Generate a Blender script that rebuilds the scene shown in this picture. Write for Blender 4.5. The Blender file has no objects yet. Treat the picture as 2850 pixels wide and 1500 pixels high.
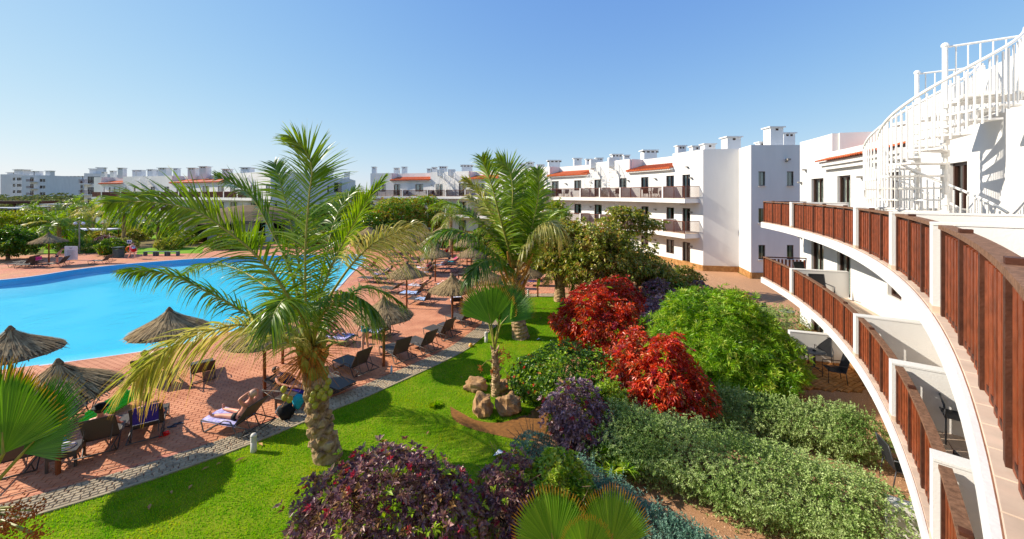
import bpy, bmesh, math, random
import numpy as np
from mathutils import Vector, Matrix, noise
from mathutils.geometry import tessellate_polygon
random.seed(7); rng = np.random.default_rng(7)
R_ = math.radians
SC = bpy.context.scene
COL = SC.collection
# ------------------------------------------------------------------ camera, sky, sun, exposure
F, CX, HY, EYE = 1080.0, 1425.0, 540.0, 6.8     # focal length in photo pixels, centre column, horizon row, eye height
cam_d = bpy.data.cameras.new('camera'); cam = bpy.data.objects.new('camera', cam_d); COL.objects.link(cam)
cam.location = (0, 0, EYE); cam.rotation_euler = (R_(90), 0, 0)
cam_d.sensor_width = 36; cam_d.lens = 36 * F / 2850; cam_d.shift_y = -210 / 2850
cam_d.clip_start = 0.05; cam_d.clip_end = 5000
SC.camera = cam
SUN_EL = R_(32); LX, LY = 0.992, -0.125            # light travels this way
world = bpy.data.worlds.new('World'); SC.world = world; world.use_nodes = True
wn = world.node_tree.nodes; wl = world.node_tree.links
for n in list(wn): wn.remove(n)
sky = wn.new('ShaderNodeTexSky'); sky.sky_type = 'NISHITA'; sky.sun_disc = False
sky.sun_elevation = SUN_EL; sky.sun_rotation = math.atan2(-LX, -LY)
sky.air_density = 1.0; sky.dust_density = 0.2; sky.ozone_density = 3.0; sky.altitude = 10
bg = wn.new('ShaderNodeBackground'); bg.inputs[1].default_value = 0.088
wo = wn.new('ShaderNodeOutputWorld'); 
# soft shoulder per channel: the pale evenly bright seaside sky of the photograph
K_ = 0.138; sp = wn.new('ShaderNodeSeparateColor'); cb_ = wn.new('ShaderNodeCombineColor'); wl.new(sky.outputs[0], sp.inputs[0])
for i_, (k_, s_) in enumerate(((1.34, 1.15), (1.09, .64), (.87, .169))):      # out = k x / (x + s), x = sky * K
    m1 = wn.new('ShaderNodeMath'); m1.operation = 'MULTIPLY'; m1.inputs[1].default_value = k_; wl.new(sp.outputs[i_], m1.inputs[0])
    m2 = wn.new('ShaderNodeMath'); m2.operation = 'MULTIPLY_ADD'; m2.inputs[1].default_value = K_; m2.inputs[2].default_value = s_; wl.new(sp.outputs[i_], m2.inputs[0])
    m3 = wn.new('ShaderNodeMath'); m3.operation = 'DIVIDE'; wl.new(m1.outputs[0], m3.inputs[0]); wl.new(m2.outputs[0], m3.inputs[1]); wl.new(m3.outputs[0], cb_.inputs[i_])
wl.new(cb_.outputs[0], bg.inputs[0]); wl.new(bg.outputs[0], wo.inputs[0])
sun_d = bpy.data.lights.new('sun', 'SUN'); sun_d.energy = 3.7; sun_d.angle = R_(0.55); sun_d.color = (1.0, 0.90, 0.76)
sun = bpy.data.objects.new('sun', sun_d); COL.objects.link(sun)
sd = Vector((LX * math.cos(SUN_EL), LY * math.cos(SUN_EL), -math.sin(SUN_EL)))
sun.rotation_euler = sd.to_track_quat('-Z', 'Y').to_euler(); sun.location = (-30, 5, 30)
SC.view_settings.view_transform = 'Standard'; SC.view_settings.look = 'None'
SC.view_settings.exposure = 0.95; SC.view_settings.gamma = 1.0
SC.cycles.max_bounces = 10; SC.cycles.diffuse_bounces = 5; SC.cycles.transparent_max_bounces = 16
SC.cycles.caustics_reflective = False; SC.cycles.caustics_refractive = False

# ------------------------------------------------------------------ helpers
def G(x, y, z=0.0):
    Y = F * (EYE - z) / (y - HY)
    return Vector(((x - CX) / F * Y, Y, z))
def D(x, y, Y):                                   # photo direction carried to depth Y
    return Vector(((x - CX) / F * Y, Y, EYE - (y - HY) / F * Y))
def lin(h):
    h = h.lstrip('#'); c = [int(h[i:i+2], 16) / 255 for i in (0, 2, 4)]
    return tuple((v / 12.92 if v <= .04045 else ((v + .055) / 1.055) ** 2.4) for v in c) + (1,)
def link(o, parent=None):
    COL.objects.link(o)
    if parent is not None: o.parent = parent
    return o
def tag(o, label=None, cat=None, group=None, kind=None):
    if label: o['label'] = label
    if cat: o['category'] = cat
    if group: o['group'] = group
    if kind: o['kind'] = kind
    return o
def thing(name, label, cat, loc=(0, 0, 0), rz=0.0, group=None):
    o = bpy.data.objects.new(name, None); o.empty_display_size = .2
    o.location = loc; o.rotation_euler = (0, 0, rz); link(o)
    return tag(o, label, cat, group)
class MB:
    def __init__(s): s.v = []; s.f = []; s.sm = False
    def add(s, vs, fs):
        b = len(s.v); s.v.extend([tuple(p) for p in vs]); s.f.extend([tuple(b + i for i in f) for f in fs]); return s
    def box(s, c, d, rz=0.0, M=None):
        x, y, z = d[0] / 2, d[1] / 2, d[2] / 2; cr, sr = math.cos(rz), math.sin(rz)
        vs = []
        for sz in (-z, z):
            for sx, sy in ((-x, -y), (x, -y), (x, y), (-x, y)):
                vs.append((c[0] + sx * cr - sy * sr, c[1] + sx * sr + sy * cr, c[2] + sz))
        if M is not None: vs = [M @ Vector(p) for p in vs]
        return s.add(vs, [(3, 2, 1, 0), (4, 5, 6, 7), (0, 1, 5, 4), (1, 2, 6, 5), (2, 3, 7, 6), (3, 0, 4, 7)])
    def bev(s, c, d, b=.01, rz=0.0):              # box whose top edges are bevelled
        x, y, z = d[0] / 2, d[1] / 2, d[2] / 2; cr, sr = math.cos(rz), math.sin(rz); vs = []
        for zz, k in ((-z, 0), (z - b, 0), (z, b)):
            for sx, sy in ((-1, -1), (1, -1), (1, 1), (-1, 1)):
                px, py = sx * (x - k), sy * (y - k)
                vs.append((c[0] + px * cr - py * sr, c[1] + px * sr + py * cr, c[2] + zz))
        f = [(8, 9, 10, 11)]
        for l in (0, 4):
            for i in range(4): f.append((l + i, l + (i + 1) % 4, l + 4 + (i + 1) % 4, l + 4 + i))
        return s.add(vs, f)
    def quad(s, a, b, c, d): return s.add([a, b, c, d], [(0, 1, 2, 3)])
    def bar(s, a, b, w, h, up=(0, 0, 1)):
        a = Vector(a); b = Vector(b); t = (b - a).normalized(); u = Vector(up)
        sd_ = t.cross(u)
        if sd_.length < 1e-4: sd_ = t.cross(Vector((1, 0, 0)))
        sd_.normalize(); u = sd_.cross(t)
        vs = []
        for p in (a, b):
            for i, j in ((-1, -1), (1, -1), (1, 1), (-1, 1)): vs.append(p + sd_ * i * w / 2 + u * j * h / 2)
        return s.add(vs, [(0, 1, 2, 3), (7, 6, 5, 4), (0, 4, 5, 1), (1, 5, 6, 2), (2, 6, 7, 3), (3, 7, 4, 0)])
    def tube(s, pts, r, n=6, caps=True, jit=0):
        pts = [Vector(p) for p in pts]; m = len(pts)
        rs = r if isinstance(r, (list, tuple)) else [r] * m
        ref = None; vs = []
        for i, p in enumerate(pts):
            t = (pts[min(i + 1, m - 1)] - pts[max(i - 1, 0)])
            if t.length < 1e-9: t = Vector((0, 0, 1))
            t.normalize()
            if ref is None: ref = Vector((1, 0, 0)) if abs(t.x) < .8 else Vector((0, 1, 0))
            u = (ref - t * ref.dot(t)).normalized(); ref = u; w = t.cross(u)
            for k in range(n):
                a = 2 * math.pi * k / n; rr = rs[i] * (1 + (random.uniform(-jit, jit) if jit else 0))
                vs.append(p + (u * math.cos(a) + w * math.sin(a)) * rr)
        fs = [(i * n + k, i * n + (k + 1) % n, (i + 1) * n + (k + 1) % n, (i + 1) * n + k) for i in range(m - 1) for k in range(n)]
        if caps: fs += [tuple(range(n - 1, -1, -1)), tuple((m - 1) * n + k for k in range(n))]
        return s.add(vs, fs)
    def lathe(s, prof, n=12, c=(0, 0, 0), jit=0):
        vs = []; m = len(prof)
        for r, z in prof:
            for k in range(n):
                a = 2 * math.pi * k / n; q = 1 + (random.uniform(-jit, jit) if jit else 0)
                vs.append((c[0] + r * q * math.cos(a), c[1] + r * q * math.sin(a), c[2] + z))
        fs = [(i * n + k, i * n + (k + 1) % n, (i + 1) * n + (k + 1) % n, (i + 1) * n + k) for i in range(m - 1) for k in range(n)]
        fs += [tuple(range(n - 1, -1, -1)), tuple((m - 1) * n + k for k in range(n))]
        return s.add(vs, fs)
    def ball(s, c, r, nu=10, nv=7, n_=0.0, sc=(1, 1, 1), seed=0):
        vs = []
        for i in range(nv + 1):
            th = math.pi * i / nv
            for k in range(nu):
                ph = 2 * math.pi * k / nu; d = Vector((math.sin(th) * math.cos(ph), math.sin(th) * math.sin(ph), math.cos(th)))
                q = r * (1 + (n_ * noise.noise(d * 1.7 + Vector((seed, seed * .7, 0))) if n_ else 0))
                vs.append((c[0] + d.x * q * sc[0], c[1] + d.y * q * sc[1], c[2] + d.z * q * sc[2]))
        fs = [(i * nu + k, (i + 1) * nu + k, (i + 1) * nu + (k + 1) % nu, i * nu + (k + 1) % nu) for i in range(nv) for k in range(nu)]
        return s.add(vs, fs)
    def mesh(s, name, m, off=None):
        me = bpy.data.meshes.new(name)
        v = s.v if off is None else [(p[0] - off[0], p[1] - off[1], p[2] - off[2]) for p in s.v]
        me.from_pydata(v, [], s.f)
        if s.sm: me.polygons.foreach_set('use_smooth', [True] * len(s.f))
        if m is not None: me.materials.append(m)
        me.update(); return me
    def build(s, name, m, parent=None, off=None, smooth=False):
        s.sm = s.sm or smooth
        return link(bpy.data.objects.new(name, s.mesh(name, m, off)), parent)
def inst(name, me, loc, rz=0.0, parent=None, sc=None, rot=None):
    o = bpy.data.objects.new(name, me); o.location = loc
    o.rotation_euler = rot if rot is not None else (0, 0, rz)
    if sc is not None: o.scale = (sc, sc, sc) if not isinstance(sc, (tuple, list)) else sc
    return link(o, parent)
def np_mesh(name, v, f, m, attr=None, smooth=False):
    me = bpy.data.meshes.new(name); v = np.asarray(v, dtype=np.float32); f = np.asarray(f, dtype=np.int32)
    me.vertices.add(len(v)); me.vertices.foreach_set('co', v.ravel())
    k = f.shape[1]; me.loops.add(f.size); me.loops.foreach_set('vertex_index', f.ravel())
    me.polygons.add(len(f)); me.polygons.foreach_set('loop_start', np.arange(len(f), dtype=np.int32) * k)
    try: me.polygons.foreach_set('loop_total', np.full(len(f), k, dtype=np.int32))
    except Exception: pass
    if smooth: me.polygons.foreach_set('use_smooth', np.ones(len(f), dtype=bool))
    if attr is not None:
        a = me.attributes.new('along', 'FLOAT', 'POINT'); a.data.foreach_set('value', np.asarray(attr, dtype=np.float32))
    if m is not None: me.materials.append(m)
    me.update(calc_edges=True); me.validate(); return me
def dup(root, loc, rz=None, label=None, group=None, sc=None):
    r = root.copy(); COL.objects.link(r); r.location = loc
    if rz is not None: r.rotation_euler = (0, 0, rz)
    if sc is not None: r.scale = (sc, sc, sc)
    if label: r['label'] = label
    if group: r['group'] = group
    for ch in list(root.children):
        c = ch.copy(); COL.objects.link(c); c.parent = r
        for g in list(ch.children):
            d = g.copy(); COL.objects.link(d); d.parent = c
    return r
def poly_sheet(name, outer, holes, z, m, kind='structure', label=None):
    loops = [[Vector((p[0], p[1], 0)) for p in outer]] + [[Vector((p[0], p[1], 0)) for p in h] for h in holes]
    tris = tessellate_polygon(loops); pts = [p for l in loops for p in l]
    me = bpy.data.meshes.new(name); fs = []
    for t in tris:
        a, b, c = (pts[i] for i in t)
        fs.append(tuple(t) if (b - a).cross(c - a).z > 0 else (t[0], t[2], t[1]))
    me.from_pydata([(p.x, p.y, z) for p in pts], [], fs); me.materials.append(m); me.update()
    o = link(bpy.data.objects.new(name, me))
    return tag(o, label=label, kind=kind)
def inside(p, poly):
    x, y = p[0], p[1]; r = False; n = len(poly); j = n - 1
    for i in range(n):
        xi, yi = poly[i][0], poly[i][1]; xj, yj = poly[j][0], poly[j][1]
        if (yi > y) != (yj > y) and x < (xj - xi) * (y - yi) / (yj - yi) + xi: r = not r
        j = i
    return r
def inside_np(P, poly):
    x, y = P[:, 0], P[:, 1]; r = np.zeros(len(P), bool); n = len(poly); j = n - 1
    for i in range(n):
        xi, yi = poly[i][0], poly[i][1]; xj, yj = poly[j][0], poly[j][1]
        if yi != yj:
            c = ((yi > y) != (yj > y)) & (x < (xj - xi) * (y - yi) / (yj - yi) + xi); r ^= c
        j = i
    return r
def catmull(P, n):
    P = [Vector(p) for p in P]; P = [P[0] * 2 - P[1]] + P + [P[-1] * 2 - P[-2]]; out = []
    m = len(P) - 3
    for i in range(n):
        t = i / (n - 1) * m; k = min(int(t), m - 1); t -= k
        a, b, c, d = P[k:k + 4]
        out.append(.5 * ((2 * b) + (c - a) * t + (2 * a - 5 * b + 4 * c - d) * t * t + (3 * b - a - 3 * c + d) * t ** 3))
    return out

# ------------------------------------------------------------------ materials
MATS = {}
def nodes(name):
    m = bpy.data.materials.new(name); m.use_nodes = True; nt = m.node_tree
    b = nt.nodes['Principled BSDF']; return m, nt, b
def mat(name, col, rough=.6, spec=.3, var=.12, scale=6.0, bump=0.0, bscale=40.0, metal=0.0, detail=5, objvar=0.0, col2=None, sheen=0):
    if name in MATS: return MATS[name]
    m, nt, b = nodes(name); c = lin(col) if isinstance(col, str) else tuple(col) + (1,) * (4 - len(col))
    tc = nt.nodes.new('ShaderNodeTexCoord'); nz = nt.nodes.new('ShaderNodeTexNoise'); nz.inputs['Scale'].default_value = scale; nz.inputs['Detail'].default_value = detail
    geo = nt.nodes.new('ShaderNodeNewGeometry'); nt.links.new(geo.outputs['Position'], nz.inputs['Vector'])
    rp = nt.nodes.new('ShaderNodeValToRGB'); nt.links.new(nz.outputs['Fac'], rp.inputs[0])
    rp.color_ramp.elements[0].position = .3; rp.color_ramp.elements[1].position = .7
    c2 = (lin(col2) if isinstance(col2, str) else col2) if col2 else tuple(min(1, v * (1 + var)) for v in c[:3]) + (1,)
    rp.color_ramp.elements[0].color = tuple(v * (1 - var) for v in c[:3]) + (1,) if not col2 else c; rp.color_ramp.elements[1].color = c2
    last = rp.outputs[0]
    if objvar:
        oi = nt.nodes.new('ShaderNodeObjectInfo'); hs = nt.nodes.new('ShaderNodeHueSaturation')
        mr = nt.nodes.new('ShaderNodeMapRange'); mr.inputs[3].default_value = 1 - objvar; mr.inputs[4].default_value = 1 + objvar
        nt.links.new(oi.outputs['Random'], mr.inputs[0]); nt.links.new(mr.outputs[0], hs.inputs['Value']); nt.links.new(last, hs.inputs['Color']); last = hs.outputs[0]
    nt.links.new(last, b.inputs['Base Color'])
    b.inputs['Roughness'].default_value = rough; b.inputs['Specular IOR Level'].default_value = spec; b.inputs['Metallic'].default_value = metal
    if bump:
        n2 = nt.nodes.new('ShaderNodeTexNoise'); n2.inputs['Scale'].default_value = bscale; n2.inputs['Detail'].default_value = 6
        nt.links.new(geo.outputs['Position'], n2.inputs['Vector']); bp = nt.nodes.new('ShaderNodeBump'); bp.inputs['Strength'].default_value = bump; bp.inputs['Distance'].default_value = .02
        nt.links.new(n2.outputs['Fac'], bp.inputs['Height']); nt.links.new(bp.outputs[0], b.inputs['Normal'])
    MATS[name] = m; return m
def leafmat(name, cols, trans=.35, rough=.45, along=None, gloss=.35, clump=3.0):
    """cols: list of hex; picked by leaf (random per island) and by clump noise; along: (hex, pos) tip colour"""
    if name in MATS: return MATS[name]
    m, nt, b = nodes(name); L = nt.links; N = nt.nodes
    geo = N.new('ShaderNodeNewGeometry'); nz = N.new('ShaderNodeTexNoise'); nz.inputs['Scale'].default_value = clump; nz.inputs['Detail'].default_value = 2
    L.new(geo.outputs['Position'], nz.inputs['Vector'])
    mx = N.new('ShaderNodeMath'); mx.operation = 'MULTIPLY_ADD'; L.new(geo.outputs['Random Per Island'], mx.inputs[0]); mx.inputs[1].default_value = .6
    m2 = N.new('ShaderNodeMath'); m2.operation = 'MULTIPLY_ADD'; L.new(nz.outputs['Fac'], m2.inputs[0]); m2.inputs[1].default_value = 1.3; m2.inputs[2].default_value = -.45
    L.new(m2.outputs[0], mx.inputs[2])
    rp = N.new('ShaderNodeValToRGB'); L.new(mx.outputs[0], rp.inputs[0]); cr = rp.color_ramp
    while len(cr.elements) < len(cols): cr.elements.new(.5)
    for i, c in enumerate(cols): cr.elements[i].position = i / max(1, len(cols) - 1); cr.elements[i].color = lin(c)
    last = rp.outputs[0]
    if along:
        at = N.new('ShaderNodeAttribute'); at.attribute_name = 'along'
        r2 = N.new('ShaderNodeValToRGB'); r2.color_ramp.elements[0].position = along[1]; r2.color_ramp.elements[1].position = min(1, along[1] + along[2])
        r2.color_ramp.elements[0].color = (0, 0, 0, 1); r2.color_ramp.elements[1].color = (1, 1, 1, 1)
        L.new(at.outputs['Fac'], r2.inputs[0]); mc = N.new('ShaderNodeMix'); mc.data_type = 'RGBA'
        L.new(r2.outputs[0], mc.inputs[0]); L.new(last, mc.inputs[6]); mc.inputs[7].default_value = lin(along[0]); last = mc.outputs[2]
    L.new(last, b.inputs['Base Color']); b.inputs['Roughness'].default_value = rough; b.inputs['Specular IOR Level'].default_value = gloss
    tr = N.new('ShaderNodeBsdfTranslucent'); hs = N.new('ShaderNodeHueSaturation'); hs.inputs['Saturation'].default_value = 1.15; hs.inputs['Value'].default_value = 1.35
    L.new(last, hs.inputs['Color']); L.new(hs.outputs[0], tr.inputs[0])
    ms = N.new('ShaderNodeMixShader'); ms.inputs[0].default_value = trans
    L.new(b.outputs[0], ms.inputs[1]); L.new(tr.outputs[0], ms.inputs[2]); L.new(ms.outputs[0], N['Material Output'].inputs[0])
    MATS[name] = m; return m
M_WHITE = mat('white_render', (.715, .705, .68), .85, .15, .05, 1.1, .18, 40)
_nt = M_WHITE.node_tree; _mp = _nt.nodes.new('ShaderNodeMapping'); _mp.inputs['Scale'].default_value = (1, 1, .28)      # rain streaks run down the render
_nz = [n for n in _nt.nodes if n.type == 'TEX_NOISE'][0]; _nt.links.new(_nt.nodes['Geometry'].outputs['Position'] if 'Geometry' in _nt.nodes else [n for n in _nt.nodes if n.type == 'NEW_GEOMETRY'][0].outputs['Position'], _mp.inputs[0]); _nt.links.new(_mp.outputs[0], _nz.inputs['Vector'])
M_WHITEMETAL = mat('white_painted_steel', (.80, .79, .76), .4, .4, .04, 3)
M_TILE = mat('beige_floor_tile', (.62, .48, .36), .6, .25, .12, 5, .05, 30, objvar=.1)
M_WOOD = mat('red_brown_timber', '#7a3c22', .5, .35, .35, 9, .15, 60, objvar=.28)
M_WOODD = mat('dark_brown_timber', '#4a2a1d', .6, .25, .35, 12, .2, 60, objvar=.15)
M_WOODCAP = mat('weathered_timber_cap', '#7a5b47', .75, .15, .35, 25, .35, 90)
M_FRAME = mat('brown_window_frame', '#3c241b', .4, .35, .1)
M_IRON = mat('dark_brown_iron', '#6b4032', .5, .3, .1)
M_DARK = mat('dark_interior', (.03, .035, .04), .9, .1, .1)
M_CURT = mat('pale_curtain', (.78, .82, .76), .9, .1, .1, 8)
M_TERRA = mat('terracotta_tile', '#c4643c', .75, .2, .25, 8, .1, 50, objvar=.18)
M_STONE = mat('rough_stone_plinth', '#b58a58', .85, .15, .35, 4, .6, 18, col2='#8e6337')
M_PLASTIC = mat('charcoal_sling', '#4f4a44', .6, .3, .12, 60, .2, 300)
M_LFRAME = mat('dark_bronze_frame', '#463f39', .45, .4, .1)
M_BLACK = mat('black_fabric', '#17181b', .7, .2, .2)
M_POST = mat('round_timber_post', '#7a4526', .7, .2, .25, 14, .2, 40)
M_THATCH = mat('grey_thatch', '#8f7b5e', .9, .1, .45, 30, .5, 80, col2='#5c4d3b')
M_SKIN = mat('warm_skin', '#d9967a', .5, .3, .06, 8)  # even warm skin tone
M_SKIN2 = mat('pale_skin', '#e3b097', .5, .3, .06, 8)
M_ROCK = mat('tan_boulder', '#b79368', .9, .15, .35, 5, .9, 14, col2='#8d6a48')
M_TRUNK = mat('palm_trunk_bark', '#c4a882', .85, .15, .4, 7, 1.0, 18, col2='#7a5c3c', objvar=.2)
M_BARK = mat('grey_brown_bark', '#7b6552', .9, .1, .3, 12, .6, 30)
M_PETIOLE = mat('yellow_green_petiole', '#a8974a', .5, .3, .25, 10, col2='#7d8a35')
M_MORTAR = mat('sand_joint', '#8a6450', .95, .05, .25, 12, .3, 80)
def glassmat():
    m, nt, b = nodes('window_glass'); N = nt.nodes; L = nt.links
    g = N.new('ShaderNodeBsdfGlossy'); g.inputs['Roughness'].default_value = .03; g.inputs[0].default_value = (.9, .95, .95, 1)
    t = N.new('ShaderNodeBsdfTransparent'); t.inputs[0].default_value = (.84, .92, .9, 1)
    fr = N.new('ShaderNodeFresnel'); fr.inputs[0].default_value = 1.6; a = N.new('ShaderNodeMath'); a.operation = 'ADD'; a.inputs[1].default_value = .08
    L.new(fr.outputs[0], a.inputs[0]); ms = N.new('ShaderNodeMixShader'); L.new(a.outputs[0], ms.inputs[0]); L.new(t.outputs[0], ms.inputs[1]); L.new(g.outputs[0], ms.inputs[2])
    L.new(ms.outputs[0], N['Material Output'].inputs[0]); return m
M_GLASS = glassmat()
def watermat():
    m, nt, b = nodes('pool_water'); N = nt.nodes; L = nt.links
    geo = N.new('ShaderNodeNewGeometry'); mp = N.new('ShaderNodeMapping'); L.new(geo.outputs['Position'], mp.inputs[0]); mp.inputs['Scale'].default_value = (1, 1, 1)
    n1 = N.new('ShaderNodeTexNoise'); n1.inputs['Scale'].default_value = 1.6; n1.inputs['Detail'].default_value = 5; L.new(mp.outputs[0], n1.inputs['Vector'])
    n2 = N.new('ShaderNodeTexNoise'); n2.inputs['Scale'].default_value = 9; n2.inputs['Detail'].default_value = 3; L.new(mp.outputs[0], n2.inputs['Vector'])
    ad = N.new('ShaderNodeMath'); ad.operation = 'MULTIPLY_ADD'; L.new(n2.outputs[0], ad.inputs[0]); ad.inputs[1].default_value = .35; L.new(n1.outputs[0], ad.inputs[2])
    bp = N.new('ShaderNodeBump'); bp.inputs['Strength'].default_value = .9; bp.inputs['Distance'].default_value = .12; L.new(ad.outputs[0], bp.inputs['Height'])
    g = N.new('ShaderNodeBsdfGlossy'); L.new(bp.outputs[0], g.inputs['Normal'])
    n3 = N.new('ShaderNodeTexNoise'); n3.inputs['Scale'].default_value = .22; n3.inputs['Detail'].default_value = 4; L.new(geo.outputs['Position'], n3.inputs['Vector'])      # calm and wind-ruffled patches
    r3 = N.new('ShaderNodeMapRange'); r3.inputs[1].default_value = .42; r3.inputs[2].default_value = .6; r3.inputs[3].default_value = .0; r3.inputs[4].default_value = 1.0; L.new(n3.outputs[0], r3.inputs[0])
    rr = N.new('ShaderNodeMapRange'); rr.inputs[3].default_value = .015; rr.inputs[4].default_value = .16; L.new(r3.outputs[0], rr.inputs[0]); L.new(rr.outputs[0], g.inputs['Roughness'])
    bs = N.new('ShaderNodeMapRange'); bs.inputs[3].default_value = .12; bs.inputs[4].default_value = 1.0; L.new(r3.outputs[0], bs.inputs[0]); L.new(bs.outputs[0], bp.inputs['Strength'])
    t = N.new('ShaderNodeBsdfTransparent'); t.inputs[0].default_value = (.86, 1, 1, 1)
    fr = N.new('ShaderNodeFresnel'); fr.inputs[0].default_value = 1.33; L.new(bp.outputs[0], fr.inputs[1])
    ms = N.new('ShaderNodeMixShader'); mu = N.new('ShaderNodeMath'); mu.operation = 'MULTIPLY'; mu.inputs[1].default_value = .36; L.new(fr.outputs[0], mu.inputs[0]); L.new(mu.outputs[0], ms.inputs[0]); L.new(t.outputs[0], ms.inputs[1]); L.new(g.outputs[0], ms.inputs[2])
    L.new(ms.outputs[0], N['Material Output'].inputs[0]); return m
M_WATER = watermat()
# ------------------------------------------------------------------ ground, lawn, deck, pool
POOL = [(-13.0, 20.9), (-15.35, 17.3), (-19.7, 15.0), (-28, 11.2), (-42, 9), (-47, 20), (-42.5, 28.5), (-39.6, 31.5), (-38.6, 36.0), (-33.8, 40.2), (-27.7, 42.3), (-19.0, 43.6), (-15.8, 41.5), (-13.8, 33), (-12.2, 25)]
POOL = [tuple(v)[:2] for v in catmull([(a, b, 0) for a, b in POOL + [POOL[0]]], 90)][:-1]
EDGE = [(-19, 2.5), (-12.7, 6.6), (-10.35, 8.02), (-8.66, 9.15), (-7.12, 10.5), (-5.77, 12.04), (-4.7, 13.2), (-2.3, 16.4), (-1.44, 18.3), (-.3, 21.5), (.5, 23.8), (1.04, 25.4), (3.2, 25.7)]
EDGE = [tuple(v)[:2] for v in catmull([(a, b, 0) for a, b in EDGE], 60)]
def offset_line(L, d):
    o = []
    for i, p in enumerate(L):
        a = L[max(0, i - 1)]; b = L[min(len(L) - 1, i + 1)]; t = Vector((b[0] - a[0], b[1] - a[1])).normalized()
        o.append((p[0] - t.y * d, p[1] + t.x * d))
    return o
KERB = offset_line(EDGE, .07); PATH = offset_line(EDGE, .85)
gm, nt, b = nodes('dry_ground'); N = nt.nodes; L = nt.links
geo = N.new('ShaderNodeNewGeometry'); nz = N.new('ShaderNodeTexNoise'); nz.inputs['Scale'].default_value = .12; nz.inputs['Detail'].default_value = 7; L.new(geo.outputs['Position'], nz.inputs['Vector'])
rp = N.new('ShaderNodeValToRGB'); cr = rp.color_ramp; cr.elements[0].position = .35; cr.elements[0].color = lin('#59652a'); cr.elements[1].position = .62; cr.elements[1].color = lin('#8c7450')
L.new(nz.outputs[0], rp.inputs[0]); L.new(rp.outputs[0], b.inputs['Base Color']); b.inputs['Roughness'].default_value = .95; b.inputs['Specular IOR Level'].default_value = .1
poly_sheet('ground', [(-2500, -300), (2500, -300), (2500, 3000), (-2500, 3000)], [POOL], 0, gm)
# low brown hills on the horizon
hm = mat('dry_hillside', '#a58a6c', .95, .05, .2, .02, col2='#8b8358')
mb = MB(); nx = 60
for k in range(nx + 1):
    x = -700 + 1300 * k / nx
    hgt = 8.5 + 8 * noise.noise(Vector((x * .006, 0, 3))) + 3 * noise.noise(Vector((x * .03, 0, 9)))
    mb.v += [(x, 560, -1), (x, 680, max(6, hgt)), (x, 900, -1)]
for k in range(nx):
    for j in (0, 1): mb.f.append((k * 3 + j, k * 3 + 3 + j, k * 3 + 4 + j, k * 3 + 1 + j))
tag(mb.build('hills', hm, smooth=True), kind='structure')
# deck base (joint sand) with a brick pattern for the far part
def brickmat():
    m, nt, b = nodes('red_paving'); N = nt.nodes; L = nt.links
    geo = N.new('ShaderNodeNewGeometry'); mp = N.new('ShaderNodeMapping'); mp.inputs['Rotation'].default_value = (0, 0, R_(-27)); L.new(geo.outputs['Position'], mp.inputs[0])
    br = N.new('ShaderNodeTexBrick'); br.inputs['Scale'].default_value = 1; br.inputs['Brick Width'].default_value = .24; br.inputs['Row Height'].default_value = .15
    br.inputs['Mortar Size'].default_value = .012; br.inputs['Color1'].default_value = lin('#da9a74'); br.inputs['Color2'].default_value = lin('#c88464'); br.inputs['Mortar'].default_value = lin('#a06650')
    L.new(mp.outputs[0], br.inputs[0]); nz = N.new('ShaderNodeTexNoise'); nz.inputs['Scale'].default_value = .8; nz.inputs['Detail'].default_value = 6; L.new(geo.outputs['Position'], nz.inputs[0])
    mx = N.new('ShaderNodeMix'); mx.data_type = 'RGBA'; mx.blend_type = 'OVERLAY'; mx.inputs[0].default_value = .35; L.new(br.outputs[0], mx.inputs[6]); L.new(nz.outputs['Color'], mx.inputs[7])
    hs = N.new('ShaderNodeHueSaturation'); hs.inputs['Saturation'].default_value = 1.0; L.new(mx.outputs[2], hs.inputs['Color'])
    L.new(hs.outputs[0], b.inputs['Base Color']); b.inputs['Roughness'].default_value = .85; b.inputs['Specular IOR Level'].default_value = .2
    return m
M_DECK = brickmat()
M_PAVER = mat('red_concrete_paver', '#dc9c76', .85, .2, .16, 1.1, .15, 60, objvar=.09, col2='#bc7c5c')
M_COBBLE = mat('grey_cobble', '#b8a88c', .9, .15, .2, 6, .5, 40, objvar=.16, col2='#958770')
DECK = [p for p in PATH] + [(5.2, 26.8), (7.0, 28.8), (7.6, 33), (5, 42), (0, 52), (-8, 58), (-20, 60), (-30, 53), (-42, 47), (-52, 44), (-60, 40), (-60, -2), (-22, 1.8)]
poly_sheet('pool_deck', DECK, [POOL], .004, M_DECK)
poly_sheet('cobble_strip_bed', EDGE + PATH[::-1], [], .006, M_MORTAR)
# lawn
LAWN = EDGE + [(3.6, 24), (3.3, 20), (2.4, 16), (1.4, 13.8), (.9, 11.5), (.2, 9.5), (-.6, 7.6), (-.9, 4.5), (-4, 3), (-19, .5)]
lm, nt, b = nodes('lawn_soil'); N = nt.nodes; L = nt.links
geo = N.new('ShaderNodeNewGeometry'); nz = N.new('ShaderNodeTexNoise'); nz.inputs['Scale'].default_value = 1.3; nz.inputs['Detail'].default_value = 8; L.new(geo.outputs['Position'], nz.inputs['Vector'])
rp = N.new('ShaderNodeValToRGB'); cr = rp.color_ramp; cr.elements[0].position = .3; cr.elements[0].color = lin('#587c10'); cr.elements[1].position = .75; cr.elements[1].color = lin('#8a9428')
L.new(nz.outputs[0], rp.inputs[0]); L.new(rp.outputs[0], b.inputs['Base Color']); b.inputs['Roughness'].default_value = 1; b.inputs['Specular IOR Level'].default_value = .05
poly_sheet('lawn', LAWN, [], .008, lm)
SOIL = [G(1252, 1132), G(1262, 1168), G(1310, 1194), G(1380, 1212), (G(1450, 1226)), G(1530, 1222), G(1560, 1170), G(1520, 1120), G(1470, 1150), G(1400, 1176), (G(1330, 1172)), G(1285, 1150)]
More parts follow.
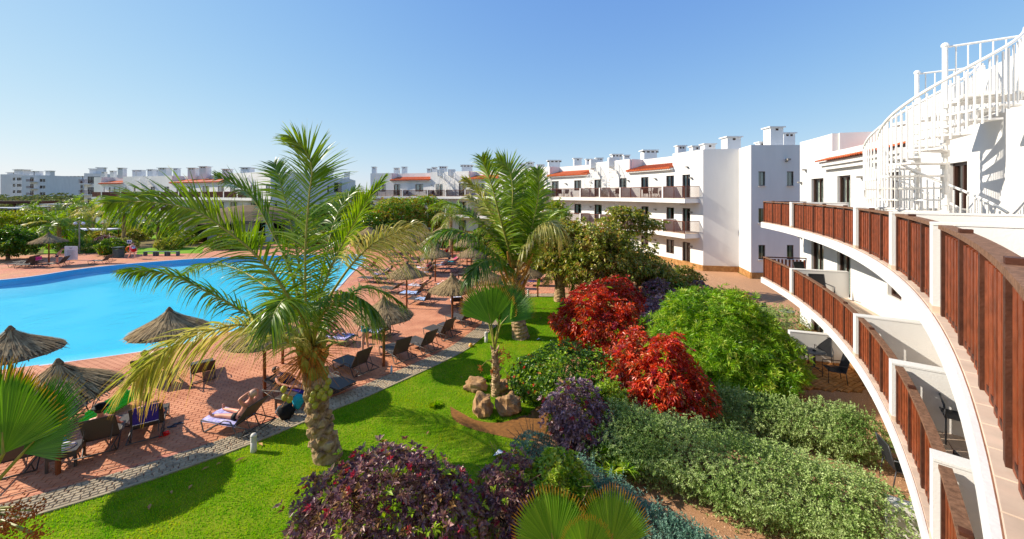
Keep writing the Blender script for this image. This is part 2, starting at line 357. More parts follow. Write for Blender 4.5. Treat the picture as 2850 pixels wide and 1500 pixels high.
SOIL = [(p.x, p.y) for p in SOIL]; SOIL = [tuple(v)[:2] for v in catmull([(a, b, 0) for a, b in SOIL + [SOIL[0]]], 40)][:-1]
M_SOIL = mat('brown_mulch', '#9a6a3a', .95, .05, .3, 10, .8, 60, col2='#7a5532')
poly_sheet('mulch_bed', SOIL, [], .014, M_SOIL)
# gravel garden floor on the right
GRAV = [(3.6, 24), (3.3, 20), (2.4, 16), (1.4, 13.8), (.9, 11.5), (.2, 9.5), (-.6, 7.6), (-.9, 4.5), (-2, -8), (14, -8), (16, 20), (30, 20), (30, 31.3), (19.2, 31.4), (19.6, 34), (14, 40), (5, 46), (5, 42), (7.6, 33), (7, 28.8), (5.2, 26.8), (3.4, 26.2)]
M_GRAVEL = mat('pinkish_gravel', '#c89c78', .95, .1, .3, 30, 1.0, 120, col2='#a67a58', detail=9)
poly_sheet('gravel_bed', GRAV, [], .003, M_GRAVEL)
n = 26000
P = rng.uniform((-1, 7), (17, 34), (n, 2)); P = P[inside_np(P, GRAV)]
k = len(P); r = rng.uniform(.012, .03, k); base = np.array([[1, 0, 0], [-.5, .87, 0], [-.5, -.87, 0], [0, 0, .8]])
ang = rng.uniform(0, 6.28, k); ca, sa = np.cos(ang), np.sin(ang)
V = np.empty((k, 4, 3)); V[:, :, 0] = P[:, None, 0] + r[:, None] * (base[None, :, 0] * ca[:, None] - base[None, :, 1] * sa[:, None])
V[:, :, 1] = P[:, None, 1] + r[:, None] * (base[None, :, 0] * sa[:, None] + base[None, :, 1] * ca[:, None]); V[:, :, 2] = .003 + r[:, None] * base[None, :, 2]
Fc = (np.arange(k)[:, None, None] * 4 + np.array([[0, 1, 3], [1, 2, 3], [2, 0, 3]])[None]).reshape(-1, 3)
mg = leafmat('loose_gravel_stones', ['#a67a58', '#c89c78', '#dab492', '#b8845f'], trans=0, rough=.95, gloss=.1, clump=1)
tag(link(bpy.data.objects.new('gravel', np_mesh('gravel', V.reshape(-1, 3), Fc, mg))), 'loose pinkish brown gravel between the hedges and the hotel', 'gravel', kind='stuff')
# pavers: the nearest 300 as parts of the deck, the rest joined
def rank(items): items.sort(key=lambda q: q[0]); return items
deck_obj = bpy.data.objects['pool_deck']
pv = []; a = R_(27); ca, sa = math.cos(a), math.sin(a)
for i in range(-170, 170):
    for j in range(-40, 260):
        u = (i + (.5 if j % 2 else 0)) * .24; v = j * .15
        x, y = u * ca - v * sa, u * sa + v * ca
        if y < 7 or y > 27 or x < -1.36 * y - .3 or x > .15 * y or x < -34: continue
        pv.append((x, y))
pv = np.array(pv); pv = pv[inside_np(pv, DECK) & ~inside_np(pv, POOL)]
# keep those whose corners also stay inside
ok = np.ones(len(pv), bool)
for du, dv in ((.11, .065), (-.11, .065), (.11, -.065), (-.11, -.065)):
    q = pv + np.array([du * ca - dv * sa, du * sa + dv * ca]); ok &= inside_np(q, DECK) & ~inside_np(q, POOL)
pv = pv[ok]; vis = (np.abs(pv[:, 0] / pv[:, 1]) < 1.32) & (pv[:, 1] > 7.6)
order = np.argsort(pv[:, 1] + np.where(vis, 0, 100))
paver_me = MB().bev((0, 0, .006), (.228, .138, .022), .006).mesh('paver', M_PAVER)
for q in order[:300]: inst('paver', paver_me, (pv[q][0], pv[q][1], .004 + random.uniform(0, .003)), a, deck_obj)
rest = MB()
for q in order[300:]: rest.bev((pv[q][0], pv[q][1], .010 + random.uniform(0, .003)), (.228, .138, .022), .006, a)
tag(rest.build('pavers', M_PAVER, deck_obj), kind='stuff')
# cobbles
cob_bed = bpy.data.objects['cobble_strip_bed']; cb = []
Ls = [offset_line(EDGE, .13 + .105 * j) for j in range(7)]
for j, Ln in enumerate(Ls):
    acc = random.uniform(0, .1)
    for i in range(len(Ln) - 1):
        p = Vector(Ln[i] + (0,)); q = Vector(Ln[i + 1] + (0,)); d = q - p; l = d.length; d.normalize(); t = acc
        while t < l:
            c = p + d * t; w = random.uniform(.10, .15)
            if c.y > 7 and c.x > -1.36 * c.y: cb.append((c.y, c.x, math.atan2(d.y, d.x) + random.uniform(-.12, .12), w, random.uniform(.085, .1)))
            t += w + .012
        acc = t - l
cb.sort(); cob_me = [MB().bev((0, 0, .008), (w, .092, .03), .014).mesh('cobble', M_COBBLE) for w in (.105, .12, .135, .15)]
vis_c = [c for c in cb if c[0] > 7.7 and abs(c[1] / c[0]) < 1.32]; inv = [c for c in cb if not (c[0] > 7.7 and abs(c[1] / c[0]) < 1.32)]
for c in vis_c[:300]:
    inst('cobble', cob_me[min(3, int((c[3] - .1) / .0125))], (c[1], c[0], .006 + random.uniform(-.003, .005)), c[2], cob_bed)
mb = MB()
for c in vis_c[300:] + inv: mb.bev((c[1], c[0], .014 + random.uniform(-.003, .005)), (c[3], c[4], .03), .014, c[2])
tag(mb.build('cobbles', M_COBBLE, cob_bed), kind='stuff')
# edging stone between path and lawn
mb = MB(); K2 = offset_line(EDGE, .0)
for i in range(len(EDGE) - 1):
    p, q = Vector(K2[i] + (0,)), Vector(K2[i + 1] + (0,)); mb.bar(p + Vector((0, 0, .02)), q + Vector((0, 0, .02)), .07, .05)
tag(mb.build('lawn_edging', mat('pale_edging', '#a89a80', .9, .1, .2)), kind='structure')
# pool basin
WL = -.13
def inset(L, d):
    n = len(L); area = sum(L[i][0] * L[(i + 1) % n][1] - L[(i + 1) % n][0] * L[i][1] for i in range(n)); s = 1 if area > 0 else -1; o = []
    for i, p in enumerate(L):
        a_ = L[i - 1]; b_ = L[(i + 1) % n]; t = Vector((b_[0] - a_[0], b_[1] - a_[1])).normalized(); o.append((p[0] - t.y * d * s, p[1] + t.x * d * s))
    return o
def beach(p): return p[1] < 30 and p[0] > -44 and p[0] > -42 + (p[1] - 9) * -.3 and not (p[0] < -36 and p[1] > 22)
IN1 = inset(POOL, .001); n = len(POOL)
IN2 = inset(POOL, 4.0)
wall = MB(); slope = MB()
for i in range(n):
    j = (i + 1) % n; A, B = POOL[i], POOL[j]
    near = beach(A) and beach(B)
    zt = -.17 if near else -.5
    wall.quad((A[0], A[1], .0), (B[0], B[1], .0), (B[0], B[1], zt), (A[0], A[1], zt))
    a2, b2 = IN2[i], IN2[j]
    for k in range(4):
        t0, t1 = k / 4, (k + 1) / 4; z0 = zt + (-.95 - zt) * t0; z1 = zt + (-.95 - zt) * t1
        lp = lambda U, V2, t: (U[0] + (V2[0] - U[0]) * t, U[1] + (V2[1] - U[1]) * t)
        slope.quad((*lp(A, a2, t0), z0), (*lp(B, b2, t0), z0), (*lp(B, b2, t1), z1), (*lp(A, a2, t1), z1))
pm, nt, b = nodes('pool_plaster_absorption_tint'); N = nt.nodes; L = nt.links
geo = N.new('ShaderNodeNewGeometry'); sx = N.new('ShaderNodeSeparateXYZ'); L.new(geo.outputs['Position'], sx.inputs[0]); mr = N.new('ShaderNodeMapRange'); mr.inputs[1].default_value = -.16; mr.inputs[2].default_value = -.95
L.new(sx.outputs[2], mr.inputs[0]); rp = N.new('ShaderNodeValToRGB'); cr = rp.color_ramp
cr.elements[0].color = lin('#e6eef2'); cr.elements[1].color = lin('#22d4f0'); e = cr.elements.new(.07); e.color = lin('#e6eef2'); e = cr.elements.new(.4); e.color = lin('#7adcf6')  # pale plaster turning cyan with depth: the water's absorption put into the colour
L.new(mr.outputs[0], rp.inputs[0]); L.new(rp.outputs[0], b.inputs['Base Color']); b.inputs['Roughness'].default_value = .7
pool = thing('swimming_pool', 'large freeform turquoise swimming pool with sloping white beach edge', 'pool', (-28, 25, 0))
po = (-28, 25, 0)
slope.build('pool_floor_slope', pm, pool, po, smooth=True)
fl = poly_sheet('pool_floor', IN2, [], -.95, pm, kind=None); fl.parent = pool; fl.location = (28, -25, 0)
wall.build('pool_wall', mat('blue_mosaic', '#62b6e2', .3, .5, .15, 30), pool, po)
w = poly_sheet('water', inset(POOL, .002), [], WL, M_WATER, kind='structure')
cop = MB(); Lo = inset(POOL, -.16); Li = inset(POOL, -.0)
for i in range(n):
    j = (i + 1) % n
    if beach(POOL[i]) and beach(POOL[j]): zz = .012
    else: zz = .035
    cop.quad((*Li[i], zz), (*Li[j], zz), (*Lo[j], zz), (*Lo[i], zz)); cop.quad((*Li[i], zz), (*Li[i], -.05), (*Li[j], -.05), (*Li[j], zz)); cop.quad((*Lo[i], 0), (*Lo[i], zz), (*Lo[j], zz), (*Lo[j], 0))
cop.build('pool_coping', mat('pale_blue_coping', '#b4cfe4', .6, .3, .1), pool, po)
# grass blades
def blades(name, poly, n, hmin, hmax, label, m, box, excl=()):
    P = rng.uniform((box[0], box[1]), (box[2], box[3]), (n, 2)); ok = inside_np(P, poly)
    for e_ in excl: ok &= ~inside_np(P, e_)
    ok &= (np.abs(P[:, 0] / P[:, 1]) < 1.36)
    P = P[ok]; k = len(P); h = rng.uniform(hmin, hmax, k); an = rng.uniform(0, 6.28, k); w_ = h * .16 + .002
    le = rng.normal(0, .45, (k, 2)) * h[:, None]
    V = np.zeros((k, 3, 3)); V[:, 0, :2] = P - np.c_[np.cos(an), np.sin(an)] * w_[:, None]; V[:, 1, :2] = P + np.c_[np.cos(an), np.sin(an)] * w_[:, None]
    V[:, 2, :2] = P + le; V[:, 2, 2] = h; V[:, :, 2] += .008
    return tag(link(bpy.data.objects.new(name, np_mesh(name, V.reshape(-1, 3), np.arange(k * 3).reshape(-1, 3), m))), label, 'grass', kind='stuff')
M_GRASS = leafmat('lawn_grass', ['#4e940c', '#6ca812', '#88b618', '#a2ba22', '#beae3c'], trans=.45, rough=.6, clump=.9, gloss=.2)
blades('lawn_grass', LAWN, 520000, .02, .05, 'bright green mown grass covering the lawn', M_GRASS, (-13.5, 6.5, 4, 26), excl=[SOIL])
# ------------------------------------------------------------------ buildings
def pol(C, R, deg, z=0.0):
    return Vector((C[0] + R * math.cos(R_(deg)), C[1] + R * math.sin(R_(deg)), z))
def ang_px(C, R, x, lo, hi):
    f = lambda a: (lambda p: p.x / p.y * F + CX - x)(pol(C, R, a))
    flo = f(lo)
    for _ in range(50):
        m = (lo + hi) / 2
        if (f(m) > 0) == (flo > 0): lo = m
        else: hi = m
    return (lo + hi) / 2
def arc_band(mb, C, Ra, Rb, a0, a1, za, zb, step=1.0):   # solid ring segment
    n = max(1, int(abs(a1 - a0) / step + .5)); vs = []
    for i in range(n + 1):
        a = a0 + (a1 - a0) * i / n
        for r, z in ((Ra, za), (Rb, za), (Rb, zb), (Ra, zb)): vs.append(pol(C, r, a, z))
    fs = []
    for i in range(n):
        for k in range(4): fs.append((i * 4 + k, i * 4 + (k + 1) % 4, i * 4 + 4 + (k + 1) % 4, i * 4 + 4 + k))
    fs += [(0, 3, 2, 1), (n * 4, n * 4 + 1, n * 4 + 2, n * 4 + 3)]
    mb.add(vs, fs)
def arc_wall(mb, C, R, a0, a1, z0, z1, ops, depth=.17, step=.9):
    A = {a0, a1}; Z = {z0, z1}
    for (p, q, s, t) in ops: A |= {p, q}; Z |= {s, t}
    A = sorted(x for x in A if a0 - 1e-6 <= x <= a1 + 1e-6); Z = sorted(z for z in Z if z0 - 1e-6 <= z <= z1 + 1e-6)
    B = []
    for i in range(len(A) - 1):
        n = max(1, int((A[i + 1] - A[i]) / step)); B += [A[i] + (A[i + 1] - A[i]) * k / n for k in range(n)]
    B.append(A[-1])
    for i in range(len(B) - 1):
        for j in range(len(Z) - 1):
            ac, zc = (B[i] + B[i + 1]) / 2, (Z[j] + Z[j + 1]) / 2
            if any(p < ac < q and s < zc < t for p, q, s, t in ops): continue
            mb.quad(pol(C, R, B[i], Z[j]), pol(C, R, B[i], Z[j + 1]), pol(C, R, B[i + 1], Z[j + 1]), pol(C, R, B[i + 1], Z[j]))
    for p, q, s, t in ops:
        a, b, c, d = pol(C, R, p, s), pol(C, R, q, s), pol(C, R, q, t), pol(C, R, p, t)
        a2, b2, c2, d2 = pol(C, R + depth, p, s), pol(C, R + depth, q, s), pol(C, R + depth, q, t), pol(C, R + depth, p, t)
        mb.quad(a, b, b2, a2); mb.quad(b, c, c2, b2); mb.quad(c, d, d2, c2); mb.quad(d, a, a2, d2)
WCACHE = {}
def window_parts(w, h, fr=M_FRAME, fw=.07, mull=1):
    key = (round(w, 2), round(h, 2), fr.name, mull)
    if key not in WCACHE:
        w, h = key[0], key[1]; m = MB()
        m.box((-w / 2 + fw / 2, 0, h / 2), (fw, .08, h)); m.box((w / 2 - fw / 2, 0, h / 2), (fw, .08, h))
        m.box((0, 0, fw / 2), (w - 2 * fw, .08, fw)); m.box((0, 0, h - fw / 2), (w - 2 * fw, .08, fw))
        if mull: m.box((0, 0.0, h / 2), (fw * .9, .07, h - 2 * fw))
        p = MB().quad((-w / 2 + fw, .01, fw), (w / 2 - fw, .01, fw), (w / 2 - fw, .01, h - fw), (-w / 2 + fw, .01, h - fw))
        c = MB(); 
        for (x0, x1) in ((-w / 2 + .02, -w * .12), (w * .16, w / 2 - .02)):
            k = 12; vs = []
            for i in range(k + 1):
                x = x0 + (x1 - x0) * i / k; y = .14 + .03 * math.sin(i * 1.9)
                vs += [(x, y, .02), (x, y, h - .03)]
            c.add(vs, [(2 * i, 2 * i + 2, 2 * i + 3, 2 * i + 1) for i in range(k)])
        WCACHE[key] = (m.mesh('window', fr), p.mesh('pane', M_GLASS), c.mesh('curtain', M_CURT))
    return WCACHE[key]
def put_window(root, off, pos, rz, w, h, name='window', curtain=True, mull=1, fw=.07):
    f, p, c = window_parts(w, h, mull=mull, fw=fw)
    o = inst(name, f, Vector(pos) - Vector(off), rz, root)
    inst('pane', p, (0, 0, 0), 0, o)
    if curtain: inst('curtain', c, (0, 0, 0), 0, o)
    return o
def arc_windows(root, off, C, R, ops, depth=.17, dark=None):
    for p, q, s, t in ops:
        a = (p + q) / 2; A, B = pol(C, R + depth - .03, p), pol(C, R + depth - .03, q)
        c = (A + B) / 2; c.z = s; wdt = (A - B).length
        put_window(root, off, c, R_(a - 90), wdt, t - s, 'patio_door' if t - s > 1.7 else 'window')
        if dark is not None:
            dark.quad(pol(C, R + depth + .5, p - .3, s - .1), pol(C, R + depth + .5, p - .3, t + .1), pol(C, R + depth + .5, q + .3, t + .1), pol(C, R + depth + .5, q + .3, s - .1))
LAMP = MB().box((0, -.03, .05), (.07, .06, .12)).box((0, -.12, .08), (.12, .14, .07)).mesh('wall_light', mat('grey_metal', '#8d8a84', .4, .4, .1))
def chimney(root, off, x0, x1, ytop, Y, rz=None, slots=2, h=None):
    c = D((x0 + x1) / 2, ytop, Y); w = (x1 - x0) / F * Y; zt = c.z; zb = zt - (h or 1.5)
    d = w * .7; m = MB(); m.box((0, 0, (zt - .12 - zb) / 2), (w * .8, d, zt - .12 - zb))
    o = inst('chimney', m.mesh('chimney', M_WHITE), (c.x - off[0], c.y - off[1], zb - off[2]), rz or 0, root)
    m = MB(); m.box((0, 0, zt - .06 - zb), (w, d * 1.25, .1)); m.build('cap', M_WHITE, o)
    m = MB()
    for k in range(slots):
        m.box(((k - (slots - 1) / 2) * w * .28, -d / 2, zt - .12 - zb - .16), (w * .16, .04, .16))
    m.build('vent_slots', mat('vent_shadow_brown', '#4f3a2e', .9, .1, .1), o)
    return o
def spiral(root, off, c, r, z0, z1, a0, sweep, n, detail=True, rail_h=.95):
    """white steel spiral staircase; a0/sweep in degrees, rising anticlockwise"""
    loc = Vector((c[0], c[1], z0)); H = z1 - z0
    pole = MB().tube([(0, 0, 0), (0, 0, H + 1.0)], .038, 10)
    pole.ball((0, 0, H + 1.02), .055, 8, 5)
    st = inst('spiral_staircase', pole.mesh('spiral_staircase', M_WHITEMETAL), loc - Vector(off), 0, root)
    st.rotation_euler = (0, 0, 0)
    da = sweep / n
    tm = MB(); w = R_(da) * .58
    P = [(.04, -.05), (r, -r * math.sin(w)), (r, r * math.sin(w)), (.04, .05)]
    tm.add([(x, y, z) for z in (-.03, 0) for x, y in P], [(3, 2, 1, 0), (4, 5, 6, 7), (0, 1, 5, 4), (1, 2, 6, 5), (2, 3, 7, 6), (3, 0, 4, 7)])
    tm.tube([(0, 0, -.1), (0, 0, .02)], .06, 8); tme = tm.mesh('tread', M_TREAD)
    bal = MB().tube([(0, 0, 0), (0, 0, rail_h)], .015, 5); bme = bal.mesh('baluster', M_WHITEMETAL)
    hp = []; bars = MB()
    for i in range(n):
        a = a0 + da * (i + .5); z = H * (i + 1) / n
        inst('tread', tme, (0, 0, z), R_(a), st)
    for i in range(n * 4):
        a = R_(a0 + da * (i + .5) / 4); z = H * (i + 1.8) / (n * 4)
        if detail: inst('baluster', bme, (r * math.cos(a), r * math.sin(a), z - .02), 0, st)
        else: bars.tube([(r * math.cos(a), r * math.sin(a), z), (r * math.cos(a), r * math.sin(a), z + rail_h)], .014, 4)
    if not detail: tag(bars.build('balusters', M_WHITEMETAL, st), kind='stuff')
    for i in range(n * 4 + 1):
        a = R_(a0 + sweep * i / (n * 4)); z = H * (i / (n * 4)) + H / n * .5
        hp.append((r * math.cos(a), r * math.sin(a), z + rail_h))
    MB().tube(hp, .025, 8).build('handrail', M_WHITEMETAL, st, smooth=True)
    return st
def treadmat():
    m, nt, b = nodes('perforated_white_tread'); N = nt.nodes; L = nt.links
    b.inputs['Base Color'].default_value = (.78, .76, .72, 1); b.inputs['Roughness'].default_value = .5
    tc = N.new('ShaderNodeTexCoord'); vo = N.new('ShaderNodeTexVoronoi'); vo.inputs['Scale'].default_value = 30; vo.inputs['Randomness'].default_value = 0
    L.new(tc.outputs['Object'], vo.inputs[0]); g = N.new('ShaderNodeMath'); g.operation = 'LESS_THAN'; g.inputs[1].default_value = .22; L.new(vo.outputs['Distance'], g.inputs[0])
    t = N.new('ShaderNodeBsdfTransparent'); ms = N.new('ShaderNodeMixShader'); L.new(g.outputs[0], ms.inputs[0]); L.new(b.outputs[0], ms.inputs[1]); L.new(t.outputs[0], ms.inputs[2]); L.new(ms.outputs[0], N['Material Output'].inputs[0]); return m
M_TREAD = treadmat()

# ---- own hotel wing, curved, camera looks along its balconies
C1 = (-20.81, 26.97); R1 = 34.1; RF = 36.05; A_FAR, A_NEAR = -12.84, -66.0
Z2, Z1 = 5.4, 2.65; ZP = 9.40; O1 = Vector((13, 12, 0))
hotel = thing('curved_hotel_wing', 'near curved white hotel wing with red brown timber balconies and spiral stairs', 'hotel', O1)
px1 = lambda x, R=RF: ang_px(C1, R, x, -46, -12)
A_END = px1(2209)
mb = MB(); arc_band(mb, C1, R1, RF + .02, A_NEAR, A_FAR, Z2 - .26, Z2, .8); mb.build('balcony_slab', M_WHITE, hotel, O1)
mb = MB(); arc_band(mb, C1, R1, RF + .02, A_NEAR, A_FAR, Z1 - .26, Z1, .8); mb.build('balcony_slab', M_WHITE, hotel, O1)
# beige floor tiles: outer row built one by one
PIL = [-18.6, -29.9, -35.4, -40.9, -60.5]
def floor_tiles(z):
    base = MB(); arc_band(base, C1, R1 + .03, RF, A_NEAR, A_FAR + .05, z + .002, z + .01, .8)
    fl = base.build('tiled_floor', M_MORTAR, hotel, O1); da = math.degrees(.32 / R1); a = A_FAR - da / 2; k = 0; rest_ = MB()
    rows = [(R1 + .035, R1 + .345), (R1 + .355, R1 + .665)]
    for r0, r1 in rows:
        a = A_FAR - da / 2
        while a > A_NEAR:
            rm = (r0 + r1) / 2; p = pol(C1, rm, a, z + .014)
            m_ = MB().bev((0, 0, 0), (.31, .314, .016), .004); 
            if k < 290: inst('floor_tile', TILE_ME, p - O1, R_(a), fl); k += 1
            else: rest_.bev(p, (.31, .314, .016), .004, R_(a))
            a -= da
    for j in range(2, 6):
        a = A_FAR - da / 2; r = R1 + .19 + .32 * j
        while a > A_NEAR: rest_.bev(pol(C1, r, a, z + .014), (.31, .33, .016), .004, R_(a)); a -= da
    tag(rest_.build('floor_tiles', M_TILE, fl, O1), kind='stuff')
TILE_ME = MB().bev((0, 0, 0), (.31, .314, .016), .004).mesh('floor_tile', M_TILE)
floor_tiles(Z2); floor_tiles(Z1)
slat_me = MB().box((0, 0, .485), (.02, .078, .91)).mesh('slat', M_WOOD)
post_me = MB().box((0, 0, .50), (.085, .085, 1.06)).mesh('rail_post', M_WOODD)
def timber_rail(a0, a1, z, RR=R1 + .125):          # a0 > a1 (far to near)
    cap = MB(); arc_band(cap, C1, RR - .055, RR + .055, a1, a0, z + 1.0, z + 1.045, .5)
    r = cap.build('balcony_railing', M_WOODCAP, hotel, O1)
    lo = MB(); arc_band(lo, C1, RR - .02, RR + .02, a1, a0, z + .06, z + .10, .5); arc_band(lo, C1, RR + .015, RR + .045, a1, a0, z + .93, z + .985, .5); lo.build('bottom_rail', M_WOODD, r, O1)
    L_ = R_(a0 - a1) * RR; n = max(2, int(L_ / .092)); 
    for i in range(n):
        a = a0 + (a1 - a0) * (i + .5) / n; inst('slat', slat_me, pol(C1, RR - .01 + (.016 if i % 2 else 0), a, z) - O1, R_(a) + random.uniform(.02, .12), r)
    npst = max(2, round(L_ / 1.12) + 1)
    for i in range(npst):
        a = a0 + (a1 - a0) * (i / (npst - 1) * .985 + .0075); inst('rail_post', post_me, pol(C1, RR + .0, a, z + .02 + (.03 if 0 < i < npst - 1 and i % 2 else -.03)) - O1, R_(a), r)
    return r
bays = [(A_FAR - .12, PIL[0] + .3), (PIL[0] - .3, PIL[1] + .3), (PIL[1] - .3, PIL[2] + .3), (PIL[2] - .3, PIL[3] + .3), (PIL[3] - .3, PIL[4] + .3)]
for z in (Z2, Z1):
    for b_ in bays: timber_rail(b_[0], b_[1], z)
    # end rail back to the wall
    m_ = MB(); p0, p1 = pol(C1, R1 + .2, A_FAR - .12, z + 1.02), pol(C1, RF, A_FAR - .12, z + 1.02)
    m_.bar(p0, p1, .1, .045); er = m_.build('end_railing', M_WOODD, hotel, O1)
    for i in range(11):
        q = p0.lerp(p1, (i + .5) / 11); inst('slat', slat_me, Vector((q.x, q.y, z)) - O1, R_(A_FAR + 90), er)
# partition walls with their outer pillars
for z in (Z2, Z1, 0.0):
    for a in PIL:
        if not z and a in (PIL[1],): continue
        m_ = MB(); h = 1.02 if z else 1.1
        ra = R1 + .035 if z else R1 - .02
        A, B = pol(C1, ra, a, z + h / 2 + .012), pol(C1, RF + .02, a, z + h / 2 + .012); m_.bar(A, B, .23, h)
        m_.bar(A + Vector((0, 0, h / 2 + .02)), B + Vector((0, 0, h / 2 + .02)), .245, .03)
        pw = m_.build('partition_wall', M_WHITE, hotel, O1)
        if z:
            s_ = MB(); s_.bar(pol(C1, R1 + .03, a, z + .05), pol(C1, R1 + .3, a, z + .05), .255, .09); s_.build('tile_skirting', M_TILE, pw, O1)
# facade with openings
ops = []
def op(x0, x1, z0, z1): ops.append(tuple(sorted((px1(x0), px1(x1)))) + (z0, z1))
for zf in (Z2, Z1, 0.02):
    op(2258, 2292, zf + .05, zf + 2.12); op(2330, 2367, zf + .05, zf + 2.15)
    op(2470, 2509, zf + .85, zf + 2.1); op(2637, 2692, zf + .05, zf + 2.15)
ops.append((-50.5, -48.4, Z2 + .05, Z2 + 2.15)); ops.append((-50.5, -48.4, Z1 + .05, Z1 + 2.15))
mb = MB(); arc_wall(mb, C1, RF, A_NEAR, A_END, 0.35, 8.62, ops)
REC0, REC1 = px1(2316), px1(2522)        # recess above the tiled canopy
for a0, a1 in ((A_NEAR, REC1), (REC0, A_END)): arc_band(mb, C1, RF, RF + .22, a0, a1, 8.62, ZP, .8)
arc_band(mb, C1, RF + 1.5, RF + 1.7, REC1, REC0, 8.3, ZP, .8)
for a in (REC0, REC1):
    m2 = pol(C1, RF + .1, a, 9.0); mb.bar(pol(C1, RF + .23, a, 8.95), pol(C1, RF + 1.72, a, 8.95), .2, .9)
mb.build('facade_wall', M_WHITE, hotel, O1)
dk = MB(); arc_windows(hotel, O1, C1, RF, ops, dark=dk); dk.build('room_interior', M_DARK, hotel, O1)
mb = MB(); arc_band(mb, C1, RF - .03, RF + .25, A_NEAR, A_END, 0, .36, .8); mb.build('stone_plinth', M_STONE, hotel, O1)
# end wall, back wall and roof
mb = MB(); e0, e1 = pol(C1, RF, A_END, 0), pol(C1, RF + 9, A_END, 0); t = (e1 - e0).normalized()
nrm = Vector((-t.y, t.x, 0)); mb.bar(e0 - nrm * .02 + Vector((0, 0, ZP / 2)), e1 - nrm * .02 + Vector((0, 0, ZP / 2)), .04, ZP)
arc_band(mb, C1, RF + 8.8, RF + 9, A_NEAR, A_END, 0, ZP, 1.5); mb.build('rear_wall', M_WHITE, hotel, O1)
mb = MB(); arc_band(mb, C1, RF + .21, RF + 8.9, A_NEAR, A_END, 8.3, 8.5, 1.0); mb.build('flat_roof', mat('roof_screed', (.6, .58, .54), .9, .1, .1), hotel, O1)
# canopy: white cornice plus a slope of terracotta pan tiles
CA0, CA1 = px1(2300), REC1 - .15
mb = MB(); arc_band(mb, C1, RF - .28, RF + .03, CA1, CA0, 8.02, 8.2, .6); arc_band(mb, C1, RF - .18, RF + .03, CA1, CA0, 7.86, 8.018, .6)
can = mb.build('tiled_canopy', M_WHITE, hotel, O1)
tl = MB(); k = 7
for s_ in range(k):
    pass
def pan_tile(L_, w, r=.085):
    m_ = MB(); n = 6; vs = []
    for (x, z, rr) in ((0, 0, r), (L_, L_ * .30, r * .85)):
        for i in range(n + 1):
            a = math.pi * i / n; vs.append((x, math.cos(a) * rr, z + math.sin(a) * rr * .8))
    for (x, z, rr) in ((0, -.012, r - .012), (L_, L_ * .30 - .012, r * .85 - .012)):
        for i in range(n + 1):
            a = math.pi * i / n; vs.append((x, math.cos(a) * rr, z + math.sin(a) * rr * .8))
    fs = [(i, i + 1, n + 2 + i, n + 1 + i) for i in range(n)] + [(2 * n + 2 + i, i, i + 1, 2 * n + 3 + i)[::-1] for i in range(n)]
    m_.add(vs, fs); return m_
pt_me = pan_tile(.46, .2).mesh('roof_tile', M_TERRA)
mb = MB(); arc_band(mb, C1, RF - .4, RF + 1.5, CA1, CA0, 8.19, 8.21, .6)
bb = MB(); nseg = 30
for i in range(nseg):
    a, b_ = CA1 + (CA0 - CA1) * i / nseg, CA1 + (CA0 - CA1) * (i + 1) / nseg
    bb.quad(pol(C1, RF - .42, a, 8.215), pol(C1, RF - .42, b_, 8.215), pol(C1, RF + 1.5, b_, 8.79), pol(C1, RF + 1.5, a, 8.79))
bb.build('tile_underlay', M_TERRA, can, O1)
da = math.degrees(.19 / RF); n = int((CA0 - CA1) / da)
for j in range(4):
    for i in range(n):
        a = CA1 + (i + .5) * (CA0 - CA1) / n
        o = inst('roof_tile', pt_me, pol(C1, RF - .45 + j * .42, a, 8.20 + j * .127) - O1, R_(a) + random.uniform(-.02, .02), can)
# roof: lower block behind, chimneys seen over the parapet
mb = MB(); arc_band(mb, C1, RF + 3, RF + 6, px1(2700), px1(2560), 8.4, 10.7, .8); mb.build('stair_tower', M_WHITE, hotel, O1)
for x, yt, Y, wpx in ((2535, 338, 12.5, 60),): chimney(hotel, O1, x - wpx / 2, x + wpx / 2, yt, Y, h=1.2)
# wall lights
for x, z in ((2232, Z2 + 1.9), (2245, 7.9), (2232, Z1 + 1.95), (2402, Z2 + 1.95), (2560, Z2 + 1.95)):
    a = px1(x); inst('wall_light', LAMP, pol(C1, RF, a, z) - O1, R_(a - 90), hotel)
# two adjoining spiral staircases up to the roof
s1 = spiral(hotel, O1, (7.70, 6.90), .86, Z2 + .02, 8.42, -15, 325, 14)
s2 = spiral(hotel, O1, (8.81, 8.44), .86, Z2 + .02, 8.42, -5, 320, 14)
# railing of the roof landings
for c in ((7.70, 6.90), (8.81, 8.44)):
    tn = Vector((c[0] - C1[0], c[1] - C1[1], 0)).normalized(); tt = Vector((-tn.y, tn.x, 0)); c = Vector((c[0], c[1], 0))
    m_ = MB(); m_.bar(c + tn * .1 + Vector((0, 0, 8.44)), c + tn * 1.05 + Vector((0, 0, 8.44)), .9, .05)
    lp = m_.build('roof_landing', M_TREAD, hotel, O1)
    m_ = MB(); a_, b_ = c + tt * .04 + Vector((0, 0, 9.42)), c + tt * .04 + tn * 1.0 + Vector((0, 0, 9.42)); m_.tube([a_, b_], .02, 6)
    m_.build('handrail', M_WHITEMETAL, lp, O1)
    for i in range(8):
        p = a_.lerp(b_, i / 7); MB().tube([(p.x, p.y, 8.46), (p.x, p.y, 9.42)], .011, 5).build('baluster', M_WHITEMETAL, lp, O1)

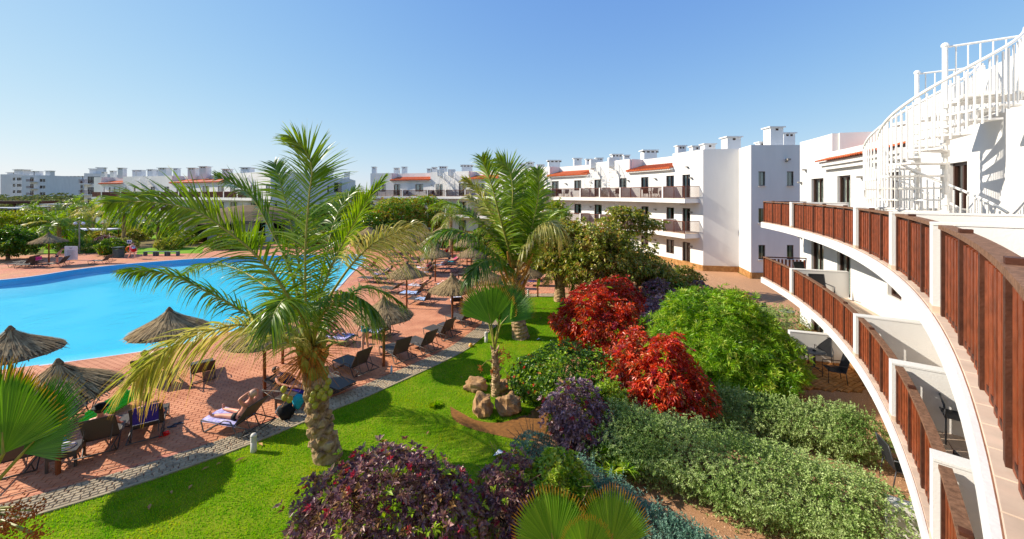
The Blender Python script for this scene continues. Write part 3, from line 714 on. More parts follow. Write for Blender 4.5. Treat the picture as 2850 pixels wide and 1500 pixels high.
# ---- far curved wing across the garden
def metal_bay(root, off, C, R, a0, a1, z, h=1.1, w=.055):
    cap = MB(); arc_band(cap, C, R - .035, R + .035, a0, a1, z + h - .07, z + h, 2); arc_band(cap, C, R - .02, R + .02, a0, a1, z + .08, z + .11, 2)
    r = cap.build('balcony_railing', M_IRON, root, off); L_ = R_(a1 - a0) * R; n = max(2, int(L_ / .125)); b = MB()
    for i in range(n):
        p = pol(C, R, a0 + (a1 - a0) * (i + .5) / n, z + h / 2); b.box(p, (w * .75, w * .75, h - .1))
    tag(b.build('bars', M_IRON, r, off), kind='stuff')
    npst = max(1, round(L_ / 1.6))
    for i in range(npst + 1):
        p = pol(C, R, a0 + (a1 - a0) * (.004 + .992 * i / npst), z + h / 2); MB().box((0, 0, 0), (.06, .06, h)).build('rail_post', M_IRON, r).location = p - Vector(off)
    return r
def tiled_strip(root, off, C, RF_, a0, a1, zt, run=1.2, pitch=.42, out=.5):
    m_ = MB(); arc_band(m_, C, RF_ - out * .7, RF_ + .02, a0, a1, zt - .22, zt - .02, 1.5); c = m_.build('tiled_canopy', M_WHITE, root, off)
    t = MB(); L_ = R_(a1 - a0) * RF_; n = int(L_ / .24)
    for i in range(n):
        a = a0 + (a1 - a0) * (i + .5) / n; p = pol(C, RF_ - out, a, zt); q = pol(C, RF_ + run, a, zt + (run + out) * pitch * .6); t.tube([p, q], .115, 6, caps=True)
    tag(t.build('roof_tiles', M_TERRA, c, off), kind='stuff'); return c
C2 = (-36.78, 19.04); R2 = 54.24; RG = 55.8; OA = Vector((5, 60, 0))
far = thing('far_curved_hotel_wing', 'long curved white hotel wing across the pool with orange tiled canopies', 'hotel', OA)
px2 = lambda x, R=RG: ang_px(C2, R, x, 2, 85)
ZA2, ZA1, ZAP = 6.42, 3.28, 10.75
a_s, a_e = px2(1957), px2(1031); r_s = ang_px(C2, R2, 1907, 2, 85); r_e = ang_px(C2, R2, 1024, 2, 86)
mb = MB()
for z in (ZA2, ZA1): arc_band(mb, C2, R2 - .05, RG + .02, r_s, r_e, z - .42, z - .04, 1.2)
mb.build('balcony_slab', M_WHITE, far, OA)
mb = MB()
for z in (ZA2, ZA1): arc_band(mb, C2, R2 + .0, RG + .01, r_s + .05, r_e - .05, z - .038, z, 1.2)
mb.build('balcony_floor', M_TILE, far, OA)
opsA = []
wins = [(1899, 1921, 1), (1854, 1876, 0), (1784, 1805, 0), (1724, 1744, 0), (1654, 1675, 1), (1598, 1618, 0), (1536, 1555, 1), (1495, 1514, 0), (1445, 1462, 1), (1400, 1418, 0), (1331, 1350, 0), (1277, 1297, 1), (1212, 1232, 1), (1156, 1178, 0), (1096, 1114, 1), (1054, 1074, 0)]
for zf in (ZA2, ZA1, .1):
    for x0, x1, dr in wins:
        opsA.append(tuple(sorted((px2(x0), px2(x1)))) + ((zf + .06, zf + 2.2) if dr else (zf + .85, zf + 2.2)))
recs = [(1752, 1872), (1530, 1640), (1305, 1388), (1090, 1198)]
mb = MB(); arc_wall(mb, C2, RG, a_s, a_e, 0, 9.55, opsA, .18, 1.2)
edges = [a_s]
for x0, x1 in recs: edges += [px2(x1), px2(x0)]
edges.append(a_e); edges.sort()
for i in range(0, len(edges), 2): arc_band(mb, C2, RG, RG + .25, edges[i], edges[i + 1], 9.55, ZAP, 1.2)
for i in range(1, len(edges) - 1, 2):
    arc_band(mb, C2, RG + 1.9, RG + 2.1, edges[i], edges[i + 1], 9.3, ZAP, 1.2)
    for a in (edges[i], edges[i + 1]): mb.bar(pol(C2, RG + .26, a, 10.1), pol(C2, RG + 2.12, a, 10.1), .2, 1.3)
    tiled_strip(far, OA, C2, RG, edges[i] - .12, edges[i + 1] + .12, 9.38, run=1.9)
mb.build('facade_wall', M_WHITE, far, OA)
dk = MB(); arc_windows(far, OA, C2, RG, opsA, .18, dk); dk.build('room_interior', M_DARK, far, OA)
mb = MB(); arc_band(mb, C2, RG + .2, RG + 9, a_s + .3, a_e, 9.2, 9.4, 2); arc_band(mb, C2, RG + 8.9, RG + 9.1, a_s + .3, a_e, 0, ZAP - .3, 2)
mb.build('flat_roof', M_WHITE, far, OA)
mb = MB(); arc_band(mb, C2, RG - .04, RG + .25, a_s, a_e, 0, .5, 1.5); mb.build('stone_plinth', M_STONE, far, OA)
pillA = [1843, 1725, 1668, 1614, 1505, 1457, 1400, 1345, 1294, 1240, 1189, 1120]
angsA = [r_s + .05] + [ang_px(C2, R2, x, 2, 86) for x in pillA] + [r_e - .05]
for z in (ZA2, ZA1):
    for i in range(len(angsA) - 1): metal_bay(far, OA, C2, R2 + .08, angsA[i] + .12, angsA[i + 1] - .12, z)
    for a in angsA[1:-1]:
        m_ = MB(); m_.bar(pol(C2, R2 + .02, a, z + .56), pol(C2, RG, a, z + .56), .18, 1.12); m_.build('partition_wall', M_WHITE, far, OA)
    for a in (r_s + .06, r_e - .06):
        p, q = pol(C2, R2 + .1, a, z + 1.08), pol(C2, RG, a, z + 1.08); m_ = MB(); m_.bar(p, q, .05, .05)
        e_ = m_.build('end_railing', M_IRON, far, OA); m_ = MB()
        for i in range(12): c = p.lerp(q, (i + .5) / 12); m_.box((c.x, c.y, z + .55), (.03, .03, 1.0))
        tag(m_.build('bars', M_IRON, e_, OA), kind='stuff')
for x, z in ((1926, ZA2 + 1.75), (1915, 9.2), (1826, ZA2 + 1.85), (1750, ZA2 + 1.8), (1576, ZA2 + 1.7), (1645, ZA2 + 1.8), (1926, ZA1 + 1.75), (1826, ZA1 + 1.85), (1645, ZA1 + 1.8), (1926, 1.9), (1826, 1.95), (1202, ZA2 + 1.9), (1202, ZA1 + 1.9)):
    a = px2(x); inst('wall_light', LAMP, pol(C2, RG, a, z) - OA, R_(a - 90), far, 1.5)
# concave end wall, return strip and shaded gable with small windows
mb = MB(); E = [(pol(C2, RG, a_s, 0).x, pol(C2, RG, a_s, 0).y)]
E += [(18.6, 33.95), (19.75, 33.75), (19.22, 31.2)]
for i in range(len(E) - 1):
    mb.quad((*E[i], .0), (*E[i + 1], .0), (*E[i + 1], ZAP), (*E[i], ZAP))
gx0, gx1, gy = 19.22, 29.0, 31.2
gops = []
for zc in (7.47, 4.5, 1.55):
    for x0, x1 in ((2111, 2130), (2190, 2209)): gops.append(((x0 - CX) / F * gy, (x1 - CX) / F * gy, zc, zc + 1.15))
X = sorted({gx0, gx1} | {v for o in gops for v in o[:2]}); Zs = sorted({0, ZAP} | {v for o in gops for v in o[2:]})
for i in range(len(X) - 1):
    for j in range(len(Zs) - 1):
        if any(o[0] < (X[i] + X[i + 1]) / 2 < o[1] and o[2] < (Zs[j] + Zs[j + 1]) / 2 < o[3] for o in gops): continue
        mb.quad((X[i], gy, Zs[j]), (X[i + 1], gy, Zs[j]), (X[i + 1], gy, Zs[j + 1]), (X[i], gy, Zs[j + 1]))
dk = MB()
for o in gops:
    a, b_, s_, t_ = o
    for P_, Q_ in (((a, s_), (b_, s_)), ((b_, s_), (b_, t_)), ((b_, t_), (a, t_)), ((a, t_), (a, s_))):
        mb.quad((P_[0], gy, P_[1]), (Q_[0], gy, Q_[1]), (Q_[0], gy + .15, Q_[1]), (P_[0], gy + .15, P_[1]))
    put_window(far, OA, ((a + b_) / 2, gy + .12, s_), 0, b_ - a, t_ - s_, 'window', mull=0, fw=.05)
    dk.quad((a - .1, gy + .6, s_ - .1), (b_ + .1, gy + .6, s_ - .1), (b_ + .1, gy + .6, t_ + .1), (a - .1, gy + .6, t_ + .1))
    MB().box((0, 0, 0), (b_ - a + .08, .16, .05)).build('window_sill', M_WHITE, far).location = Vector(((a + b_) / 2, gy - .05, s_ - .027)) - OA
dk.build('room_interior', M_DARK, far, OA)
mb.quad((gx1, gy, 0), (gx1, 45, 0), (gx1, 45, ZAP), (gx1, gy, ZAP)); mb.build('gable_wall', M_WHITE, far, OA)
rf = MB(); rf.add([(E[0][0], E[0][1], ZAP - .3), (18.6, 33.97, ZAP - .3), (19.8, 33.77, ZAP - .3), (19.3, 31.25, ZAP - .3), (29, 31.25, ZAP - .3), (29, 45, ZAP - .3), (20, 45, ZAP - .3)], [(0, 1, 2, 3, 4, 5, 6)]); rf.build('gable_roof', M_WHITE, far, OA)
pl = MB()
for i in range(len(E) - 1): pl.bar((E[i][0], E[i][1] - .02, .25), (E[i + 1][0], E[i + 1][1] - .02, .25), .1, .5)
pl.bar((gx0, gy - .02, .24), (gx1, gy - .02, .24), .1, .5); pl.build('stone_plinth', M_STONE, far, OA)
inst('wall_light', LAMP, Vector((D(2188, 450, 31.2).x, 31.2, 9.4)) - OA, 0, far, 2.0)
for x0, x1, yt, Y, sl, hh in ((2011, 2057, 381, 35.5, 1, 1.8), (2130, 2174, 354, 34, 1, 2.4), (2168, 2207, 370, 36.5, 2, 2), (2105, 2133, 395, 35, 2, 1.2), (1952, 1988, 400, 37, 1, 1.2), (1920, 1951, 406, 38.5, 1, 1.2), (1880, 1908, 405, 41, 2, 2), (1783, 1827, 418, 48, 4, 2.2), (1733, 1753, 431, 51, 2, 2), (1699, 1731, 429, 52, 3, 2),
        (1656, 1679, 439, 56, 2, 2), (1628, 1650, 442, 57, 2, 2), (1594, 1620, 440, 58, 1, 2), (1522, 1561, 446, 62, 4, 2), (1462, 1488, 451, 65, 2, 2), (1443, 1463, 455, 66, 2, 2), (1400, 1425, 452, 68, 2, 2.2), (1283, 1317, 459, 73, 4, 2.2), (1222, 1246, 463, 74, 3, 2), (1201, 1218, 465, 75, 2, 2), (1188, 1202, 469, 75, 2, 1.6), (1118, 1134, 464, 77, 1, 2.2), (1096, 1113, 467, 77, 2, 2), (1035, 1049, 464, 76, 1, 2.2)):
    chimney(far, OA, x0, x1, yt, Y, slots=sl, h=hh)
for x in (1660, 1712, 1472, 1508, 1232, 1262):
    a = px2(x); c = pol(C2, RG - .95, a, 0); spiral(far, OA, (c.x, c.y), .85, ZA2, 9.9, a + 60, 330, 12, detail=False)
    MB().box((0, 0, 0), (1.2, .9, 1.1)).build('roof_access_box', M_WHITE, far).location = pol(C2, RG + .2, a + .5, 10.6) - OA

# ---- left wing beyond the pool
C3 = (-124.7, -62.9); R3 = 151.4; RH = 153.0; OB = Vector((-70, 80, 0))
lw = thing('left_hotel_wing', 'white hotel wing with dark balconies on the left behind the palm fronds', 'hotel', OB)
px3 = lambda x, R=RH: ang_px(C3, R, x, 48, 84)
ZB2, ZB1, ZBP = 6.15, 3.1, 10.6
b_s, b_e = px3(752), px3(262); q_s, q_e = ang_px(C3, R3, 700, 48, 84), ang_px(C3, R3, 254, 48, 84)
mb = MB()
for z in (ZB2, ZB1): arc_band(mb, C3, R3, RH + .02, q_s, q_e, z - .45, z, 1.2)
mb.build('balcony_slab', M_WHITE, lw, OB)
opsB = []
for x0, x1, dr in ((740, 752, 0), (697, 714, 0), (640, 660, 0), (606, 624, 1), (563, 582, 1), (525, 537, 1), (491, 508, 1), (457, 471, 0), (419, 432, 1), (372, 377, 1), (348, 352, 1), (331, 334, 1), (317, 320, 1), (303, 307, 1), (288, 291, 1)):
    for zf in (ZB2, ZB1, .1): opsB.append(tuple(sorted((px3(x0), px3(x1)))) + ((zf + .06, zf + 2.2) if dr else (zf + .8, zf + 2.2)))
mb = MB(); arc_wall(mb, C3, RH, b_s, b_e, 0, 9.4, opsB, .2, .8)
recB = [(282, 342), (478, 640)]; edges = [b_s]
for x0, x1 in recB: edges += [px3(x1), px3(x0)]
edges.append(b_e); edges.sort()
for i in range(0, len(edges), 2): arc_band(mb, C3, RH, RH + .3, edges[i], edges[i + 1], 9.4, ZBP, 1)
for i in range(1, len(edges) - 1, 2):
    arc_band(mb, C3, RH + 2, RH + 2.2, edges[i], edges[i + 1], 9.2, ZBP, 1); tiled_strip(lw, OB, C3, RH, edges[i] - .05, edges[i + 1] + .05, 9.1, run=2.0)
    for a in (edges[i], edges[i + 1]): mb.bar(pol(C3, RH + .3, a, 10), pol(C3, RH + 2.2, a, 10), .2, 1.2)
arc_band(mb, C3, RH + .2, RH + 10, b_s, b_e, 9.1, 9.3, 1); 
for a in (b_s, b_e): mb.bar(pol(C3, RH, a, ZBP / 2), pol(C3, RH + 10, a, ZBP / 2), .2, ZBP)
mb.build('facade_wall', M_WHITE, lw, OB); dk = MB(); arc_windows(lw, OB, C3, RH, opsB, .2, dk); dk.build('room_interior', M_DARK, lw, OB)
pB = [q_s + .05] + [ang_px(C3, R3, x, 48, 84) for x in (660, 622, 595, 560, 497, 445, 374, 335, 282)] + [q_e - .05]
for z in (ZB2, ZB1):
    for i in range(len(pB) - 1): metal_bay(lw, OB, C3, R3 + .05, pB[i] + .05, pB[i + 1] - .05, z, 1.1, .06)
    for a in pB[1:-1]: m_ = MB(); m_.bar(pol(C3, R3 + .0, a, z + .56), pol(C3, RH, a, z + .56), .3, 1.12); m_.build('partition_wall', M_WHITE, lw, OB)
for x0, x1, yt, Y in ((332, 349, 467, 86), (371, 383, 473, 90), (384, 402, 473, 90), (414, 432, 471, 86), (434, 445, 473, 88), (446, 473, 467, 84), (485, 500, 468, 84), (527, 552, 467, 80), (559, 584, 463, 78), (622, 645, 470, 75), (674, 705, 466, 72), (309, 322, 475, 92), (285, 296, 478, 94)):
    chimney(lw, OB, x0, x1, yt, Y, slots=2, h=2.4)
for x in (385, 415, 690): a = px3(x); c = pol(C3, RH - .9, a, 0); spiral(lw, OB, (c.x, c.y), 1.0, ZB2, 9.7, a + 60, 330, 12, detail=False)

# ---- simple distant blocks
def block(name, label, x0, x1, ytop, Y, floors, depth=14, rz=0.0, wins_=(), balc=None, chim=(), zb=0.0, tone=None):
    """box building whose front spans photo columns x0..x1 at depth Y; wins_: list of (u, w) along the front in 0..1"""
    a = D(x0, ytop, Y); b_ = D(x1, ytop, Y + (math.tan(rz) * (x1 - x0) / F * Y)); zt = a.z; root = thing(name, label, 'building', (a.x, a.y, 0))
    d = Vector((b_.x - a.x, b_.y - a.y, 0)); Lw = d.length; ang = math.atan2(d.y, d.x); root.rotation_euler = (0, 0, ang)
    W = MB(); fh = 3.0; hs_ = [(u * Lw, w_, zt - 2.9 - k * fh, dr) for k in range(floors) for u, w_, dr in wins_]
    X = sorted({0, Lw} | {v for h in hs_ for v in (h[0], h[0] + h[1])}); Zs = sorted({zb, zt} | {v for h in hs_ for v in (h[2], h[2] + (2.0 if h[3] else 1.3))})
    for i in range(len(X) - 1):
        for j in range(len(Zs) - 1):
            xc, zc = (X[i] + X[i + 1]) / 2, (Zs[j] + Zs[j + 1]) / 2
            if any(h[0] < xc < h[0] + h[1] and h[2] < zc < h[2] + (2.0 if h[3] else 1.3) for h in hs_): continue
            W.quad((X[i], 0, Zs[j]), (X[i + 1], 0, Zs[j]), (X[i + 1], 0, Zs[j + 1]), (X[i], 0, Zs[j + 1]))
    W.quad((0, 0, zb), (0, 0, zt), (0, depth, zt), (0, depth, zb)); W.quad((Lw, 0, zb), (Lw, depth, zb), (Lw, depth, zt), (Lw, 0, zt)); W.quad((0, depth, zb), (0, depth, zt), (Lw, depth, zt), (Lw, depth, zb))
    W.quad((0, 0, zt - .02), (Lw, 0, zt - .02), (Lw, depth, zt - .02), (0, depth, zt - .02)); W.build('wall', tone or M_WHITE, root)
    for h in hs_:
        hh = 2.0 if h[3] else 1.3
        f, p, c = window_parts(h[1], hh); o = inst('window', f, (h[0] + h[1] / 2, .12, h[2]), 0, root); inst('pane', p, (0, 0, 0), 0, o)
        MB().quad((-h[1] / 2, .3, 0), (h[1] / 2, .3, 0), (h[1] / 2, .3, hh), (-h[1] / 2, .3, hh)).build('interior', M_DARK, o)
    if balc:
        for k in range(floors):
            z = zt - 3.0 - k * fh
            for u0, u1 in balc:
                m_ = MB(); m_.box(((u0 + u1) / 2 * Lw, -.8, z), ((u1 - u0) * Lw, 1.6, .3)); s_ = m_.build('balcony', M_WHITE, root)
                m_ = MB(); m_.box(((u0 + u1) / 2 * Lw, -1.55, z + 1.15), ((u1 - u0) * Lw, .06, .08)); n = int((u1 - u0) * Lw / .22)
                for i in range(n): m_.box((u0 * Lw + (i + .5) * (u1 - u0) * Lw / n, -1.55, z + .62), (.08, .04, 1.0))
                m_.build('railing', M_IRON, s_)
    for u, w_, h_ in chim:
        m_ = MB(); m_.box((u * Lw, 2.5, zt + h_ / 2 - .1), (w_, w_ * .8, h_)); c_ = m_.build('chimney', M_WHITE, root); m_ = MB(); m_.box((u * Lw, 2.5, zt + h_ - .05), (w_ * 1.25, w_, .18)); m_.build('cap', M_WHITE, c_)
    return root
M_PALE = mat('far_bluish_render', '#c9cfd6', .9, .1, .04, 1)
block('apartment_block', 'pale windowed apartment block farthest left, at the left edge of the photo', 1, 59, 485, 185, 4, wins_=((.60, 1.2, 0), (.80, 1.0, 0), (.9, 1.0, 0)), chim=((.3, 3, 1), (.65, 3, 1.8), (.75, 4, 2.4)))
block('apartment_block', 'pale apartment block with short brown balconies beside the blue row of flats', 60, 128, 488, 175, 4, wins_=((.36, 1.6, 1), (.75, 1.2, 0), (.88, 1.0, 0)), balc=((.36, .66),), chim=((.25, 2.2, 2), (.42, 2.2, 2), (.9, 2.2, 2.2)))
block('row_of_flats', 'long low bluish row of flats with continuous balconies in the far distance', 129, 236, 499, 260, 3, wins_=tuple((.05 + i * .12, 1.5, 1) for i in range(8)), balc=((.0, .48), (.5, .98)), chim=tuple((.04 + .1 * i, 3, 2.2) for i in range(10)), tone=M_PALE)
block('stair_block', 'narrow cream block with stacked balconies at the end of the left wing', 234, 284, 482, 108, 4, rz=.3, wins_=((.2, 1.4, 1), (.5, 1.4, 1)), balc=((-.12, .42),), chim=((.3, 1.6, 1.4), (.7, 1.6, 1.8)))
block('white_end_block', 'plain white block with three chimneys showing right of the big palm top', 866, 968, 495, 78, 3, rz=.25, wins_=((.3, 1.2, 0), (.62, 1.4, 1)), chim=((.12, 1.4, 1.3), (.4, 1.7, 1.5), (.93, 1.0, 1.4)))
# little house with a red pitched roof
p = D(144, 540, 190); hr = thing('small_house', 'small white house with a red pitched roof among distant shrubs', 'house', (p.x, 190, 0))
W_ = 48 / F * 190; m_ = MB(); m_.box((W_ / 2, 3, 3.6), (W_, 6, 7.2)); m_.build('wall', M_WHITE, hr)
m_ = MB(); m_.add([(-.6, -.6, 7.2), (W_ * .8, -.6, 7.2), (W_ * .9, 3, 9.6), (-.2, 3, 9.6), (-.6, 6.6, 7.2), (W_ * .8, 6.6, 7.2)], [(0, 1, 2, 3), (3, 2, 5, 4), (0, 3, 4)]); m_.build('roof', M_TERRA, hr)
m_ = MB(); m_.add([(W_ * .8, -.4, 7.2), (W_ + .2, 3, 7.2), (W_ * .8, 6.4, 7.2), (W_ * .88, 3, 9.7)], [(0, 1, 3), (1, 2, 3)]); m_.build('gable', M_WHITE, hr)
# thatched pool bar
p = D(600, 600, 57); bar = thing('thatched_pool_bar', 'low white pool bar with wide grey thatched roof behind the big palm', 'bar', (D(690, 600, 60).x, 60, 0))
m_ = MB(); m_.lathe([(7.8, 3.0), (7.9, 2.85), (5.0, 4.1), (1.2, 4.9), (.1, 5.0)], 20, jit=.01); 
th = MB(); ring = [(8.3, 2.75), (8.1, 3.1), (5.4, 4.3), (1.5, 5.0), (.05, 5.1)]; th.lathe(ring, 28, jit=.02); th.build('thatched_roof', M_THATCH, bar)
m_ = MB()
for x, w_ in ((-5.5, 2.2), (-1.8, 1.6), (3.0, 3.0), (6.2, 1.0)): m_ = MB(); m_.box((x, -4.6, 1.45), (w_, .25, 2.9)); m_.build('wall', M_WHITE, bar)
m_ = MB(); m_ = MB(); m_.box((-3.6, -4.8, .55), (1.6, .7, 1.1)); m_.box((.2, -4.8, .55), (2.2, .7, 1.1)); m_.build('counter', M_WOODD, bar)
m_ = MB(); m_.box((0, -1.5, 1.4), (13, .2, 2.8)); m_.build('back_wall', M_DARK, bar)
for x in (-7.2, 7.4): MB().tube([(x, -3.2, 0), (x, -3.2, 3.1)], .12, 8).build('post', M_POST, bar)
fe = thing('fire_extinguisher', 'small red fire extinguisher on the white wall of the pool bar', 'extinguisher', (D(692, 645, 55.1).x, 55.15, 1.25))
MB().lathe([(.09, 0), (.11, .03), (.11, .45), (.04, .55), (.04, .6)], 8).build('cylinder', mat('red_enamel', '#c01818', .3, .5, .05), fe); MB().box((0, -.04, .63), (.05, .16, .05)).build('handle', M_BLACK, fe)
# ------------------------------------------------------------------ vegetation
def unit(a): return a / np.maximum(np.linalg.norm(a, axis=-1, keepdims=True), 1e-9)
def leaves(P, Dr, Lg, Wd, fold=.25, curl=.0, seed=0):
    """P: base points, Dr: directions; two-triangle folded leaves"""
    k = len(P); up = np.array([0, 0, 1.0]) + rng.normal(0, .35, (k, 3)); S = unit(np.cross(Dr, up)); Nn = np.cross(S, Dr)
    L_ = Lg[:, None]; W_ = Wd[:, None]; mid = P + Dr * L_ * .5
    V = np.empty((k, 4, 3)); V[:, 0] = P; V[:, 1] = mid + S * W_ * .5 + Nn * W_ * fold; V[:, 2] = P + Dr * L_ - np.array([0, 0, 1]) * L_ * curl; V[:, 3] = mid - S * W_ * .5 + Nn * W_ * fold
    Fc = (np.arange(k)[:, None, None] * 4 + np.array([[0, 1, 2], [0, 2, 3]])[None]).reshape(-1, 3)
    return V.reshape(-1, 3), Fc
def crown(ells, ncl, per, L, W, tilt=.9, shell=(.72, 1.02), flat=0.0, curl=.15, fold=.25, rough=.18, zmin=.03, updir=.35):
    """rosettes of leaves spread through the outer volume of a union of ellipsoids"""
    vol = np.array([e[3] * e[4] + e[4] * e[5] + e[3] * e[5] for e in ells]); pr = vol / vol.sum()
    idx = rng.choice(len(ells), ncl * 2, p=pr); E_ = np.array(ells, float)[idx]
    d = unit(rng.normal(0, 1, (len(idx), 3))); 
    lump = 1 + rough * (np.sin(d[:, 0] * 5 + E_[:, 0] * 3) * np.cos(d[:, 1] * 4.3 + E_[:, 1] * 2) + np.sin(d[:, 2] * 6 + E_[:, 2]))*.6
    r = (rng.uniform(0, 1, len(idx)) ** .5 * (shell[1] - shell[0]) + shell[0]) * lump
    P = E_[:, :3] + d * E_[:, 3:6] * r[:, None]
    st_ = rng.uniform(0, 1, len(P)) < .07; P = np.where(st_[:, None], P + d * E_[:, 3:6] * rng.uniform(.04, .22, (len(P), 1)), P)
    keep = P[:, 2] > zmin
    for i, e in enumerate(ells):
        q = ((P - np.array(e[:3])) / np.array(e[3:6])); keep &= ~((np.linalg.norm(q, axis=1) < shell[0] * .93) & (idx != i))
    P = P[keep][:ncl]; nrm = unit((d / E_[:, 3:6])[keep][:ncl]); n = len(P)
    ax = unit(nrm + np.array([0, 0, updir]) + rng.normal(0, .25, (n, 3)))
    a = unit(np.cross(ax, rng.normal(0, 1, (n, 3)))); b = np.cross(ax, a)
    th = (np.arange(per)[None] * 2.4 + rng.uniform(0, 6.28, (n, 1))); t = tilt * rng.uniform(.6, 1.3, (n, per))
    Dr = unit(ax[:, None] * np.cos(t)[..., None] + (a[:, None] * np.cos(th)[..., None] + b[:, None] * np.sin(th)[..., None]) * np.sin(t)[..., None]).reshape(-1, 3)
    PP = np.repeat(P, per, 0) + Dr * L * .05; LL = L * rng.uniform(.65, 1.25, len(PP)); WW = LL * (W / L) * rng.uniform(.8, 1.2, len(PP))
    return leaves(PP, Dr, LL, WW, fold, curl)
def merge(parts):
    vs, fs, o = [], [], 0
    for v, f in parts: vs.append(v); fs.append(f + o); o += len(v)
    return np.concatenate(vs), np.concatenate(fs)
def branches(ells, n, r0, col=M_BARK, base=(0, 0, 0), spread=.12):
    m = MB()
    for i in range(n):
        e = ells[i % len(ells)]; d = Vector(rng.normal(0, 1, 3)).normalized() * .6
        tgt = Vector(e[:3]) + Vector((d.x * e[3], d.y * e[4], abs(d.z) * e[5])); b = Vector(base) + Vector((random.uniform(-spread, spread), random.uniform(-spread, spread), 0))
        mid = b.lerp(tgt, .5) + Vector((random.uniform(-.1, .1), random.uniform(-.1, .1), .12)) * (tgt - b).length
        P = catmull([b, mid, tgt], 7); m.tube(P, [r0 * (1 - .8 * k / 6) for k in range(7)], 5)
    return m
def shrub(name, label, cat, loc, ells, m, ncl, per, L, W, nbr=10, r0=.02, group=None, **kw):
    t = thing(name, label, cat, loc, 0, group); v, f = crown(ells, ncl, per, L, W, **kw)
    o = link(bpy.data.objects.new('foliage', np_mesh('foliage', v, f, m)), t)
    for k_, (mm, fr_) in enumerate(MIXIN.get(m.name, ())):            # odd leaves of another colour, and bare shoots standing proud of the mound
        v, f = crown(ells, max(12, int(ncl * fr_)), per, L * (1.0 if k_ == 0 else .8), W, **dict(kw, shell=(.75, 1.12), rough=kw.get('rough', .18)))
        link(bpy.data.objects.new('odd_leaves', np_mesh('odd_leaves', v, f, mm)), t)
    b2 = MB()
    for i in range(14):
        e = random.choice(ells); a_ = random.uniform(0, 6.28); el = random.uniform(.25, 1.3); d_ = Vector((math.cos(a_) * math.cos(el), math.sin(a_) * math.cos(el), math.sin(el)))
        p0 = Vector(e[:3]) + Vector((d_.x * e[3], d_.y * e[4], d_.z * e[5])) * .8; b2.tube([p0, p0 + d_ * random.uniform(.25, .5) + Vector((0, 0, .06))], [.009, .004], 4)
    tag(b2.build('shoots', M_BARK, t), kind='stuff')
    branches(ells, nbr, r0).build('stems', M_BARK, t); return t
MIXIN = {}
# leaf colours
L_PURP = leafmat('purple_shrub_leaves', ['#4a3036', '#6c4850', '#8c646a', '#a88078', '#9c8460', '#a46c78'], .25, .36, clump=2.2, gloss=.5)
L_MAUVE = leafmat('mauve_shrub_leaves', ['#5c4654', '#886a76', '#a88892', '#bc9a98', '#8c7a6c'], .2, .42, clump=2.5, gloss=.5)
L_RED = leafmat('red_shrub_leaves', ['#8e241e', '#c23424', '#dc4628', '#e26a3c', '#9c5028', '#dc6450'], .32, .3, clump=1.6, gloss=.5)
L_GREEN = leafmat('fresh_green_leaves', ['#46780f', '#6a9c18', '#8cb62a', '#accc42', '#c4bc50'], .38, .4, clump=1.5)
L_DKGREEN = leafmat('dark_green_leaves', ['#2a4c14', '#3e681a', '#5a8424', '#7e962c', '#a8903a'], .3, .35, clump=1.8, gloss=.5)
L_YGREEN = leafmat('yellow_green_leaves', ['#4c7a1a', '#7da02a', '#a3bb3e', '#c3c85c', '#5c8a1e'], .35, .4, clump=2)
L_GREY = leafmat('grey_green_leaves', ['#5a7a30', '#7e9c4c', '#9eb468', '#bccb8a', '#6c8a3c'], .25, .6, clump=1.2, gloss=.2)
L_GREY2 = leafmat('blue_grey_green_leaves', ['#3f6450', '#557c66', '#6f9680', '#86a890', '#5b7650'], .25, .6, clump=1.2, gloss=.2)
L_OLIVE = leafmat('olive_tree_leaves', ['#465a1a', '#687c26', '#8e9a3a', '#b0ac54', '#aa8a4a', '#bc784c'], .3, .35, clump=1.2, gloss=.5)
L_YELL = leafmat('yellowing_tree_leaves', ['#587a1c', '#7e9a24', '#98a834', '#aea43c', '#4c6a18'], .35, .4, clump=.8)
L_RUST = leafmat('rusty_tipped_leaves', ['#3f7a1c', '#5e9426', '#8cae36', '#a8b444', '#c07c48', '#4a7c24'], .3, .4, clump=.9)
L_DEAD = leafmat('dead_brown_leaves', ['#7a5a34', '#a07a48', '#5c4228', '#b8924e'], .1, .7, clump=3, gloss=.1)
L_LIME = leafmat('lime_young_leaves', ['#7ea01e', '#9cbc2c', '#b8cc48'], .4, .4, clump=3)
L_PINK = leafmat('pink_young_leaves', ['#b04a5c', '#a83a44', '#c4706c'], .35, .35, clump=3)
MIXIN.update({'purple_shrub_leaves': ((L_LIME, .07), (L_PINK, .06), (L_DEAD, .06)), 'mauve_shrub_leaves': ((L_LIME, .04), (L_PINK, .05), (L_DEAD, .05)), 'red_shrub_leaves': ((L_DEAD, .07), (L_LIME, .05), (L_PINK, .1)), 'dark_red_leaves': ((L_DEAD, .06), (L_PINK, .06)), 'fresh_green_leaves': ((L_YGREEN, .12), (L_DKGREEN, .12)), 'dark_green_leaves': ((L_LIME, .1), (L_RED, .02)), 'yellow_green_leaves': ((L_LIME, .1), (L_DKGREEN, .12))})
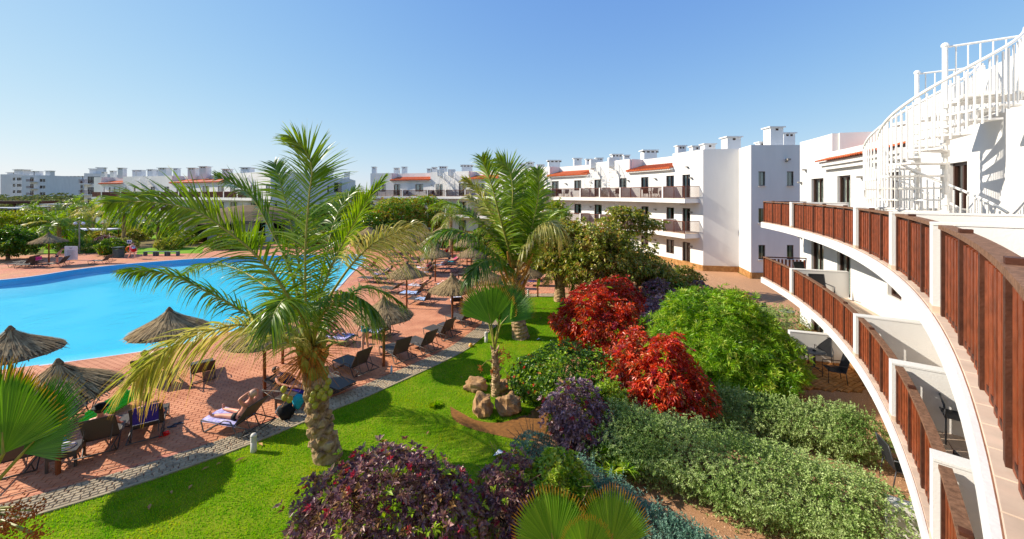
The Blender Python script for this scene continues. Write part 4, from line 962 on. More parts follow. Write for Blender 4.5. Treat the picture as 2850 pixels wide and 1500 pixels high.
# ---- palms
def frondmat(name, cols, tip, pos=.85): return leafmat(name, cols, .42, .35, (tip, pos, .15), gloss=.45, clump=.7)
FR_G = frondmat('coconut_leaflet_green', ['#4e6e14', '#6a8a1c', '#88a02c', '#a0ae40'], '#c0ac54')
FR_Y = frondmat('coconut_leaflet_yellowing', ['#84943a', '#a3a452', '#bcb26c', '#c8b478'], '#c09a50', .8)
FR_D = frondmat('coconut_leaflet_dark', ['#3c5c14', '#52741a', '#6a8a24', '#829a32'], '#8f8a40')
FAN = frondmat('fan_palm_green', ['#4a7c12', '#62941c', '#7aa828', '#8eb434'], '#e08a34', .84)
FAN_D = frondmat('fan_palm_deep_green', ['#2c5a12', '#3a7018', '#4c8420', '#5e902a'], '#c88c3a', .88)
def frond(path, m, n=80, Lm=1.05, W=.04, h=None, vee=.35, droop=.5, base_free=.12, parent=None, name='frond', segs=4, rw=.035, twist=0.0, off=(0, 0, 0), a0=75, a1=28):
    """path: rachis control points (world); h: horizontal heading, leaflets spread to both sides of it"""
    NP = 48; P = np.array([tuple(p) for p in catmull(path, NP)]) - np.array(off); T = unit(np.gradient(P, axis=0))
    if h is None: h = (P[-1] - P[0]); h[2] = 0
    h = np.array([h[0], h[1], 0.]) ; h = h / max(1e-6, np.linalg.norm(h)); S0 = np.array([-h[1], h[0], 0.])
    S = unit(S0[None] - (T @ S0)[:, None] * T); Nn = np.cross(T, S); Nn = np.where((Nn[:, 2:3] < 0) & (abs(T[:, 2:3]) < .7), -Nn, Nn)
    if twist: S, Nn = S * math.cos(twist) + Nn * math.sin(twist), Nn * math.cos(twist) - S * math.sin(twist)
    u = base_free + (1 - base_free) * (np.arange(n) + .5) / n; V, A, Fc = [], [], []
    for side in (-1, 1):
        uu = np.clip(u + rng.uniform(-.3, .3, n) / n, 0, .999); fi = uu * (NP - 1); i0 = np.minimum(fi.astype(int), NP - 2); fr = (fi - i0)[:, None]
        p = P[i0] * (1 - fr) + P[i0 + 1] * fr; t, s, nn = T[i0], S[i0], Nn[i0]
        q = (uu - base_free) / (1 - base_free); Lg = Lm * (np.sin(np.clip(q * .86 + .14, 0, 1) * math.pi) ** .55 * .9 + .12) * rng.uniform(.85, 1.08, n)
        al = np.radians(a0 + (a1 - a0) * q + rng.normal(0, 4, n))[:, None]
        d = unit(s * side * np.sin(al) + t * np.cos(al) + nn * (vee + rng.normal(0, .1, (n, 1)))); wv = unit(t - (t * d).sum(1, keepdims=True) * d)
        tw = rng.normal(0, .5, (n, 1)); bn = np.cross(d, wv); wv = unit(wv * np.cos(tw) + bn * np.sin(tw)); dr = droop * rng.uniform(.6, 1.4, n)
        b = len(V) and sum(len(x) for x in V)
        rows = []
        for j in range(segs + 1):
            w = j / segs; c = p + Lg[:, None] * (d * w) + np.array([0, 0, -1.0]) * (Lg * dr * w * w)[:, None]
            c -= d * (Lg * dr * .35 * w ** 2)[:, None]
            ww = W * .5 * (.55 + .45 * math.sin(math.pi * min(1, w * 1.3 + .1))) * (1 - w ** 3) + .0015
            rows.append(c - wv * ww); rows.append(c + wv * ww)
        V.append(np.stack(rows, 1).reshape(-1, 3)); A.append(np.tile(np.repeat(np.arange(segs + 1) / segs, 2), n))
        k = (segs + 1) * 2; q4 = np.array([[2 * j, 2 * j + 2, 2 * j + 3, 2 * j + 1] for j in range(segs)])
        Fc.append((np.arange(n)[:, None, None] * k + q4[None]).reshape(-1, 4) + (b if b else 0))
    me = np_mesh(name, np.concatenate(V), np.concatenate(Fc), m, np.concatenate(A))
    o = link(bpy.data.objects.new(name, me), parent)
    rb = MB(); PP = [Vector(x) for x in P[::3]]; rb.tube(PP, [rw * (1 - .88 * i / (len(PP) - 1)) for i in range(len(PP))], 6)
    rb.build('midrib', M_PETIOLE, o, smooth=True); return o
def palm_trunk(pts, radii, parent, off, m=M_TRUNK, ring=.09, name='trunk', n=14, amp=.05):
    L_ = sum((Vector(pts[i + 1]) - Vector(pts[i])).length for i in range(len(pts) - 1)); k = max(6, int(L_ / ring) * 2); P = catmull([Vector(p) - Vector(off) for p in pts], k + 1)
    rr = []
    for i in range(k + 1):
        t = i / k * (len(radii) - 1); a = min(int(t), len(radii) - 2); rr.append((radii[a] + (radii[a + 1] - radii[a]) * (t - a)) * (1 + amp if i % 2 else 1 - amp) * random.uniform(.97, 1.03))
    return MB().tube(P, rr, n, jit=.05).build(name, m, parent)
def rand_palm(loc, hgt, nf, L, label, group=None, lean=(0, 0), mats=None, n=44, name='coconut_palm', rt=.2, Lm=.9, seed=0, W=.05, e_hi=82):
    t = thing(name, label, 'palm', loc, 0, group); st = random.getstate(); random.seed(seed)
    top = Vector((lean[0], lean[1], hgt)); palm_trunk([(0, 0, 0), top * .5 + Vector((lean[0] * -.15, 0, 0)), top], [rt * 1.3, rt, rt * .85], t, (0, 0, 0))
    for i in range(nf):
        az = i * 2.399 + random.uniform(-.2, .2); e = R_(e_hi - (e_hi + 12) * (i / nf) ** .85); Lf = L * random.uniform(.85, 1.08); h = Vector((math.cos(az), math.sin(az), 0)); p = top.copy(); pts = [p.copy()]
        for s_ in range(5):
            ee = e - R_(26) * (s_ * .75 + .15) * random.uniform(.8, 1.1) * (.6 if e > 1.1 else 1); p = p + (h * math.cos(ee) + Vector((0, 0, 1)) * math.sin(ee)) * Lf / 5; pts.append(p.copy())
        frond(pts, (mats or [FR_G, FR_G, FR_D, FR_Y])[i % 4], n, Lm, W, h, .3, random.uniform(.35, .8), .14, t, segs=3, rw=.03)
    random.setstate(st); return t
# big coconut palm in the foreground of the lawn
BP = G(915, 1272); c0 = D(868, 985, 9.95)
cp = thing('coconut_palm', 'big leaning coconut palm in the lawn with green coconuts and huge wind-blown fronds', 'palm', BP)
def PD(x, y, dY=0.0): return D(x, y, 9.95 + dY)
palm_trunk([BP + Vector((0, 0, -.05)), PD(893, 1200, .02), PD(876, 1110), PD(868, 1040), PD(866, 985)], [.36, .26, .21, .21, .24], cp, BP, ring=.16, n=18, amp=.025)
# bark plates and stubs of old leaf bases
for i in range(60):
    t = i / 59; c = PD(908 - 42 * t ** .7, 1258 - 290 * t, 0); az = i * 2.4; r = .31 - .10 * min(1, t * 2); h = Vector((math.cos(az), math.sin(az), 0)); ln = .10 + .34 * max(0, t - .55) * 2
    m_ = MB(); m_.tube([c + h * r * .75, c + h * (r + ln * .25) + Vector((0, 0, ln * .7)), c + h * (r + ln * .5) + Vector((0, 0, ln * 1.3))], [.13, .09, .02], 6, jit=.35); m_.build('leaf_scar', M_TRUNK if t < .7 else M_PETIOLE, cp, BP)
crown0 = PD(868, 960)
FR = [  # photo points with depth offset, material, options
    ([(868, 950, 0), (852, 860, 0), (850, 690, .15), (861, 540, .3), (868, 470, .35), (850, 420, .3), (806, 378, .2)], FR_G, dict(h=(0.12, 1), Lm=1.1, n=105, vee=-.1, droop=.22, a0=70, a1=20, W=.042)),
    ([(862, 950, 0), (830, 880, -.4), (778, 785, -.8), (694, 692, -1.1), (612, 628, -1.2), (542, 585, -1.2), (455, 566, -1.1), (372, 560, -1), (292, 566, -.9)], FR_G, dict(h=(-1, -.25), Lm=1.12, n=125, vee=.1, droop=.34, twist=1.15, W=.042, a0=62, a1=22)),
    ([(864, 945, 0), (835, 840, .3), (800, 730, .5), (755, 643, .7), (728, 590, .8), (700, 548, .9), (655, 515, 1.0), (600, 490, 1.1)], FR_D, dict(h=(-.9, .4), Lm=.95, n=105, vee=.2, droop=.3, twist=1.1, a0=60, a1=20)),
    ([(860, 955, 0), (800, 915, -.2), (720, 893, -.3), (640, 845, -.4), (560, 803, -.4), (480, 766, -.4), (400, 755, -.4), (330, 757, -.4)], FR_D, dict(h=(-1, -.1), Lm=.78, n=105, vee=.1, droop=.5, twist=.9, a0=60, a1=22)),
    ([(862, 985, 0), (820, 960, -.5), (755, 925, -1.0), (672, 903, -1.4), (588, 920, -1.8), (500, 950, -2.1), (430, 1003, -2.35), (372, 1060, -2.5)], FR_Y, dict(h=(-.9, -.5), Lm=1.0, n=110, vee=.0, droop=.62, W=.034, twist=.9, a0=62, a1=24)),
    ([(872, 950, 0), (905, 850, -.1), (950, 775, -.2), (1000, 712, -.3), (1050, 670, -.4), (1110, 645, -.5), (1170, 625, -.6)], FR_Y, dict(h=(1, -.35), Lm=1.1, n=85, vee=-.0, droop=.75, base_free=.40, W=.032, twist=-1.0, a0=66, a1=20)),
    ([(870, 945, 0), (890, 830, .3), (925, 735, .5), (960, 668, .7), (990, 612, .8), (1025, 553, .9), (1075, 490, 1.0)], FR_G, dict(h=(.9, .5), Lm=.8, n=85, vee=.2, droop=.3, a0=55, a1=14, twist=-.8)),
    ([(872, 965, 0), (885, 895, -.5), (920, 850, -.9), (965, 822, -1.2), (1010, 835, -1.5), (1045, 875, -1.7)], FR_D, dict(h=(.8, -.6), Lm=.9, n=95, vee=.0, droop=.8, twist=-.8, a0=62)),
    ([(864, 950, 0), (850, 840, .8), (826, 700, 1.1), (800, 580, 1.4), (778, 500, 1.7), (762, 452, 1.9)], FR_G, dict(h=(-.3, 1), Lm=1.0, n=85, vee=.1, droop=.35)),
    ([(868, 960, 0), (845, 890, -.6), (815, 845, -1.2), (790, 835, -1.7), (765, 870, -2.1), (750, 915, -2.3)], FR_G, dict(h=(-.25, -1), Lm=.8, n=80, vee=.1, droop=.7)),
    ([(874, 960, 0), (915, 890, .5), (960, 830, 1.2), (1010, 800, 1.8), (1070, 815, 2.4), (1120, 850, 2.8)], FR_D, dict(h=(.9, .7), Lm=.85, n=85, vee=.2, droop=.6)),
    ([(868, 955, 0), (880, 850, .9), (905, 720, 1.6), (930, 620, 2.2), (960, 560, 2.6), (1000, 520, 2.9)], FR_D, dict(h=(.3, 1), Lm=.9, n=80, vee=.2, droop=.45)),
    ([(862, 960, 0), (800, 860, .7), (730, 790, 1.4), (650, 745, 2.1), (570, 735, 2.7), (500, 770, 3.2)], FR_D, dict(h=(-1, .6), Lm=.9, n=85, vee=.2, droop=.6)),
]
for pts, m, kw in FR:
    kw = dict(kw); kw['Lm'] *= 1.3; kw['n'] = int(kw['n'] * 1.12); kw['W'] = kw.get('W', .04) * .95; kw['droop'] *= .9
    frond([PD(*p) for p in pts], m, parent=cp, off=BP, rw=.045, segs=5, **kw)
# a dead stalk, flower strands and coconuts
for (x0, y0, x1, y1, dy) in ((872, 960, 960, 960, -.5), (866, 985, 912, 1040, -.55), (850, 980, 780, 1000, -.45), (888, 985, 965, 950, -.3)):
    a, b_ = PD(x0, y0), PD(x1, y1, dy); MB().tube([a, a.lerp(b_, .5) + Vector((0, 0, .12)), b_], [.05, .035, .008], 6).build('old_stalk', M_PETIOLE, cp, BP)
M_STRAND = mat('orange_flower_strand', '#b8742c', .7, .2, .2); M_COCO = mat('green_coconut', '#8f9a34', .45, .4, .25, 14, col2='#b0a23c')
for (sx, sy, n_, dy) in ((810, 1040, 60, -.42), (838, 1005, 46, -.35), (905, 1020, 30, -.4), (905, 975, 34, -.35)):
    m_ = MB(); c = PD(868, 985, -.15)
    for i in range(n_):
        e = PD(sx + random.gauss(0, 34), sy + random.gauss(14, 34), dy + random.gauss(0, .12)); mid = c.lerp(e, .5) + Vector((0, 0, random.uniform(.02, .12))); m_.tube([c, mid, e], [.010, .007, .004], 4)
    m_.build('flower_strands', M_STRAND, cp, BP)
for (x, y, dy) in ((884, 1081, -.3), (896, 1090, -.35), (908, 1078, -.3), (914, 1062, -.28), (889, 1100, -.38), (902, 1105, -.36), (793, 1106, -.5), (806, 1111, -.5), (790, 1083, -.45), (868, 1112, -.42), (877, 1128, -.42), (872, 1098, -.42), (918, 1092, -.25)):
    p = PD(x, y, dy) - BP; m_ = MB(); m_.ball((0, 0, 0), .075, 10, 7, sc=(1, 1, 1.2)); m_.sm = True; o = inst('coconut', m_.mesh('coconut', M_COCO), p, 0, cp)
# second coconut palm, middle distance
B2 = G(1450, 940); YY = B2.y
c2 = thing('coconut_palm', 'coconut palm at the middle of the photo beyond the small fan palm', 'palm', B2)
def P2(x, y, dY=0.0): return D(x, y, YY + dY)
palm_trunk([B2 + Vector((0, 0, -.05)), P2(1440, 880), P2(1430, 820), P2(1432, 765)], [.42, .3, .26, .36], c2, B2, ring=.14)
for i in range(30):
    t = i / 29; c = P2(1432, 850 - 100 * t); az = i * 2.4; h = Vector((math.cos(az), math.sin(az), 0)); MB().tube([c + h * .2, c + h * (.34 + .25 * t) + Vector((0, 0, .25)), c + h * (.5 + .5 * t) + Vector((0, 0, .55 + .5 * t))], [.10, .07, .03], 6, jit=.15).build('leaf_base', mat('orange_brown_leaf_base', '#b5803c', .7, .2, .3, 9), c2, B2)
FR2 = [
    ([(1432, 740, 0), (1428, 680, 0), (1425, 600, 0), (1427, 530, .2), (1418, 475, .4), (1385, 442, .5)], FR_G, dict(h=(.2, 1), Lm=1.6, vee=-.1, droop=.3)),
    ([(1430, 745, 0), (1415, 690, -.2), (1390, 600, -.5), (1370, 520, -.7), (1350, 465, -.8), (1340, 440, -.9)], FR_G, dict(h=(-.6, -.6), Lm=1.4, vee=.2, droop=.4)),
    ([(1434, 740, 0), (1446, 670, .2), (1452, 600, .4), (1455, 530, .6), (1470, 480, .8)], FR_G, dict(h=(.5, .8), Lm=1.5, vee=.1, droop=.35)),
    ([(1428, 755, 0), (1400, 725, -.4), (1350, 685, -.8), (1300, 650, -1.2), (1255, 640, -1.5), (1215, 655, -1.8), (1190, 680, -2)], FR_D, dict(h=(-1, -.4), Lm=1.3, vee=.1, droop=.8)),
    ([(1428, 750, 0), (1395, 690, .3), (1345, 630, .6), (1300, 590, .9), (1255, 568, 1.2), (1205, 570, 1.4)], FR_G, dict(h=(-1, .3), Lm=1.3, vee=.25, droop=.6)),
    ([(1428, 750, 0), (1405, 680, .6), (1375, 620, 1.2), (1345, 580, 1.8), (1300, 545, 2.2)], FR_Y, dict(h=(-.7, .8), Lm=1.3, vee=.2, droop=.55)),
    ([(1436, 745, 0), (1460, 690, -.3), (1490, 640, -.6), (1520, 618, -.9), (1548, 625, -1.2), (1562, 645, -1.4)], FR_Y, dict(h=(1, -.4), Lm=1.2, vee=.0, droop=.95)),
    ([(1436, 745, 0), (1470, 700, .4), (1505, 640, .9), (1535, 600, 1.3), (1575, 585, 1.7)], FR_G, dict(h=(1, .5), Lm=1.3, vee=.25, droop=.6)),
    ([(1428, 755, 0), (1395, 735, -.8), (1355, 725, -1.5), (1325, 745, -2.1), (1300, 785, -2.6)], FR_D, dict(h=(-.8, -.8), Lm=1.0, vee=.1, droop=.8)),
    ([(1436, 745, 0), (1468, 670, -.1), (1490, 590, -.2), (1500, 520, -.2), (1495, 470, -.2)], FR_G, dict(h=(.8, -.5), Lm=1.2, vee=.1, droop=.35, twist=-.6)),
    ([(1430, 745, 0), (1400, 660, .2), (1365, 590, .3), (1325, 530, .4), (1290, 500, .5)], FR_Y, dict(h=(-.9, .4), Lm=1.2, vee=.15, droop=.4, twist=.8)),
    ([(1434, 745, 0), (1445, 650, 1), (1462, 590, 1.8), (1490, 550, 2.5), (1525, 530, 3)], FR_D, dict(h=(.5, 1), Lm=1.3, vee=.2, droop=.5)),
]
for pts, m, kw in FR2: kw = dict(kw, Lm=kw['Lm'] * 1.22, droop=kw['droop'] * .8); frond([P2(*p) for p in pts], m, n=115, W=.062, rw=.06, segs=4, base_free=.08, parent=c2, off=B2, **kw)
# ---- fan palms
def fan_leaf(hast, direc, facing, R, spread=205, nseg=46, m=FAN, parent=None, off=(0, 0, 0), petiole=None, free=.26, cup=.18):
    """palmate leaf: hast = hastula point, direc = middle direction, facing = blade normal"""
    d = Vector(direc).normalized(); nrm = Vector(facing); nrm = (nrm - d * nrm.dot(d)).normalized(); s = d.cross(nrm); V, A, Fc = [], [], []
    o = Vector(hast) - Vector(off); da = R_(spread) / nseg
    for i in range(nseg):
        a = -R_(spread) / 2 + da * (i + .5); rl = R * (1 - .22 * abs(a / R_(spread / 2)) ** 2) * random.uniform(.96, 1.03); b = len(V); gap = da * .5
        droop = random.uniform(.02, .1)
        for j, (r, wf) in enumerate(((.03, 1), (.3, 1), (1 - free, 1.0), (1 - free * .5, .62), (1 - free * .18, .3), (1.0, .03))):
            for k, ss in enumerate((-1, 0, 1)):
                aa = a + ss * gap * wf * (1 if r < 1 - free + .01 else (1 - free) / r); rr = rl * r
                z = (.0 if ss == 0 else 1) * rr * da * .28 * (wf if r > .5 else 1) - cup * rr * rr / R * abs(math.sin(aa)) * -1 - droop * max(0, r - .6) ** 2 * R * 3
                p = o + d * rr * math.cos(aa) + s * rr * math.sin(aa) + nrm * z; V.append(tuple(p)); A.append(r)
        for j in range(5):
            for k in (0, 1): Fc.append((b + j * 3 + k, b + j * 3 + k + 1, b + j * 3 + 4 + k, b + j * 3 + 3 + k))
    ob = link(bpy.data.objects.new('fan_leaf', np_mesh('fan_leaf', V, Fc, m, A)), parent)
    if petiole is not None: MB().tube([Vector(petiole) - Vector(off), (Vector(petiole).lerp(Vector(hast), .5)) + Vector((0, 0, .05)) - Vector(off), o, o + d * R * .25], [.035, .028, .022, .008], 6).build('petiole', M_PETIOLE, ob)
    return ob
# small fan palm on the lawn
B3 = G(1380, 1100); Y3 = B3.y; fp = thing('fan_palm', 'small young fan palm with slim trunk standing in the rock bed', 'palm', B3)
P3 = lambda x, y, dy=0: D(x, y, Y3 + dy)
palm_trunk([B3 + Vector((0, 0, -.05)), P3(1380, 1040), P3(1377, 975)], [.17, .13, .11], fp, B3, ring=.08)
for i in range(26):
    t = i / 25; c = P3(1380, 1095 - 125 * t); az = i * 2.4; h = Vector((math.cos(az), math.sin(az), 0)); MB().tube([c + h * .1, c + h * .17 + Vector((0, 0, .07)), c + h * .19 + Vector((0, 0, .13))], [.05, .035, .012], 5, jit=.2).build('leaf_scar', M_TRUNK, fp, B3)
pt = P3(1376, 975)
for hx, hy, dy, ux, uy, fx, fy, fz, R, m, sp in ((1368, 903, -.05, -.28, 1, -.2, -1, .3, 1.5, FAN, 112), (1394, 902, -.02, .85, .95, -.25, -1, .25, 1.5, FAN_D, 75), (1388, 893, .2, .25, 1.2, -.1, -1, .1, 1.55, FAN_D, 90), (1360, 895, .25, -.75, 1.0, .3, -1, .2, 1.3, FAN, 80), (1388, 905, .35, .25, 1.1, -.9, -.8, 0, 1.3, FAN, 110)):
    fan_leaf(P3(hx, hy, dy), (ux, .1, uy), (fx, fy, fz), R, sp, 40, m, fp, B3, pt)
M_FRUIT = mat('orange_fruit_cluster', '#c87c22', .7, .2, .35, 40, 1, 60, col2='#8f3c2a')
for x, y, ex, ey, dy in ((1372, 1005, 1338, 1020, -.3), (1388, 985, 1398, 977, -.25), (1386, 990, 1417, 988, -.1), (1386, 1005, 1397, 1000, -.4), (1390, 1020, 1415, 1048, -.3), (1374, 1015, 1370, 1030, -.35)):
    a, b_ = P3(x, y), P3(ex, ey, dy); MB().tube([a, a.lerp(b_, .5) + Vector((0, 0, .1)), b_], [.02, .015, .01], 5).build('fruit_stalk', M_PETIOLE, fp, B3)
    m_ = MB()
    for _ in range(26): m_.ball(b_ + Vector((random.gauss(0, .045), random.gauss(0, .045), random.gauss(-.04, .06))), .02, 5, 4)
    tag(m_.build('fruit_cluster', M_FRUIT, fp, B3), kind='stuff')
# near fan palm at the left edge
B4 = Vector((-7.75, 5.55, 0)); Y4 = B4.y; f4 = thing('fan_palm', 'fan palm cut off by the left edge with broad pleated leaves', 'palm', B4); P4 = lambda x, y, dy=0: D(x, y, Y4 + dy)
t4 = Vector((-7.72, 5.55, 2.2)); palm_trunk([B4, B4.lerp(t4, .5), t4], [.16, .13, .13], f4, B4)
for hx, hy, dy, ux, uz, fx, fy, fz, R, m, sp in ((10, 1262, 0, -.12, 1, .1, -1, .35, 1.2, FAN, 150), (62, 1262, .1, .9, .95, -.15, -1, .45, 1.28, FAN_D, 90), (-40, 1235, .1, -.5, 1, .2, -1, .3, 1.2, FAN, 160), (5, 1230, .35, -.05, 1.2, 0, -1, .2, 1.3, FAN_D, 120)):
    fan_leaf(P4(hx, hy, dy), (ux, .05, uz), (fx, fy, fz), R, sp, 46, m, f4, B4, t4)
for ex, ey, dy in ((45, 1410, -.1), (90, 1420, -.15), (15, 1450, -.2), (55, 1440, .1), (90, 1480, -.3), (20, 1475, -.25), (-15, 1440, 0), (98, 1490, .1)):
    a, b_ = t4 + Vector((0, 0, -.15)), P4(ex, ey, dy); MB().tube([a, a.lerp(b_, .5) + Vector((0, 0, .12)), b_], [.025, .018, .01], 5).build('fruit_stalk', M_PETIOLE, f4, B4)
    m_ = MB()
    for _ in range(60): m_.ball(b_ + Vector((random.gauss(0, .06), random.gauss(0, .06), random.gauss(-.02, .05))), .014, 4, 3)
    tag(m_.build('fruit_cluster', M_FRUIT, f4, B4), kind='stuff')
# fan palm at the bottom centre, seen from above
B5 = Vector((1.05, 5.6, 0)); f5 = thing('fan_palm', 'fan palm at the bottom edge with two large fans side by side', 'palm', B5); P5 = lambda x, y, dy=0: D(x, y, 5.6 + dy)
t5 = Vector((1.05, 5.5, .95)); palm_trunk([B5, B5.lerp(t5, .5), t5], [.16, .14, .14], f5, B5)
for hx, hy, dy, ux, uy, uz, fx, fy, fz, R, m, sp in ((1545, 1530, 0, -.25, .3, 1, -.1, -1, .6, .82, FAN, 135), (1700, 1530, .1, .2, .3, 1, .1, -1, .55, .84, FAN, 120), (1630, 1560, -.3, .0, .1, 1, .1, -1, .8, .6, FAN, 110), (1500, 1600, -.1, -1, .1, .6, -.2, -1, .8, .6, FAN_D, 90), (1770, 1610, -.1, 1, .1, .6, .2, -1, .8, .6, FAN_D, 90)):
    fan_leaf(P5(hx, hy, dy), (ux, uy, uz), (fx, fy, fz), R, sp, 40, m, f5, B5, t5)
# ---- shrubs of the flower bed
def E_(x, y, z, rx, ry, rz): return (x, y, z, rx, ry, rz)
shrub('purple_shrub', 'large rounded purple leaved shrub at the bottom edge in front of the big palm', 'shrub', (-2.3, 7.1, 0), [E_(0, 0, 1.0, 1.45, .95, 1.0), E_(-.9, -.1, .6, .8, .8, .75), E_(.9, -.1, .75, .75, .85, .85), E_(.0, .15, 1.2, 1.25, .8, .72), E_(-1.25, -.4, .35, .6, .6, .5)], L_PURP, 2300, 7, .115, .048, 18, tilt=.95, shell=(.62, 1.03), curl=.12)
shrub('red_shrub', 'scarlet leaved shrub mass nearest the lawn, left of the green bush', 'shrub', (3.4, 16.3, 0), [E_(-.1, 0, 1.45, 1.15, 1.15, 1.0), E_(-.75, .4, 1.2, .75, .8, .85), E_(.9, -.5, 1.35, .9, .9, .95), E_(1.5, 1.5, 1.7, .8, .8, .75), E_(.2, .6, 1.9, .7, .7, .5), E_(.4, -.9, .9, .6, .6, .7)], L_RED, 3200, 6, .19, .06, 20, tilt=1.0, shell=(.5, 1.1), rough=.34, curl=.3)
shrub('red_shrub', 'scarlet leaved shrub reaching furthest down in front of the green bush', 'shrub', (4.55, 11.45, 0), [E_(0, 0, 1.4, .85, .8, .95), E_(-.75, .9, 1.2, .75, .8, .85), E_(.4, -.25, .95, .65, .65, .7), E_(-.8, -.4, .75, .6, .6, .6), E_(-.3, 1.6, 1.3, .7, .7, .7), E_(.1, .1, 2.0, .5, .5, .42)], L_RED, 2700, 6, .165, .055, 16, tilt=1.0, shell=(.5, 1.1), rough=.34, curl=.3)
shrub('red_shrub', 'dark red shrub at the back between the almond trees and scarlet shrub', 'shrub', (5.3, 20.3, 0), [E_(0, 0, 1.3, 1.5, 1.1, 1.0), E_(-1.3, .2, 1.1, 1, .9, .8)], leafmat('dark_red_leaves', ['#8a2420', '#b03024', '#c44834', '#94383a'], .3, .4, clump=1.5), 1500, 6, .18, .075, 12, tilt=1.0, shell=(.6, 1.04), curl=.3)
for i, (x, y, z, s_, lab) in enumerate(((1795, 905, 1.2, .75, 'mauve grey shrub squeezed between red shrub and green bush'), (1830, 860, 1.4, .7, 'small mauve shrub on the upper flank of the green bush'), (1830, 800, 1.2, 1.0, 'dusky purple shrub behind the back red shrub'))):
    p = G(x, y, z); shrub('mauve_shrub', lab, 'shrub', (p.x, p.y, 0), [E_(0, 0, z * .75, s_, s_, z * .6), E_(-.3, -.3, z * .5, s_ * .8, s_ * .8, z * .45)], L_MAUVE, 650, 6, .14, .06, 8, shell=(.6, 1.03))
shrub('green_bush', 'broad bright green narrow leaved bush filling the middle right bed', 'bush', (7.55, 13.9, 0), [E_(0, 0, 1.5, 1.8, 1.5, 1.3), E_(-1.0, .5, 1.8, 1.15, 1.2, 1.05), E_(1.1, .1, 1.5, 1.0, 1.1, 1.0), E_(.5, -1.1, .95, 1.1, 1.0, .85), E_(-.9, -1.2, .9, 1.2, 1.0, .8), E_(.3, .8, 2.0, 1.3, 1.2, .9), E_(1.5, -.7, .8, .8, .8, .5)], L_GREEN, 5200, 12, .20, .026, 26, tilt=1.0, shell=(.5, 1.1), rough=.34, curl=.15, fold=.1)
shrub('hibiscus_bush', 'dark green hibiscus bush with a few pink flowers below the red shrubs', 'bush', (1.75, 12.9, 0), [E_(0, 0, .9, 1.35, 1.15, .85), E_(-1.0, .0, .65, .8, .8, .65), E_(1.0, -.4, .85, .95, .9, .8), E_(.5, -1.1, .6, .8, .7, .6)], L_DKGREEN, 3600, 5, .085, .055, 18, tilt=1.1, shell=(.6, 1.05), rough=.25)
shrub('mauve_shrub', 'tall rounded mauve grey shrub in front of the hibiscus bush', 'shrub', (1.75, 10.35, 0), [E_(0, 0, .95, .78, .7, .8), E_(.15, -.2, .6, .75, .65, .6)], L_MAUVE, 1300, 7, .12, .05, 10, shell=(.6, 1.03))
shrub('leafy_bush', 'lime green bush with yellow tinged leaves squeezed behind the mauve shrub', 'bush', (2.7, 10.8, 0), [E_(0, 0, .75, .65, .6, .75), E_(.2, -.5, .4, .5, .5, .45)], L_YGREEN, 900, 5, .10, .055, 8)
shrub('purple_shrub', 'low purple shrub with pink tips between big purple shrub and variegated bush', 'shrub', (.02, 7.9, 0), [E_(0, 0, .85, .6, .55, .55), E_(-.15, -.35, .5, .6, .5, .5)], L_PURP, 800, 7, .10, .042, 8)
shrub('variegated_bush', 'variegated yellow green bush right above the bottom fan palm', 'bush', (.95, 7.9, 0), [E_(0, 0, .85, .62, .55, .6), E_(.2, -.3, .45, .7, .55, .5)], L_YGREEN, 950, 7, .11, .05, 8)
shrub('blue_grey_bush', 'small blue grey cushion bush at the lawn corner by the mauve shrub', 'bush', (.55, 9.9, 0), [E_(0, 0, .3, .5, .45, .38)], L_GREY2, 900, 5, .05, .02, 5)
for i, (x, y, h_) in enumerate(((-.55, 8.0, .95), (-.75, 7.3, .8), (-.35, 7.0, .7))):
    t = thing('straggly_plant', 'thin yellowing straggly stems beside the big purple shrub', 'plant', (x, y, 0), 0, 'straggly stems beside the purple shrub'); m_ = MB(); P_, D_ = [], []
    for k in range(40):
        a = random.uniform(0, 6.28); r = random.uniform(.05, .3); tip = Vector((math.cos(a) * r, math.sin(a) * r, h_ * random.uniform(.7, 1.15))); m_.tube([(0, 0, 0), tip * .5, tip], [.008, .005, .003], 4)
        for q in range(9): u = random.uniform(.3, 1); P_.append(tuple(tip * u)); D_.append((random.gauss(0, 1), random.gauss(0, 1), random.gauss(.4, .6)))
    m_.build('stems', mat('straw_stem', '#9a7a40', .9, .1, .2), t); P_ = np.array(P_); D_ = unit(np.array(D_)); v, f = leaves(P_, D_, rng.uniform(.04, .09, len(P_)), rng.uniform(.012, .022, len(P_))); link(bpy.data.objects.new('foliage', np_mesh('foliage', v, f, L_YGREEN)), t)
def spiky(loc, n, L_, m, label, group=None, name='spiky_plant', heads=1, hz=.0, sp=.4):
    t = thing(name, label, 'plant', loc, 0, group); P_, D_ = [], []
    for h_ in range(heads):
        c = (random.gauss(0, sp), random.gauss(0, sp), hz * random.uniform(.5, 1.2))
        for k in range(n): P_.append(c); D_.append((random.gauss(0, 1), random.gauss(0, 1), random.uniform(.1, 1.1)))
    P_ = np.array(P_, float); D_ = unit(np.array(D_)); v, f = leaves(P_, D_, rng.uniform(.7, 1.1, len(P_)) * L_, np.full(len(P_), L_ * .07), .2, .25); link(bpy.data.objects.new('foliage', np_mesh('foliage', v, f, m)), t)
    if hz: branches([(0, 0, hz * .7, sp, sp, hz * .4)], heads, .012).build('stems', M_BARK, t)
    return t
spiky((2.35, 9.25, 0), 26, .34, L_GREEN, 'spiky green tufts between the mauve shrub and the long grey green hedge', heads=16, hz=.55, sp=.33)
for x, y, s_ in ((1320, 1120, .34), (1378, 1162, .2), (1437, 1170, .2), (1425, 1080, .3), (1350, 1075, .3), (1300, 1105, .28)):
    p = G(x, y); spiky(p, 260, s_, M_GRASS, 'bright green grass tuft among the boulders', 'grass tufts among the boulders', 'grass_tuft', 1)
